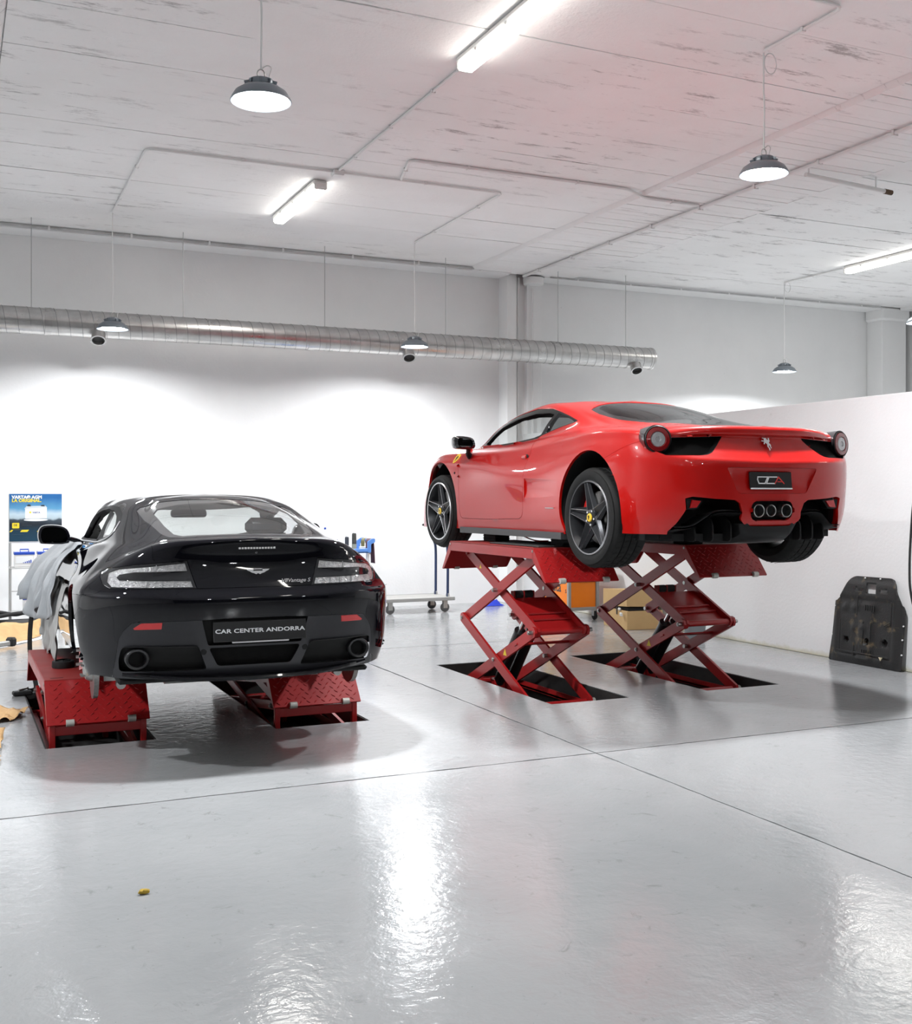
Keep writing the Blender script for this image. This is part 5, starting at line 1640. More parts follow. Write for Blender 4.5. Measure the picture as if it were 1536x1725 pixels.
        g = Geo(); g.tube((sd * .40, 0, .23), (sd * .76, 0, .235), .03, n=12); g.bar((sd * .35, -.12, .17), (sd * .74, -.02, .16), .05, .03); g.tube((sd * .66, -.20, .135), (sd * .66, -.14, .135), .028, n=12); P('suspension_arm', g, M_STEEL)
    # cabin
    g = Geo(); g.box((-.68, -.05, .28), (.68, 2.1, .32)); P('cabin_floor', g, M_CABIN)
    g = Geo(); g.prism(round_poly([(-.50, .55), (-.50, .93), (-.05, .93), (.15, .86), (.15, .3), (-.3, .3)], .03, 2), -.58, .58, 'x'); P('parcel_shelf', g, M_CABIN)
    g = Geo(); g.prism(round_poly([(1.65, .45), (1.50, .72), (1.55, .86), (1.75, .92), (2.15, .90), (2.15, .4)], .04, 3), -.64, .64, 'x'); P('dashboard', g, mat('pale_dash', (.22, .22, .215), .7))
    seat(car, -.36, .70, .34, .97, M_CABIN)
    seat(car, .34, .72, .34, 1.0, M_CABIN)
    g = Geo(); g.box((.20, .36, .98), (.48, .46, 1.10), .04); P('headrest', g, M_CABIN)
    g = Geo(); g.pipe([(-.36 + .17 * math.cos(a), 1.42 - .05 * math.sin(a), .80 + .165 * math.sin(a)) for a in [2 * PI * i / 24 for i in range(24)]], .014, 8, closed=True)
    g.bar((-.52, 1.42, .80), (-.20, 1.42, .80), .03, .012); P('steering_wheel', g, M_CABIN)
    g = Geo(); g.prism(round_poly([(-.13, 1.085), (.13, 1.085), (.13, 1.145), (-.13, 1.145)], .025, 4), 1.46, 1.50, 'y'); P('interior_mirror', g, M_TRIM)
    for sd in (-1, 1):
        g = Geo(); g.prism(round_poly([(.72, .30), (1.95, .30), (1.95, .89), (1.2, .905), (.72, .92)], .03, 3), sd * .66, sd * .70, 'x'); P('door_card', g, M_CABIN)
        # mirrors
        g = Geo()
        g.pipe(crv([(sd * .76, 1.72, .905), (sd * .81, 1.69, .925), (sd * .86, 1.66, .935)], 4), .018, 10)
        mo = P('door_mirror', g, M_BLACKP)
        sec = [(-.06, .80), (-.055, .95), (-.02, 1.0), (.04, .92), (.08, .72), (.105, .42), (.115, .05)]
        sh_ = [(-.105, -.058), (.06, -.062), (.10, -.05), (.112, .01), (.095, .06), (.05, .078), (-.05, .072), (-.105, .03)]
        out = crv(sh_, 3, closed=True)
        g = Geo()
        def MPf(i, j):
            k = sec[i]; p = out[j % len(out)]
            return (sd * (.945 + p[0] * k[1]), 1.65 + k[0], .958 + p[1] * k[1])
        g.grid(MPf, len(sec), len(out) + 1)
        ho = g.build('mirror_housing', M_BLACKP, mo)
        g = Geo(); g.prism([(sd * (.945 + p[0] * .78), .962 + p[1] * .74) for p in out], 1.588, 1.593, 'y'); g.build('mirror_glass', mat('dark_mirror', (.05, .05, .052), .03, metal=1.0), mo)
        # side strake / front lamp
        hl = [(.74, 2.98), (.58, 3.14), (.52, 3.06), (.66, 2.74), (.72, 2.74)]
        h = [car.hit((sd * p[0], p[1], 2), (0, 0, -1))[0] for p in hl]
        g = Geo(); g.add([tuple(q + Vector((0, 0, .004))) for q in h], [tuple(range(len(h)))]); P('headlamp', g, M_LENS)
    g = Geo(); g.box((-.45, 3.40, .22), (.45, 3.56, .42), .04); P('front_grille', g, M_MESH)
    return car

# ------------------------------------------------------------------ cars last (their paint needs the room to mirror)
build_red()
build_dark()

# ------------------------------------------------------------------ scissor lifts
M_LIFT = mat('lift_red_paint', (.40, .012, .012), .38, coat=.25, coat_rough=.15, nscale=5, ncol=(.33, .010, .012), rvar=.08)
M_LIFTTOP = mat('lift_red_worn', (.34, .022, .020), .5, nscale=6, ncol=(.25, .03, .026), namt=.7, rvar=.12)
M_CYL = mat('cylinder_black', (.012, .012, .013), .3, coat=.4)
M_PLATEGREY = mat('clip_grey', (.55, .54, .50), .5, metal=.3)
M_WARN = mat('warning_yellow', (.75, .55, .03), .5)
L_BAR = 1.36

def tread_plate(w_, h_, m):
    """raised five-bar style lozenges, one mesh"""
    g = Geo(); p = .052; k = 0
    ny = int(h_ / (p * .62)); nx = int(w_ / p)
    for j in range(ny):
        for i in range(nx):
            cx = -w_ / 2 + (i + .5 + (.5 if j % 2 else 0)) * p; cy = (j + .6) * p * .62
            if cx > w_ / 2 - .02 or cy > h_ - .02: continue
            a = R(40) if (i + j) % 2 else R(-40)
            c, s_ = math.cos(a), math.sin(a)
            pts = [(-.018, 0), (0, .0048), (.018, 0), (0, -.0048)]
            v = [(cx + c * q[0] - s_ * q[1], cy + s_ * q[0] + c * q[1], 0) for q in pts] + [(cx + c * q[0] * .5, cy + s_ * q[0] * .5, .0042) for q in (pts[0], pts[2])]
            g.add(v, [(0, 1, 4), (1, 2, 5, 4), (2, 3, 5), (3, 0, 4, 5)])
    return g

def lift(x0, x1, top, label, group, near_label=None):
    cx = (x0 + x1) / 2
    r = empty('scissor_lift', (cx, (PIT_Y0 + PIT_Y1) / 2, 0), 0, label, 'car lift', group)
    ox, oy = cx, (PIT_Y0 + PIT_Y1) / 2
    def B(g, name, m=M_LIFT, parent=r, smooth=35):
        g.xf(Matrix.Translation((-ox, -oy, 0)))
        return g.build(name, m, parent, smooth)
    a, b = x0 + .02, x1 - .02
    Y0, Y1 = 7.46, 9.00
    th = .085
    # platform: plate with folded side skirts
    g = Geo(); g.box((a, Y0, top - .012), (b, Y1, top), .003); deck = B(g, 'deck_plate', M_LIFTTOP)
    for x in (a, b - .012):
        g = Geo(); g.box((x, Y0, top - th), (x + .012, Y1, top - .004), .002); B(g, 'side_skirt')
    for y in (Y0 + .25, (Y0 + Y1) / 2, Y1 - .25):
        g = Geo(); g.box((a + .012, y - .025, top - .06), (b - .012, y + .025, top - .012)); B(g, 'cross_member')
    g = Geo(); g.box((a + .04, Y0 + .06, top - .001), (a + .12, Y0 + .075, top + .0008)); B(g, 'deck_slot', M_DARK)
    # end flaps
    for end in (0, 1):
        ye = Y0 if end == 0 else Y1
        sg = -1 if end == 0 else 1
        top_p = Vector((0, ye + sg * .004, top - .006)); bot_p = Vector((0, ye + sg * (.20 if end == 0 else .17), top - .250))
        d = (bot_p - top_p); ln = d.length; d.normalize()
        nrm = Vector((0, sg * abs(d.z), abs(d.y))).normalized()
        ap, bp = a, b
        g = Geo()
        v = []
        for x in (ap, bp):
            for q, off in ((top_p, 0), (bot_p, 0), (bot_p, -.012), (top_p, -.012)):
                p = q + nrm * off; v.append((x, p.y, p.z))
        g.add(v, [(0, 1, 2, 3), (7, 6, 5, 4), (0, 4, 5, 1), (1, 5, 6, 2), (2, 6, 7, 3), (3, 7, 4, 0)])
        fl = B(g, 'ramp_flap')
        for x in (ap, bp - .008):
            g = Geo(); q1 = top_p - nrm * .012; q2 = bot_p - nrm * .012
            g.prism([(q1.y, q1.z), (q2.y, q2.z), (q2.y - sg * .03, q2.z + .015), (q1.y - sg * .002, q1.z - .085)], x, x + .008, 'x'); B(g, 'flap_gusset', M_LIFT, fl)
        if end == 0:
            tp = tread_plate(bp - ap - .02, ln - .01, M_LIFT)
            tp.xf(frame_mat(((ap + bp) / 2, bot_p.y, bot_p.z) , (1, 0, 0), -d) @ Matrix.Translation((0, .006, .0002)))
            t_o = B(tp, 'tread_lozenges', M_LIFT, fl, 0); t_o['kind'] = 'stuff'
        for fx in (.22, .82):
            xx = ap + (bp - ap) * fx
            g = Geo(); c = bot_p + nrm * .004 - d * .006
            g.tube((xx - .024, c.y, c.z), (xx + .024, c.y, c.z), .022, n=16); B(g, 'flap_roller', M_PLATEGREY, fl)
        for xx in (ap + .012, bp - .012):
            g = Geo(); c = top_p + Vector((0, -sg * .012, -.02)); g.tube((xx - .016, c.y, c.z), (xx + .016, c.y, c.z), .010, n=10); B(g, 'hinge_pin', M_STEEL, fl)
    # scissor arms
    zb = -.10; zt = top - th - .01; zm = (zb + zt) / 2
    h = zm - zb; run = math.sqrt(L_BAR ** 2 - h ** 2)
    Yf = 8.84; Yn = Yf - run
    wd = .085 if top > .6 else .06
    for side in (0, 1):
        xs = (x0 + .075) if side == 0 else (x1 - .075)
        sg = 1 if side == 0 else -1
        bars = [('A', 0.0, (Yn, zb), (Yf, zm)), ('B', .030, (Yf, zb), (Yn, zm)), ('C', .030, (Yf, zm), (Yn, zt)), ('D', .060, (Yn, zm), (Yf, zt))]
        for nm, off, p, q in bars:
            x = xs + sg * off
            g = Geo()
            dy, dz = q[0] - p[0], q[1] - p[1]; l_ = math.hypot(dy, dz); uy, uz = dy / l_, dz / l_
            e = .055
            hw = wd / 2
            poly2 = [(-e * .6, -hw * .5), (-e * .25, -hw), (l_ + e * .25, -hw), (l_ + e * .7, -hw * .45), (l_ + e * .7, hw * .45), (l_ + e * .25, hw), (-e * .25, hw), (-e * .6, hw * .5)]
            poly = [(p[0] + t * uy - n_ * uz, p[1] + t * uz + n_ * uy) for t, n_ in poly2]
            g.prism(poly, x - .011, x + .011, 'x')
            ao = B(g, 'scissor_arm')
            if nm == 'B' and side == 0 and top > .6:
                f = .62; c = (p[0] + dy * f, p[1] + dz * f)
                g = Geo(); s3 = .034
                g.prism([(c[0] - s3 * .9, c[1] - s3 * .6), (c[0] + s3 * .9, c[1] - s3 * .6), (c[0], c[1] + s3)], x - .0125, x - .011, 'x'); wo = B(g, 'warning_sign', M_WARN, ao, 0)
            if nm == 'D' and side == 0 and top > .6:
                f = .80; c = (p[0] + dy * f, p[1] + dz * f); s3 = .022
                g = Geo(); g.prism([(c[0] - s3 * .9, c[1] - s3 * .6), (c[0] + s3 * .9, c[1] - s3 * .6), (c[0], c[1] + s3)], x - .0125, x - .011, 'x'); B(g, 'warning_sign', M_WARN, ao, 0)
        ym = (Yn + Yf) / 2
        for (py, pz) in ((ym, (zb + zm) / 2), (ym, (zm + zt) / 2), (Yf, zm), (Yn, zm)):
            g = Geo(); g.tube((xs - sg * .020, py, pz), (xs + sg * .075, py, pz), .017, n=14); g.tube((xs - sg * .026, py, pz), (xs - sg * .018, py, pz), .011, n=6); B(g, 'pivot_bolt', M_STEEL)
    xa, xb = x0 + .105, x1 - .105
    for (py, pz, rr) in ((Yn, zm, .026), (Yn, zb, .022), (Yf, zb, .022), (Yn + .02, zt, .020), (Yf, zt, .020)):
        g = Geo(); g.tube((xa, py, pz), (xb, py, pz), rr, n=14); B(g, 'cross_tube')
    if top > .6:
        # stiffening plate and roller bracket between the upper inner arms
        def onD(f): return (Yn + (Yf - Yn) * f, zm + (zt - zm) * f)
        p, q = onD(.04), onD(.40)
        dn = Vector((0, q[0] - p[0], q[1] - p[1])).normalized()
        g = Geo(); g.bar((cx, p[0], p[1] - .01), (cx, q[0], q[1] - .01), .010, xb - xa - .06, (0, 0, 1)); B(g, 'stiffener_plate')
        p2, q2 = onD(.14), onD(.17)
        for f in (.13, .20):
            c = onD(f); g = Geo(); g.box((xa + .05, c[0] - .012, c[1] - .004), (xb - .05, c[0] + .012, c[1] + .012), .003); B(g, 'plate_rib')
        c = onD(.43)
        for xx in (-.09, .0, .09):
            g = Geo(); g.box((cx - .05 + xx - .006, c[0] - .035, c[1] - .035), (cx - .05 + xx + .006, c[0] + .035, c[1] + .035), .006); B(g, 'roller_bracket')
        for xx in (-.045, .045):
            g = Geo(); g.tube((cx - .05 + xx - .036, c[0], c[1] + .005), (cx - .05 + xx + .036, c[0], c[1] + .005), .032, n=18); B(g, 'bracket_roller', M_RUBBER)
        # flat strap between the lower arms
        g = Geo(); fy, fz = Yn + (Yf - Yn) * .22, zm - (zm - zb) * .22
        g.bar((xa - .02, fy, fz), (xb + .02, fy, fz), .05, .012, (0, 1, -.4)); B(g, 'lower_strap')
        # hydraulic rams
        t1 = onD(.24)
        for xx in (-.13, -.02):
            p0 = Vector((cx + xx, 8.42, zb + .06)); p1 = Vector((cx + xx, t1[0], t1[1] - .02))
            d = (p1 - p0)
            g = Geo(); g.tube(p0, p0 + d * .74, .046, n=20); co = B(g, 'ram_cylinder', M_CYL)
            g = Geo(); g.tube(p0 + d * .72, p0 + d * .755, .049, n=20); B(g, 'ram_gland', M_CYL, co)
            g = Geo(); g.tube(p0 + d * .72, p1, .020, n=16); B(g, 'ram_rod', M_CHROME, co)
            g = Geo(); g.box((p0.x - .05, p0.y - .03, zb - .02), (p0.x + .05, p0.y + .05, zb + .09), .01); B(g, 'ram_foot', M_LIFT, co)
    else:
        # end frame seen under the flap
        for xx in (a + .035, b - .035):
            g = Geo(); g.box((xx - .018, Y0 - .17, zb), (xx + .018, Y0 - .13, top - .235), .003); B(g, 'end_post')
        g = Geo(); g.box((a + .02, Y0 - .165, top - .325), (b - .02, Y0 - .14, top - .265), .003); B(g, 'end_rail')
    # base frame in the pit
    for xx in (x0 + .045, x1 - .085):
        g = Geo(); g.box((xx, PIT_Y0 + .05, -.16), (xx + .045, PIT_Y1 - .08, -.135), .004); g.box((xx, PIT_Y0 + .05, -.16), (xx + .006, PIT_Y1 - .08, -.10)); B(g, 'base_rail')
    for yy_ in (PIT_Y0 + .05, PIT_Y1 - .14):
        g = Geo(); g.box((x0 + .045, yy_, -.165), (x1 - .04, yy_ + .045, -.12), .004); B(g, 'base_cross_rail')
    for xx in (x0 + .06, x1 - .10):
        for yy_ in (PIT_Y0 + .2, PIT_Y1 - .3):
            g = Geo(); g.box((xx, yy_, -PIT_D), (xx + .04, yy_ + .06, -.16)); B(g, 'base_foot')
    g = Geo(); g.tube((xb + .03, Yn - .01, zb), (xb + .07, Yn - .01, zb), .028, n=14); B(g, 'slide_roller', M_PLATEGREY)
    return r
GR = 'red scissor lift platforms'
lift(*PITS[0], .365, 'low red lift platform at far left under the black coupe', GR)
lift(*PITS[1], .365, 'low red lift platform on the right under the black coupe', GR)
lift(*PITS[2], 1.135, 'raised red scissor lift nearest the middle under the red car', GR)
lift(*PITS[3], 1.135, 'raised red scissor lift nearest the partition under the red car', GR)

# support blocks between lifts and cars
def block(x, y, z0, z1, sx, sy, label):
    r = empty('rubber_block', (x, y, z0), 0, label, 'block', 'black support blocks')
    g = Geo(); g.box((-sx / 2, -sy / 2, 0), (sx / 2, sy / 2, z1 - z0), .006); g.build('block', M_RUBBER, r)
    for k in range(3):
        zz = (z1 - z0) * (k + 1) / 4
        g = Geo(); g.box((-sx / 2 - .002, -sy / 2 - .002, zz - .003), (sx / 2 + .002, sy / 2 + .002, zz + .003)); g.build('groove_band', M_DARK, r)
ZB = RED_POS[2] + RED_LIFT + .128
block(4.40, 8.78, 1.135, ZB, .14, .24, 'tall black block between the near scissor lift and the red car front')
block(4.42, 7.62, 1.135, ZB, .14, .20, 'black block on the near scissor lift behind the red car rear wheel')
block(5.72, 8.78, 1.135, ZB, .14, .24, 'black block on the far scissor lift under the red car front')
block(5.60, 7.62, 1.135, ZB, .16, .20, 'black block on the far scissor lift under the red car tail')
for x, y, nm in ((1.00, 8.75, 'front left'), (1.02, 7.75, 'rear left'), (2.25, 8.75, 'front right'), (2.22, 7.75, 'rear right')):
    block(x, y, .365, .485, .13, .18, 'low black block under the %s sill of the black coupe' % nm)
# rubber mat and loose puck
g = Geo(); g.box((4.12, 7.50, 1.1355), (4.66, 8.35, 1.147), .004)
tag(g.build('rubber_mat', mat('mat_rubber', (.05, .05, .048), .6, nscale=20, ncol=(.03, .03, .03)), None), 'black rubber mat lying on the raised near lift platform', 'mat')
r = empty('rubber_puck', (.71, 7.98, .365), 0, 'round black rubber puck lying on the low red platform', 'rubber puck')
g = Geo(); g.lathe([(0, .045), (.05, .045), (.062, .05), (.072, .045), (.074, .01), (.070, 0), (0, 0)], 32, 'z'); g.build('puck', M_RUBBER, r)
for k in range(6):
    a_ = 2 * PI * k / 6; g = Geo(); g.box((-.008, -.02, .044), (.008, .02, .054), .003); g.xf(Matrix.Rotation(a_, 4, 'Z') @ Matrix.Translation((.035, 0, 0))); g.build('puck_rib', M_RUBBER, r)

# ------------------------------------------------------------------ props
random.seed(21)
M_KRAFT = mat('kraft_paper', (.56, .36, .17), .8, nscale=9, ncol=(.47, .29, .13), bump=.3, bscale=14, bdist=.02)
M_CARD = mat('cardboard', (.50, .33, .15), .8, nscale=4, ncol=(.45, .29, .13))
M_ORANGEP = mat('orange_powdercoat', (.80, .20, .008), .4, coat=.2)
M_GREYMET = mat('grey_frame', (.33, .33, .32), .5, metal=.3)
M_BLUE = mat('trolley_blue', (.10, .25, .62), .45)
M_PVC = mat('white_plastic', (.78, .78, .77), .4)
M_BATBLUE = mat('battery_blue', (.02, .07, .42), .35)

# --- platform truck
r = empty('platform_truck', (5.62, 13.72, 0), 0, 'grey flatbed platform truck with navy push handle against the back wall', 'trolley')
g = Geo(); g.box((-.50, -.30, .165), (.48, .30, .20), .012); g.build('deck', mat('deck_grey', (.42, .41, .39), .6, nscale=14, ncol=(.35, .34, .32)), r)
g = Geo(); g.box((-.51, -.31, .158), (.49, -.295, .205), .006); g.box((-.51, .295, .158), (.49, .31, .205), .006); g.build('edge_bumper', mat('truck_edge', (.30, .30, .29), .6), r)
for sx in (-.40, .38):
    for sy in (-.22, .22):
        o = bpy.data.objects.new('castor', None); COL.objects.link(o); o.parent = r; o.location = (sx, sy, 0)
        g = Geo(); g.lathe([(.0, -.016), (.045, -.016), (.060, -.012), (.062, 0), (.060, .012), (.045, .016), (0, .016)], 28, 'y', (0, 0, .062)); g.build('castor_wheel', mat('castor_grey', (.12, .12, .12), .6) , o)
        g = Geo(); g.box((-.03, -.026, .05), (.03, -.021, .16), .004); g.box((-.03, .021, .05), (.03, .026, .16), .004); g.box((-.035, -.03, .152), (.035, .03, .165)); g.build('castor_fork', M_STEEL, o)
pts = crv([(.43, -.20, .20), (.43, -.20, .80), (.40, -.185, .93), (.385, -.12, .98), (.385, .12, .98), (.40, .185, .93), (.43, .20, .80), (.43, .20, .20)], 6)
g = Geo(); g.pipe(pts, .018, 12); g.build('push_handle', mat('navy_tube', (.02, .035, .09), .35), r)
for sy in (-.20, .20):
    g = Geo(); g.prism([(.05 * math.cos(a) , .05 * math.sin(a) + .20) for a in [PI * k / 12 for k in range(13)]], -.008, .008, 'x'); g.xf(Matrix.Translation((.43, sy, 0))); g.build('handle_bracket', M_STEEL, r)

# --- blue workshop trolley with its load
r = empty('tool_trolley', (4.72, 13.82, 0), 0, 'blue topped workshop trolley behind the black coupe', 'trolley')
TX0, TX1, TY0, TY1, TZ = -.42, .27, -.22, .22, .835
g = Geo(); g.box((TX0, TY0, TZ - .035), (TX1, TY1, TZ - .02)); g.build('tray_bottom', M_BLUE, r)
for a_, b_ in (((TX0, TY0, TZ - .035), (TX1, TY0 + .015, TZ + .02)), ((TX0, TY1 - .015, TZ - .035), (TX1, TY1, TZ + .02)), ((TX0, TY0, TZ - .035), (TX0 + .015, TY1, TZ + .02)), ((TX1 - .015, TY0, TZ - .035), (TX1, TY1, TZ + .02))):
    g = Geo(); g.box(a_, b_, .004); g.build('tray_rim', M_BLUE, r)
for sx in (TX0 + .03, TX1 - .03):
    for sy in (TY0 + .03, TY1 - .03):
        g = Geo(); g.box((sx - .02, sy - .02, .10), (sx + .02, sy + .02, TZ - .03), .004); g.build('post', mat('post_grey', (.62, .63, .64), .45, metal=.2), r)
        g = Geo(); g.lathe([(0, -.014), (.045, -.014), (.05, 0), (.045, .014), (0, .014)], 20, 'y', (sx, sy, .05)); g.build('castor_wheel', M_RUBBER, r)
for z_ in (.15, .45):
    g = Geo(); g.box((TX0, TY0, z_), (TX1, TY1, z_ + .02), .004); g.build('shelf', M_BLUE, r)
for sy in (TY0 + .01, TY1 - .01):
    g = Geo(); g.prism(round_poly([(TX1 - .04, TZ - .03), (TX1 + .005, TZ - .03), (TX1 + .005, TZ + .08), (TX1 + .06, TZ + .10), (TX1 + .06, TZ + .15), (TX1 + .02, TZ + .15), (TX1 - .04, TZ + .11)], .015, 3), sy - .015, sy + .015, 'y'); g.build('handle_arm', M_BLUE, r)
g = Geo(); g.tube((TX1 + .03, TY0, TZ + .125), (TX1 + .03, TY1, TZ + .125), .019, n=14); g.build('handle_bar', M_BLUE, r)
def at_tr(x, y): return (4.72 + x, 13.82 + y, TZ - .02)
def spray(x, y, h_, rad, label, body):
    o = empty('spray_can', at_tr(x, y), 0, label, 'spray can', 'spray cans on the trolley')
    g = Geo(); g.lathe([(0, 0), (rad, 0), (rad, h_ * .82), (rad * .95, h_ * .85), (rad * .5, h_ * .9)], 24, 'z'); g.build('can', body, o)
    g = Geo(); g.lathe([(rad * .62, h_ * .88), (rad * .6, h_ * .98), (rad * .4, h_), (0, h_)], 20, 'z'); g.build('cap', M_PVC, o)
    g = Geo(); g.lathe([(rad + .0008, h_ * .12), (rad + .0008, h_ * .36)], 24, 'z'); g.build('label_band', M_PVC if rad < .028 else mat('can_label', (.30, .30, .22), .4), o)
spray(.02, 0, .215, .0265, 'shorter grey spray can on the blue trolley', mat('can_grey', (.06, .065, .075), .35, metal=.4))
spray(.11, -.03, .27, .030, 'taller black spray can on the blue trolley', mat('can_black', (.02, .022, .028), .3, metal=.3, nscale=20, ncol=(.12, .12, .10)))
o = empty('water_bottle', at_tr(-.26, .05), 0, 'clear plastic water bottle with blue cap on the blue trolley', 'bottle')
g = Geo(); g.lathe([(0, 0), (.032, .0), (.034, .01), (.032, .08), (.034, .09), (.032, .17), (.034, .20), (.026, .25), (.013, .285), (.013, .30)], 24, 'z'); g.build('bottle_body', glass_mat('clear_pet', (.95, .97, 1.0), .03, .05), o)
g = Geo(); g.lathe([(.015, .29), (.015, .315), (0, .316)], 18, 'z'); g.build('cap', M_BATBLUE, o)
g = Geo(); g.lathe([(.0345, .10), (.0345, .16)], 24, 'z'); g.build('wrap_label', mat('pale_label', (.7, .76, .85), .5), o)
o = empty('small_carton', at_tr(-.15, .02), 0, 'small dark carton with blue lid on the blue trolley', 'box')
g = Geo(); g.box((-.042, -.03, 0), (.042, .03, .14), .003); g.build('carton_body', mat('carton_dark', (.05, .05, .055), .5), o)
g = Geo(); g.box((-.044, -.032, .13), (.044, .032, .158), .003); g.build('carton_lid', mat('carton_navy', (.02, .025, .10), .5), o)
o = empty('small_tub', at_tr(.205, -.08), 0, 'small white tub beside the spray cans on the blue trolley', 'tub')
g = Geo(); g.box((-.035, -.03, 0), (.035, .03, .058), .006); g.build('tub_body', M_PVC, o); g = Geo(); g.box((-.037, -.032, .05), (.037, .032, .062), .003); g.build('tub_lid', M_PVC, o)
o = empty('socket_set', at_tr(-.05, -.06), 0, 'dark row of small tools lying on the blue trolley', 'tools')
for k in range(4):
    g = Geo(); g.box((-.10 + k * .05, -.03, 0), (-.065 + k * .05, .03, .03 + .012 * (k % 2)), .005); g.build('tool_piece', mat('tool_dark', (.03, .035, .06), .4), o)
def rag(name, label, x, half, drop_f, drop_b, m):
    """cloth folded over the handle bar"""
    bx, bz = 4.72 + TX1 + .03, TZ + .125
    g = Geo(); n = 22; prof = []
    for k in range(n + 1):
        t = k / n
        if t < .4: q = t / .4; prof.append((-.024, -drop_b * (1 - q)))
        elif t < .6: q = (t - .4) / .2; prof.append((-.024 * math.cos(PI * q), .024 * math.sin(PI * q)))
        else: q = (t - .6) / .4; prof.append((.024 + .025 * q, -drop_f * q))
    def P_(i, j):
        s_ = (j / 12 - .5) * 2
        px, pz = prof[i]
        wv = .006 * math.sin(s_ * 9 + i * .3) * (1 if abs(pz) > .02 else .2)
        return (bx + px + wv, 13.82 + x + s_ * half * (1 + .15 * abs(pz) / .3), bz + pz)
    g.grid(P_, n + 1, 13)
    o = g.build(name, m, None, 60)
    md = o.modifiers.new('thickness', 'SOLIDIFY'); md.thickness = .004
    return tag(o, label, 'cloth')
rag('maroon_rag', 'maroon cloth hanging over the blue trolley handle', -.10, .075, .30, .18, mat('maroon_cloth', (.09, .02, .04), .9, sheen=.3))
rag('olive_rag', 'olive green cloth over the blue trolley handle', .10, .06, .09, .12, mat('olive_cloth', (.20, .17, .04), .9, sheen=.3))

# --- orange tool cart
r = empty('tool_cart', (7.13, 12.18, 0), 0, 'orange and grey tool cart behind the near scissor lift', 'cart')
for sx in (-.20, .20):
    for sy in (-.34, .34):
        g = Geo(); g.box((sx - .02, sy - .02, .12), (sx + .02, sy + .02, .86), .003); g.build('corner_post', M_GREYMET, r)
        o = bpy.data.objects.new('castor', None); COL.objects.link(o); o.parent = r; o.location = (sx * .9, sy * .92, 0)
        g = Geo(); g.lathe([(0, -.016), (.04, -.016), (.055, -.010), (.055, .010), (.04, .016), (0, .016)], 24, 'x', (0, 0, .055)); g.build('castor_wheel', M_RUBBER, o)
        g = Geo(); g.box((-.026, -.025, .05), (-.020, .025, .125)); g.box((.020, -.025, .05), (.026, .025, .125)); g.box((-.03, -.03, .118), (.03, .03, .126)); g.build('castor_fork', M_STEEL, o)
g = Geo(); g.box((-.18, -.338, .16), (.18, -.326, .50), .003); g.build('front_panel', M_ORANGEP, r)
g = Geo(); g.box((-.205, -.32, .16), (-.193, .32, .50), .003); sp_ = g.build('side_panel', M_ORANGEP, r)
g = Geo(); g.box((.193, -.32, .16), (.205, .32, .50), .003); g.build('side_panel', M_ORANGEP, r)
g = Geo(); g.box((-.19, .326, .16), (.19, .338, .50), .003); g.build('back_panel', M_ORANGEP, r)
g = Geo(); g.box((-.22, -.36, .125), (.22, .36, .165), .004); g.build('base_frame', M_GREYMET, r)
g = Geo(); g.box((-.22, -.36, .50), (.22, .36, .525), .004); g.build('middle_shelf', M_GREYMET, r)
g = Geo(); g.box((-.23, -.37, .83), (.23, .37, .87), .006); g.build('top_tray', M_ORANGEP, r)
fm = frame_mat((-.2058, .0, .40), (0, -1, 0), (0, 0, 1))
text_obj('cart_lettering', 'Beta', .17, fm, mat('dark_print', (.04, .04, .045), .5), sp_, extrude=.0008, bold=.003)
fm = frame_mat((-.2058, -.27, .37), (0, -1, 0), (0, 0, 1)); text_obj('cart_lettering', 's', .10, fm, mat('dark_print', (.04, .04, .045), .5), sp_, extrude=.0008)
o = empty('white_tray', (7.16, 11.80, .525), 0, 'white plastic tray on the front of the orange tool cart', 'tray')
g = Geo(); g.prism(round_poly([(-.15, .0), (.15, .0), (.17, .06), (-.17, .06)], .012, 3), -.06, .10, 'y'); g.build('tray_shell', M_PVC, o)
g = Geo(); g.box((-.178, -.068, .055), (.178, .108, .066), .004); g.build('tray_rim', M_PVC, o)
o = empty('yellow_bottle', (6.985, 12.36, .525), 0, 'yellow plastic bottle on the orange tool cart shelf', 'bottle')
g = Geo(); g.prism(round_poly([(-.05, 0), (.05, 0), (.052, .16), (.02, .21), (-.02, .21), (-.052, .16)], .015, 3), -.035, .035, 'y'); g.build('bottle_body', mat('yellow_plastic', (.80, .72, .03), .4), o)
g = Geo(); g.tube((0, 0, .205), (0, 0, .25), .018, n=14); g.build('cap', M_RUBBER, o)

# --- cardboard box with a gaping lid
r = empty('cardboard_box', (7.32, 11.03, 0), R(-6), 'brown cardboard box gaping open on the floor by the partition', 'box')
g = Geo(); g.box((-.23, -.30, 0), (.23, .30, .215), .004); g.build('box_body', M_CARD, r)
g = Geo(); g.box((-.235, -.305, 0), (.235, .305, .20), .004); g.xf(Matrix.Translation((0, 0, .245)) @ Matrix.Rotation(R(-3.5), 4, 'X') @ Matrix.Rotation(R(1.5), 4, 'Y')); g.build('box_lid', M_CARD, r)
g = Geo(); g.box((-.20, -.27, .20), (.20, .27, .25)); g.build('slot_shade', M_DARK, r)  # black block standing in for the shade inside the gaping slot
for k in range(3):
    g = Geo(); g.box((-.245, -.25 + k * .1, .19 + .02 * k), (-.225, -.19 + k * .1, .235 + .008 * k), .008); g.xf(Matrix.Rotation(.15 * (k - 1), 4, 'Y')); g.build('plastic_wrap', mat('clear_wrap', (.6, .6, .58), .15), r)
g = Geo(); g.box((-.2375, -.06, .16), (-.233, -.04, .30)); g.build('tape', mat('black_tape', (.02, .02, .02), .4), r)

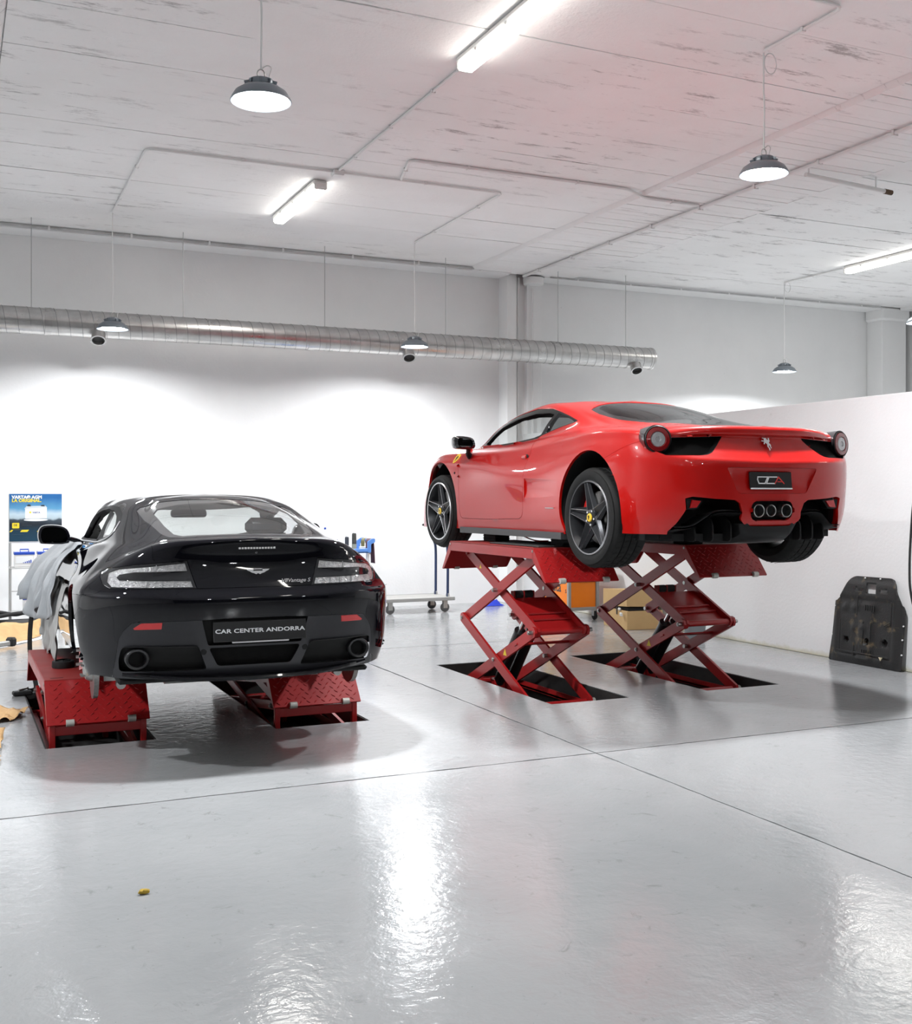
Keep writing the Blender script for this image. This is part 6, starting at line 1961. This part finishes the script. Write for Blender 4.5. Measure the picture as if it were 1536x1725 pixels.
# --- grey tub between the far lift and the partition, blue cloth on the floor
r = empty('grey_tub', (7.33, 9.85, 0), 0, 'small dark grey tub on the floor behind the far scissor lift', 'tub')
g = Geo(); g.lathe([(0, .0), (.10, 0), (.12, .16), (.128, .165), (.128, .175), (.115, .175), (.10, .02), (0, .02)], 28, 'z'); g.build('tub_body', mat('grey_plastic', (.16, .17, .18), .5), r)
g = Geo(); g.pipe([(-.12 * math.cos(a), 0, .17 + .05 * math.sin(a)) for a in [PI * k / 12 for k in range(13)]], .004, 6); g.build('tub_handle', M_STEEL, r)
g = Geo()
def P_(i, j):
    x = (i / 11 - .5); y = (j / 9 - .5)
    e = max(0, 1 - (abs(x) * 2) ** 2) * max(0, 1 - (abs(y) * 2) ** 2)
    return (6.95 + x * .30 + .01 * math.sin(j * 2.1), 14.02 + y * .22, .004 + .11 * e * (.75 + .25 * math.sin(i * 1.9 + j * 1.3)) * (1 if x > -.3 else .6))
g.grid(P_, 12, 10)
o = g.build('blue_cloth', mat('blue_cloth', (.02, .05, .50), .8), None, 60); tag(o, 'crumpled blue cloth on the floor under the back wall pillar', 'cloth')

# --- dirty underbody tray leaning on the partition
TR = [(8.053, .0), (7.612, .0), (7.241, .0), (7.179, .0), (7.171, .241), (7.160, .527), (7.182, .567), (7.203, .573), (7.296, .785), (7.34, .803), (7.765, .80), (7.825, .776), (7.959, .564), (7.99, .562), (8.021, .247)]
r = empty('underbody_tray', (7.525, 7.61, 0), 0, 'black muddy underbody tray leaning against the white partition', 'car part')
bm = bmesh.new()
ny, nz = 46, 42
vs = [[bm.verts.new((0, 7.12 + .98 * i / ny - 7.61, -.02 + .86 * j / nz)) for j in range(nz + 1)] for i in range(ny + 1)]
for i in range(ny):
    for j in range(nz):
        bm.faces.new((vs[i][j], vs[i + 1][j], vs[i + 1][j + 1], vs[i][j + 1]))
ALLF = lambda c, n: True
out = [(p[0] - 7.61, p[1]) for p in round_poly(TR, .025, 3)]
keepf = set(knife(bm, out, 'side', ALLF))
bmesh.ops.delete(bm, geom=[f for f in bm.faces if f not in keepf], context='FACES')
for hole in ([(7.612, .741), (7.497, .741), (7.497, .655), (7.612, .654)], [(7.741, .697), (7.653, .695), (7.653, .669), (7.741, .667)], [(7.442, .695), (7.362, .697), (7.362, .670), (7.442, .668)]):
    hf = knife(bm, [(p[0] - 7.61, p[1]) for p in hole], 'side', ALLF); bmesh.ops.delete(bm, geom=hf, context='FACES')
for (cy, cz_, rr) in ((7.571, .219, .032), (7.831, .215, .030), (7.373, .225, .034)):
    hf = knife(bm, ellipse(cy - 7.61, cz_, rr, rr, 18), 'side', ALLF)
    for f in hf:
        for v in f.verts: v.co.x = .03
bosses = [(7.861, .506, .032), (7.747, .511, .034), (7.741, .331, .030), (7.629, .343, .034)]
for v in bm.verts:
    y, z = v.co.y + 7.61, v.co.z
    e = min(1, max(0, (8.02 - y) / .05)) * min(1, max(0, (y - 7.21) / .05)) * min(1, max(0, z / .06)) * min(1, max(0, (.78 - z) / .05))
    v.co.x -= .022 * e
    # broad stepped panel and channels
    if 7.27 < y < 7.95 and .10 < z < .60: v.co.x += .010
    if 7.52 < y < 7.68 and .06 < z < .56: v.co.x -= .012
    for (by, bz, br) in bosses:
        if (y - by) ** 2 + (z - bz) ** 2 < br * br: v.co.x -= .012
    v.co.x += z * .075                                                  # lean on the wall
M_MUD = mat('muddy_plastic', (.018, .018, .018), .55, nscale=6.5, ncol=(.12, .085, .04), namt=.16, ndetail=8, bump=.2, bscale=60)
nd = MATS['muddy_plastic'].node_tree.nodes
for n_ in nd:
    if n_.type == 'VALTORGB':
        n_.color_ramp.elements[0].color = (.13, .095, .05, 1); n_.color_ramp.elements[0].position = .30
        n_.color_ramp.elements[1].color = (.016, .016, .016, 1); n_.color_ramp.elements[1].position = .43
bm.normal_update()
o = bm_obj('tray_panel', bm, M_MUD, r, 40)
md = o.modifiers.new('thickness', 'SOLIDIFY'); md.thickness = .004; md.offset = 0
def tr_p(y, z, off): return Vector((-.026 + z * .075 - off, y - 7.61, z))
for k in range(5):
    for (y0_, z0_, z1_) in ((7.500, .50, .55), (7.52, .10, .145)):
        g = Geo(); g.bar(tr_p(y0_ + k * .026, z0_, .004), tr_p(y0_ + k * .026, z1_, .004), .008, .008, (1, 0, 0)); g.build('tray_rib', M_MUD, r)
for (ya, za, yb, zb_) in ((7.70, .45, 7.70, .62), (7.53, .20, 7.53, .40), (7.62, .20, 7.62, .40), (7.90, .12, 7.90, .40), (7.30, .42, 7.30, .60), (7.30, .42, 7.37, .38), (7.93, .11, 7.30, .11), (7.72, .08, 7.72, .20)):
    g = Geo(); g.bar(tr_p(ya, za, .006), tr_p(yb, zb_, .006), .010, .012, (1, 0, 0), .003); g.build('tray_rib', M_MUD, r)
for (y, z) in ((7.64, .79), (7.46, .792), (7.85, .74), (7.985, .51), (8.015, .24), (7.168, .40), (7.172, .28), (7.172, .15)):
    g = Geo(); g.lathe([(0, -.004), (.007, -.003), (.007, .004)], 12, 'x', tuple(tr_p(y, z, -.012))); g.build('rivet', M_PVC, r)
g = Geo(); g.prism([(7.40 - 7.61, .105), (7.36 - 7.61, .105), (7.38 - 7.61, .075)], -.04, -.03, 'x'); g.build('pale_chip', mat('pale_chip', (.6, .52, .36), .6), r)

# --- cable hanging in front of the partition
r = empty('hanging_cable', (7.45, 6.99, 0), 0, 'black cable loop hanging in front of the partition at the right edge', 'cable')
g = Geo(); g.pipe(crv([(0, -.25, 2.40), (0, -.12, 2.0), (0, -.03, 1.57), (0, .01, 1.21), (0, .025, .9), (0, .01, .7), (0, -.06, .50), (0, -.16, .44), (0, -.26, .55), (0, -.32, .9), (0, -.36, 2.40)], 6), .010, 8); g.build('cable', M_RUBBER, r)
g = Geo(); g.box((-.03, -.40, 2.38), (.15, -.22, 2.44), .01); g.build('wall_hook', M_STEEL, r)

# --- battery display rack with poster
r = empty('battery_rack', (.92, 13.75, 0), 0, 'grey wire display rack standing against the back wall at far left', 'rack')
M_RACK = mat('rack_grey', (.50, .50, .49), .45, metal=.4)
for sx in (-.275, .275):
    for sy in (-.16, .16):
        g = Geo(); g.tube((sx, sy, .03), (sx, sy, 1.56 if sy > 0 else 1.01), .009, n=10); g.build('upright', M_RACK, r)
    g = Geo(); g.box((sx - .02, -.25, 0), (sx + .02, .20, .03), .006); g.build('foot', M_RUBBER, r)
for z_ in (.205, .72):
    g = Geo(); g.box((-.29, -.18, z_ - .012), (.29, .16, z_), .003); g.build('shelf', M_RACK, r)
    g = Geo(); g.tube((-.28, -.17, z_ + .012), (.28, -.17, z_ + .012), .006, n=8); g.build('shelf_rail', M_RACK, r)
g = Geo(); g.tube((-.275, -.16, .455), (.275, -.16, .455), .006, n=8); g.build('cross_bar', M_RACK, r)
g = Geo(); g.pipe([(-.13, -.16, .455), (-.13, -.16, .57), (.275, -.16, .57)], .005, 8); g.build('wire_frame', M_RACK, r)
g = Geo(); g.box((-.29, -.03, .995), (.29, .0, 1.015), .003); g.build('poster_ledge', M_PVC, r)
def poster_mat():
    m = bpy.data.materials.new('poster_print'); m.use_nodes = True
    N, L = nt(m); b = N['Principled BSDF']; tc = N.new('ShaderNodeTexCoord'); sx = N.new('ShaderNodeSeparateXYZ'); L.new(tc.outputs['Generated'], sx.inputs[0])
    n = N.new('ShaderNodeTexNoise'); n.inputs['Scale'].default_value = 4; n.inputs['Detail'].default_value = 6; L.new(tc.outputs['Generated'], n.inputs['Vector'])
    md = N.new('ShaderNodeMath'); md.operation = 'MULTIPLY_ADD'; md.inputs[1].default_value = .16; L.new(n.outputs['Fac'], md.inputs[0]); L.new(sx.outputs['Z'], md.inputs[2])
    cr = N.new('ShaderNodeValToRGB'); e = cr.color_ramp.elements
    e[0].position = .08; e[0].color = (.012, .05, .085, 1); e[1].position = 1.0; e[1].color = (.02, .12, .33, 1)
    for p, c in ((.30, (.01, .04, .07)), (.42, (.015, .02, .03)), (.53, (.05, .07, .09)), (.57, (.42, .52, .58)), (.66, (.50, .62, .70)), (.78, (.10, .30, .50))):
        q = e.new(p); q.color = (*c, 1)
    L.new(md.outputs[0], cr.inputs[0]); L.new(cr.outputs[0], b.inputs['Base Color']); b.inputs['Roughness'].default_value = .35
    return m
po = empty('poster_board', (.92, 13.72, 1.015), 0, 'blue battery advertising poster standing on top of the display rack', 'poster')
g = Geo(); g.box((-.285, -.006, 0), (.285, .006, .547), .001); g.build('poster_panel', poster_mat(), po, 0)
def ptext(t, x, z, size, m, sx=1.0, bold=0.0, al='LEFT'):
    text_obj('poster_lettering', t, size, frame_mat((x, -.0066, z), (1, 0, 0), (0, 0, 1)), m, po, extrude=.0004, sx=sx, bold=bold, align=al)
M_PYEL = mat('print_yellow', (.80, .62, .03), .5); M_PWH = mat('print_white', (.85, .87, .88), .5)
ptext('VARTA® AGM', -.258, .507, .050, M_PWH, 1.02, .0022); ptext('LA ORIGINAL.', -.258, .468, .050, M_PYEL, 1.02, .0022)
ptext('_____________________________', -.255, .448, .012, M_PWH, 1.4)
# the pictured battery, printed flat
def pprint(poly, m, k=0):
    g = Geo(); g.prism(poly, -.0068 - .0003 * k, -.006, 'y'); g.build('poster_print_shape', m, po, 0)
pprint([(-.115, .26), (.12, .265), (.12, .385), (-.115, .375)], M_PWH); pprint([(-.125, .375), (.125, .385), (.105, .41), (-.10, .405)], mat('print_pale', (.55, .60, .64), .5))
pprint(ellipse(0, .245, .13, .014, 24), M_PWH); pprint([(-.10, .405), (-.085, .425), (-.06, .425), (-.05, .40)], mat('print_dark', (.03, .04, .05), .5)); pprint([(.05, .405), (.06, .418), (.09, .42), (.10, .40)], mat('print_dark', (.03, .04, .05), .5))
ptext('VARTA', -.035, .33, .026, mat('print_blue', (.03, .06, .25), .5), 1.0, .001); pprint(ellipse(-.06, .333, .012, .012, 14), M_PYEL, 1)
pprint(round_poly([(-.255, .15), (-.178, .15), (-.178, .213), (-.255, .213)], .008, 2), M_PYEL); ptext('DE', -.238, .185, .030, mat('print_dark', (.03, .04, .05), .5), 1.0, .001)
ptext('_______________', -.15, .19, .012, mat('print_grey', (.3, .32, .34), .5), 1.2); ptext('______________', -.25, .142, .014, M_PYEL, 1.0)
for x0_, x1_ in ((-.285, -.25), (-.17, -.08), (.01, .10), (.19, .27)):
    pprint([(x0_, .108), (x1_ - .012, .108), (x1_ + .008, .132), (x0_ + .02, .132)], M_PYEL)
ptext('__________________', -.25, .085, .012, mat('print_grey', (.3, .32, .34), .5), 1.1)
def battery(x, z_, s, label, flip=False):
    o = empty('car_battery', (x, 13.66, z_), 0, label, 'battery', 'car batteries on the display rack')
    g = Geo(); g.box((-.13 * s, -.085, 0), (.13 * s, .085, .155), .004); g.build('case', M_PVC, o)
    g = Geo(); g.box((-.135 * s, -.088, .145), (.135 * s, .088, .178), .004); g.build('cover', M_BATBLUE, o)
    g = Geo(); g.box((-.135 * s, -.07, .176), (-.06 * s, .07, .192), .003); g.box((.06 * s, -.07, .176), (.135 * s, .07, .192), .003); g.build('cover_top', M_PVC, o)
    g = Geo(); g.pipe([(-.055 * s, -.05, .178), (-.055 * s, -.05, .207), (.055 * s, -.05, .207), (.055 * s, -.05, .178)], .008, 8); g.build('carry_handle', M_BATBLUE, o)
    g = Geo(); g.box((-.11 * s, -.0865, .05), (.11 * s, -.084, .125)); g.build('case_label', M_PWH, o)
    for k in range(5):
        g = Geo(); hh = .008 + .007 * k; g.box((-.02 * s + k * .024 * s, -.088, .052), (-.006 * s + k * .024 * s, -.0864, .052 + hh)); g.build('label_bar', M_BATBLUE, o)
battery(.79, .72, .82, 'white battery with blue handle at the left of the upper rack shelf')
battery(1.04, .72, .82, 'white battery on the upper rack shelf half hidden by the grey cover')
battery(.90, .205, .95, 'white battery with blue cover on the lower rack shelf')

# --- kraft paper on the floor at left
def paper(name, label, corners, nu, nv, amp, lift_f=None, seed=0):
    rnd = random.Random(seed); A, B_, C_, D_ = [Vector(c) for c in corners]
    g = Geo(); ph = [rnd.random() * 6 for _ in range(6)]
    def P_(i, j):
        u, v = i / (nu - 1), j / (nv - 1)
        p = A * (1 - u) * (1 - v) + B_ * u * (1 - v) + C_ * u * v + D_ * (1 - u) * v
        z = .006 + amp * abs(math.sin(u * 9 + ph[0] + 2 * math.sin(v * 3 + ph[1])) * .6 + .4 * math.sin(v * 8 + ph[2] + u * 3)) + rnd.uniform(0, amp * .25)
        if lift_f: z += lift_f(u, v)
        return (p.x + rnd.uniform(-.006, .006), p.y + rnd.uniform(-.01, .01), max(.004, p.z + z))
    g.grid(P_, nu, nv)
    o = g.build(name, M_KRAFT, None, 12)
    md = o.modifiers.new('thickness', 'SOLIDIFY'); md.thickness = .0015; md.offset = 1
    return tag(o, label, 'paper')
paper('kraft_paper', 'large curled sheet of brown kraft paper in front of the battery rack', ((.05, 11.62, 0), (.92, 12.88, 0), (.95, 13.12, 0), (.05, 12.38, 0)), 26, 10, .012, lambda u, v: .16 * v ** 1.6 + .02 * math.sin(u * 14) * v, 3)
paper('kraft_paper', 'crumpled brown paper scrap beside the low lift pit', ((.20, 8.02, 0), (.40, 8.10, 0), (.54, 8.42, 0), (.22, 8.72, 0)), 14, 12, .035, None, 5)
paper('kraft_paper', 'small brown paper scrap at the left edge lower down', ((.12, 7.18, 0), (.285, 7.20, 0), (.325, 7.62, 0), (.12, 7.80, 0)), 10, 9, .05, None, 8)
paper('kraft_paper', 'tiny brown paper corner at the left edge nearest the camera', ((.10, 6.72, 0), (.262, 6.80, 0), (.275, 6.98, 0), (.10, 6.98, 0)), 8, 7, .02, None, 9)
# pale sheet under the big paper
g = Geo(); 
def P_(i, j): u, v = i / 9, j / 3; return (.05 + .95 * u, 11.50 + 1.33 * u + .5 * v, .003 + .004 * math.sin(i * 2.3 + j))
g.grid(P_, 10, 4); o = g.build('plastic_sheet', mat('white_sheet', (.82, .83, .85), .4), None, 20); tag(o, 'thin white sheet showing under the large kraft paper', 'sheet')
md = o.modifiers.new('thickness', 'SOLIDIFY'); md.thickness = .001; md.offset = 1
# black hoses and bracket by the paper
r = empty('black_hose', (.55, 13.42, 0), 0, 'black hoses lying on the floor below the battery rack', 'hose')
for k, pp in enumerate(([(-.15, .10, .25), (.0, .1, .22), (.15, .05, .20), (.32, .05, .24), (.42, .12, .20)], [(-.20, -.12, .17), (-.02, -.08, .2), (.2, -.02, .22), (.4, .04, .2)])):
    g = Geo(); g.pipe(crv(pp, 6), .022, 10); g.build('hose', M_RUBBER, r)
g = Geo(); g.box((-.22, -.14, 0), (.45, .10, .05), .02); g.box((-.18, -.10, .05), (.42, .06, .15), .03); g.build('hose_base', mat('dark_liner', (.02, .02, .02), .6), r)
r = empty('black_bracket', (.50, 12.0, .02), R(40), 'small black and grey bracket lying on the kraft paper', 'bracket')
g = Geo(); g.box((-.12, -.03, .01), (.10, .03, .06), .01); g.build('arm', M_STEEL, r); g = Geo(); g.box((.06, -.05, .0), (.14, .05, .09), .02); g.build('end_block', M_RUBBER, r)

# --- grey wing cover draped over the front left wing
def drape(name, label, cat, sec, y0, y1, hem_f, fold_a, flare, m, seed, nu=56, nv=40, bend=.34):
    """cloth hanging over a car side: sec is its cross-section (x, z) from the top to the hem"""
    car_M = Matrix.Translation(DARK_POS) @ Matrix.Rotation(R(DARK_YAW), 4, 'Z')
    rnd = random.Random(seed); ph = [rnd.random() * 6.3 for _ in range(8)]
    sec = crv(sec, 3)
    g = Geo()
    def P_(i, j):
        u = i / (nu - 1); v = j / (nv - 1)
        y = y0 + (y1 - y0) * u
        vv = v
        k = vv * (len(sec) - 1); a = int(min(k, len(sec) - 2)); f = k - a
        x = sec[a][0] * (1 - f) + sec[a + 1][0] * f; z = sec[a][1] * (1 - f) + sec[a + 1][1] * f
        drop = max(0, (v - bend) / (1 - bend))
        w_ = u * 17 + 1.3 * math.sin(u * 6 + ph[0]) + drop * math.sin(u * 9 + ph[1])
        fold = abs(math.sin(w_)) * 1.2 - .6 + .45 * math.sin(u * 41 + ph[2] + 2 * drop) + .25 * math.sin(v * 22 + u * 13 + ph[3])
        x -= drop ** .7 * (fold_a * fold * (.5 + .5 * drop) + fold_a * .8) + flare * u ** 1.2 * drop * (1.2 - .5 * drop)
        y += drop * .05 * math.cos(w_ * 1.0 + ph[4])
        zh = hem_f(u)
        if v > bend:
            z = sec[int(bend * (len(sec) - 1))][1] * (1 - drop) + zh * drop + .012 * math.sin(u * 29 + v * 17) + .02 * drop * math.sin(u * 15 + ph[5])
        else:
            z += .012 + .006 * math.sin(u * 23 + v * 9)
        return car_M @ Vector((x, y, z))
    g.grid(P_, nu, nv)
    o = g.build(name, m, None, 50)
    md = o.modifiers.new('thickness', 'SOLIDIFY'); md.thickness = .003; md.offset = 1
    return tag(o, label, cat)
M_COVER = mat('grey_cover', (.36, .38, .40), .6, nscale=5, ncol=(.29, .31, .33), bump=.3, bscale=25, sheen=.2)
drape('wing_cover', 'grey protective cover draped over the front left wing of the black coupe', 'cover',
      [(-.38, .80), (-.55, .835), (-.70, .880), (-.80, .885), (-.87, .850), (-.915, .77), (-.935, .66), (-.945, .54), (-.95, .45), (-.95, .36)],
      1.30, 2.85, lambda u: .44 - .10 * math.sin(u * 3.1) - .05 * math.sin(u * 13), .040, .24, M_COVER, 6)
drape('sill_sheet', 'crumpled pale grey sheet hanging below the wing cover of the black coupe', 'sheet',
      [(-.88, .62), (-.91, .60), (-.925, .52), (-.93, .42), (-.935, .30), (-.93, .18), (-.92, .09)],
      .95, 2.70, lambda u: .115 + .02 * math.sin(u * 9), .030, .06, mat('pale_sheet', (.40, .40, .39), .45, nscale=4, ncol=(.28, .28, .27), bump=.4, bscale=18), 9, bend=.1)
# --- strap with buckle hanging down to the floor
r = empty('ratchet_strap', (.61, 9.42, 0), 0, 'black strap hanging to the floor beside the low lift with buckle', 'strap')
g = Geo()
path = crv([(.03, .10, .74), (.0, .05, .62), (-.02, .02, .45), (-.02, .0, .28), (.005, -.02, .12), (.02, -.06, .03), (.0, -.12, .012), (-.05, -.16, .014)], 5)
for a_, b_ in zip(path[:-1], path[1:]): g.bar(a_, b_, .004, .035, (0.2, 1, 0))
g.build('webbing', M_RUBBER, r)
g = Geo(); g.box((-.19, -.30, .002), (-.05, -.22, .035), .008); g.xf(Matrix.Rotation(.1, 4, 'Z')); g.build('buckle', M_RUBBER, r)
g = Geo(); g.tube((-.12, -.30, .045), (-.05, -.24, .05), .008, n=8); g.build('buckle_lever', M_STEEL, r)

# --- small scraps on the floor
g = Geo(); 
def P_(i, j): a = 2 * PI * j / 10; rr = .016 * math.sin(PI * i / 6) * (1 + .3 * math.sin(3 * a + i)); return (.681 + rr * math.cos(a) * 1.3, 4.374 + rr * math.sin(a), .010 + .010 * math.cos(PI * i / 6))
g.grid(P_, 7, 11); tag(g.build('dry_leaf', mat('leaf_yellow', (.38, .25, .02), .7), None), 'tiny yellow brown leaf scrap on the foreground floor', 'leaf')
# air hose lying on the lift
r = empty('red_air_hose', (4.50, 8.36, 1.147), 0, 'thin red air hose hanging under the red car onto the lift', 'hose')
g = Geo(); g.pipe(crv([(-.06, .16, .08), (-.04, .08, .055), (.0, -.02, .02), (.03, -.10, .006), (.10, -.16, .006)], 5), .006, 8); g.build('hose', M_CALIPER, r)
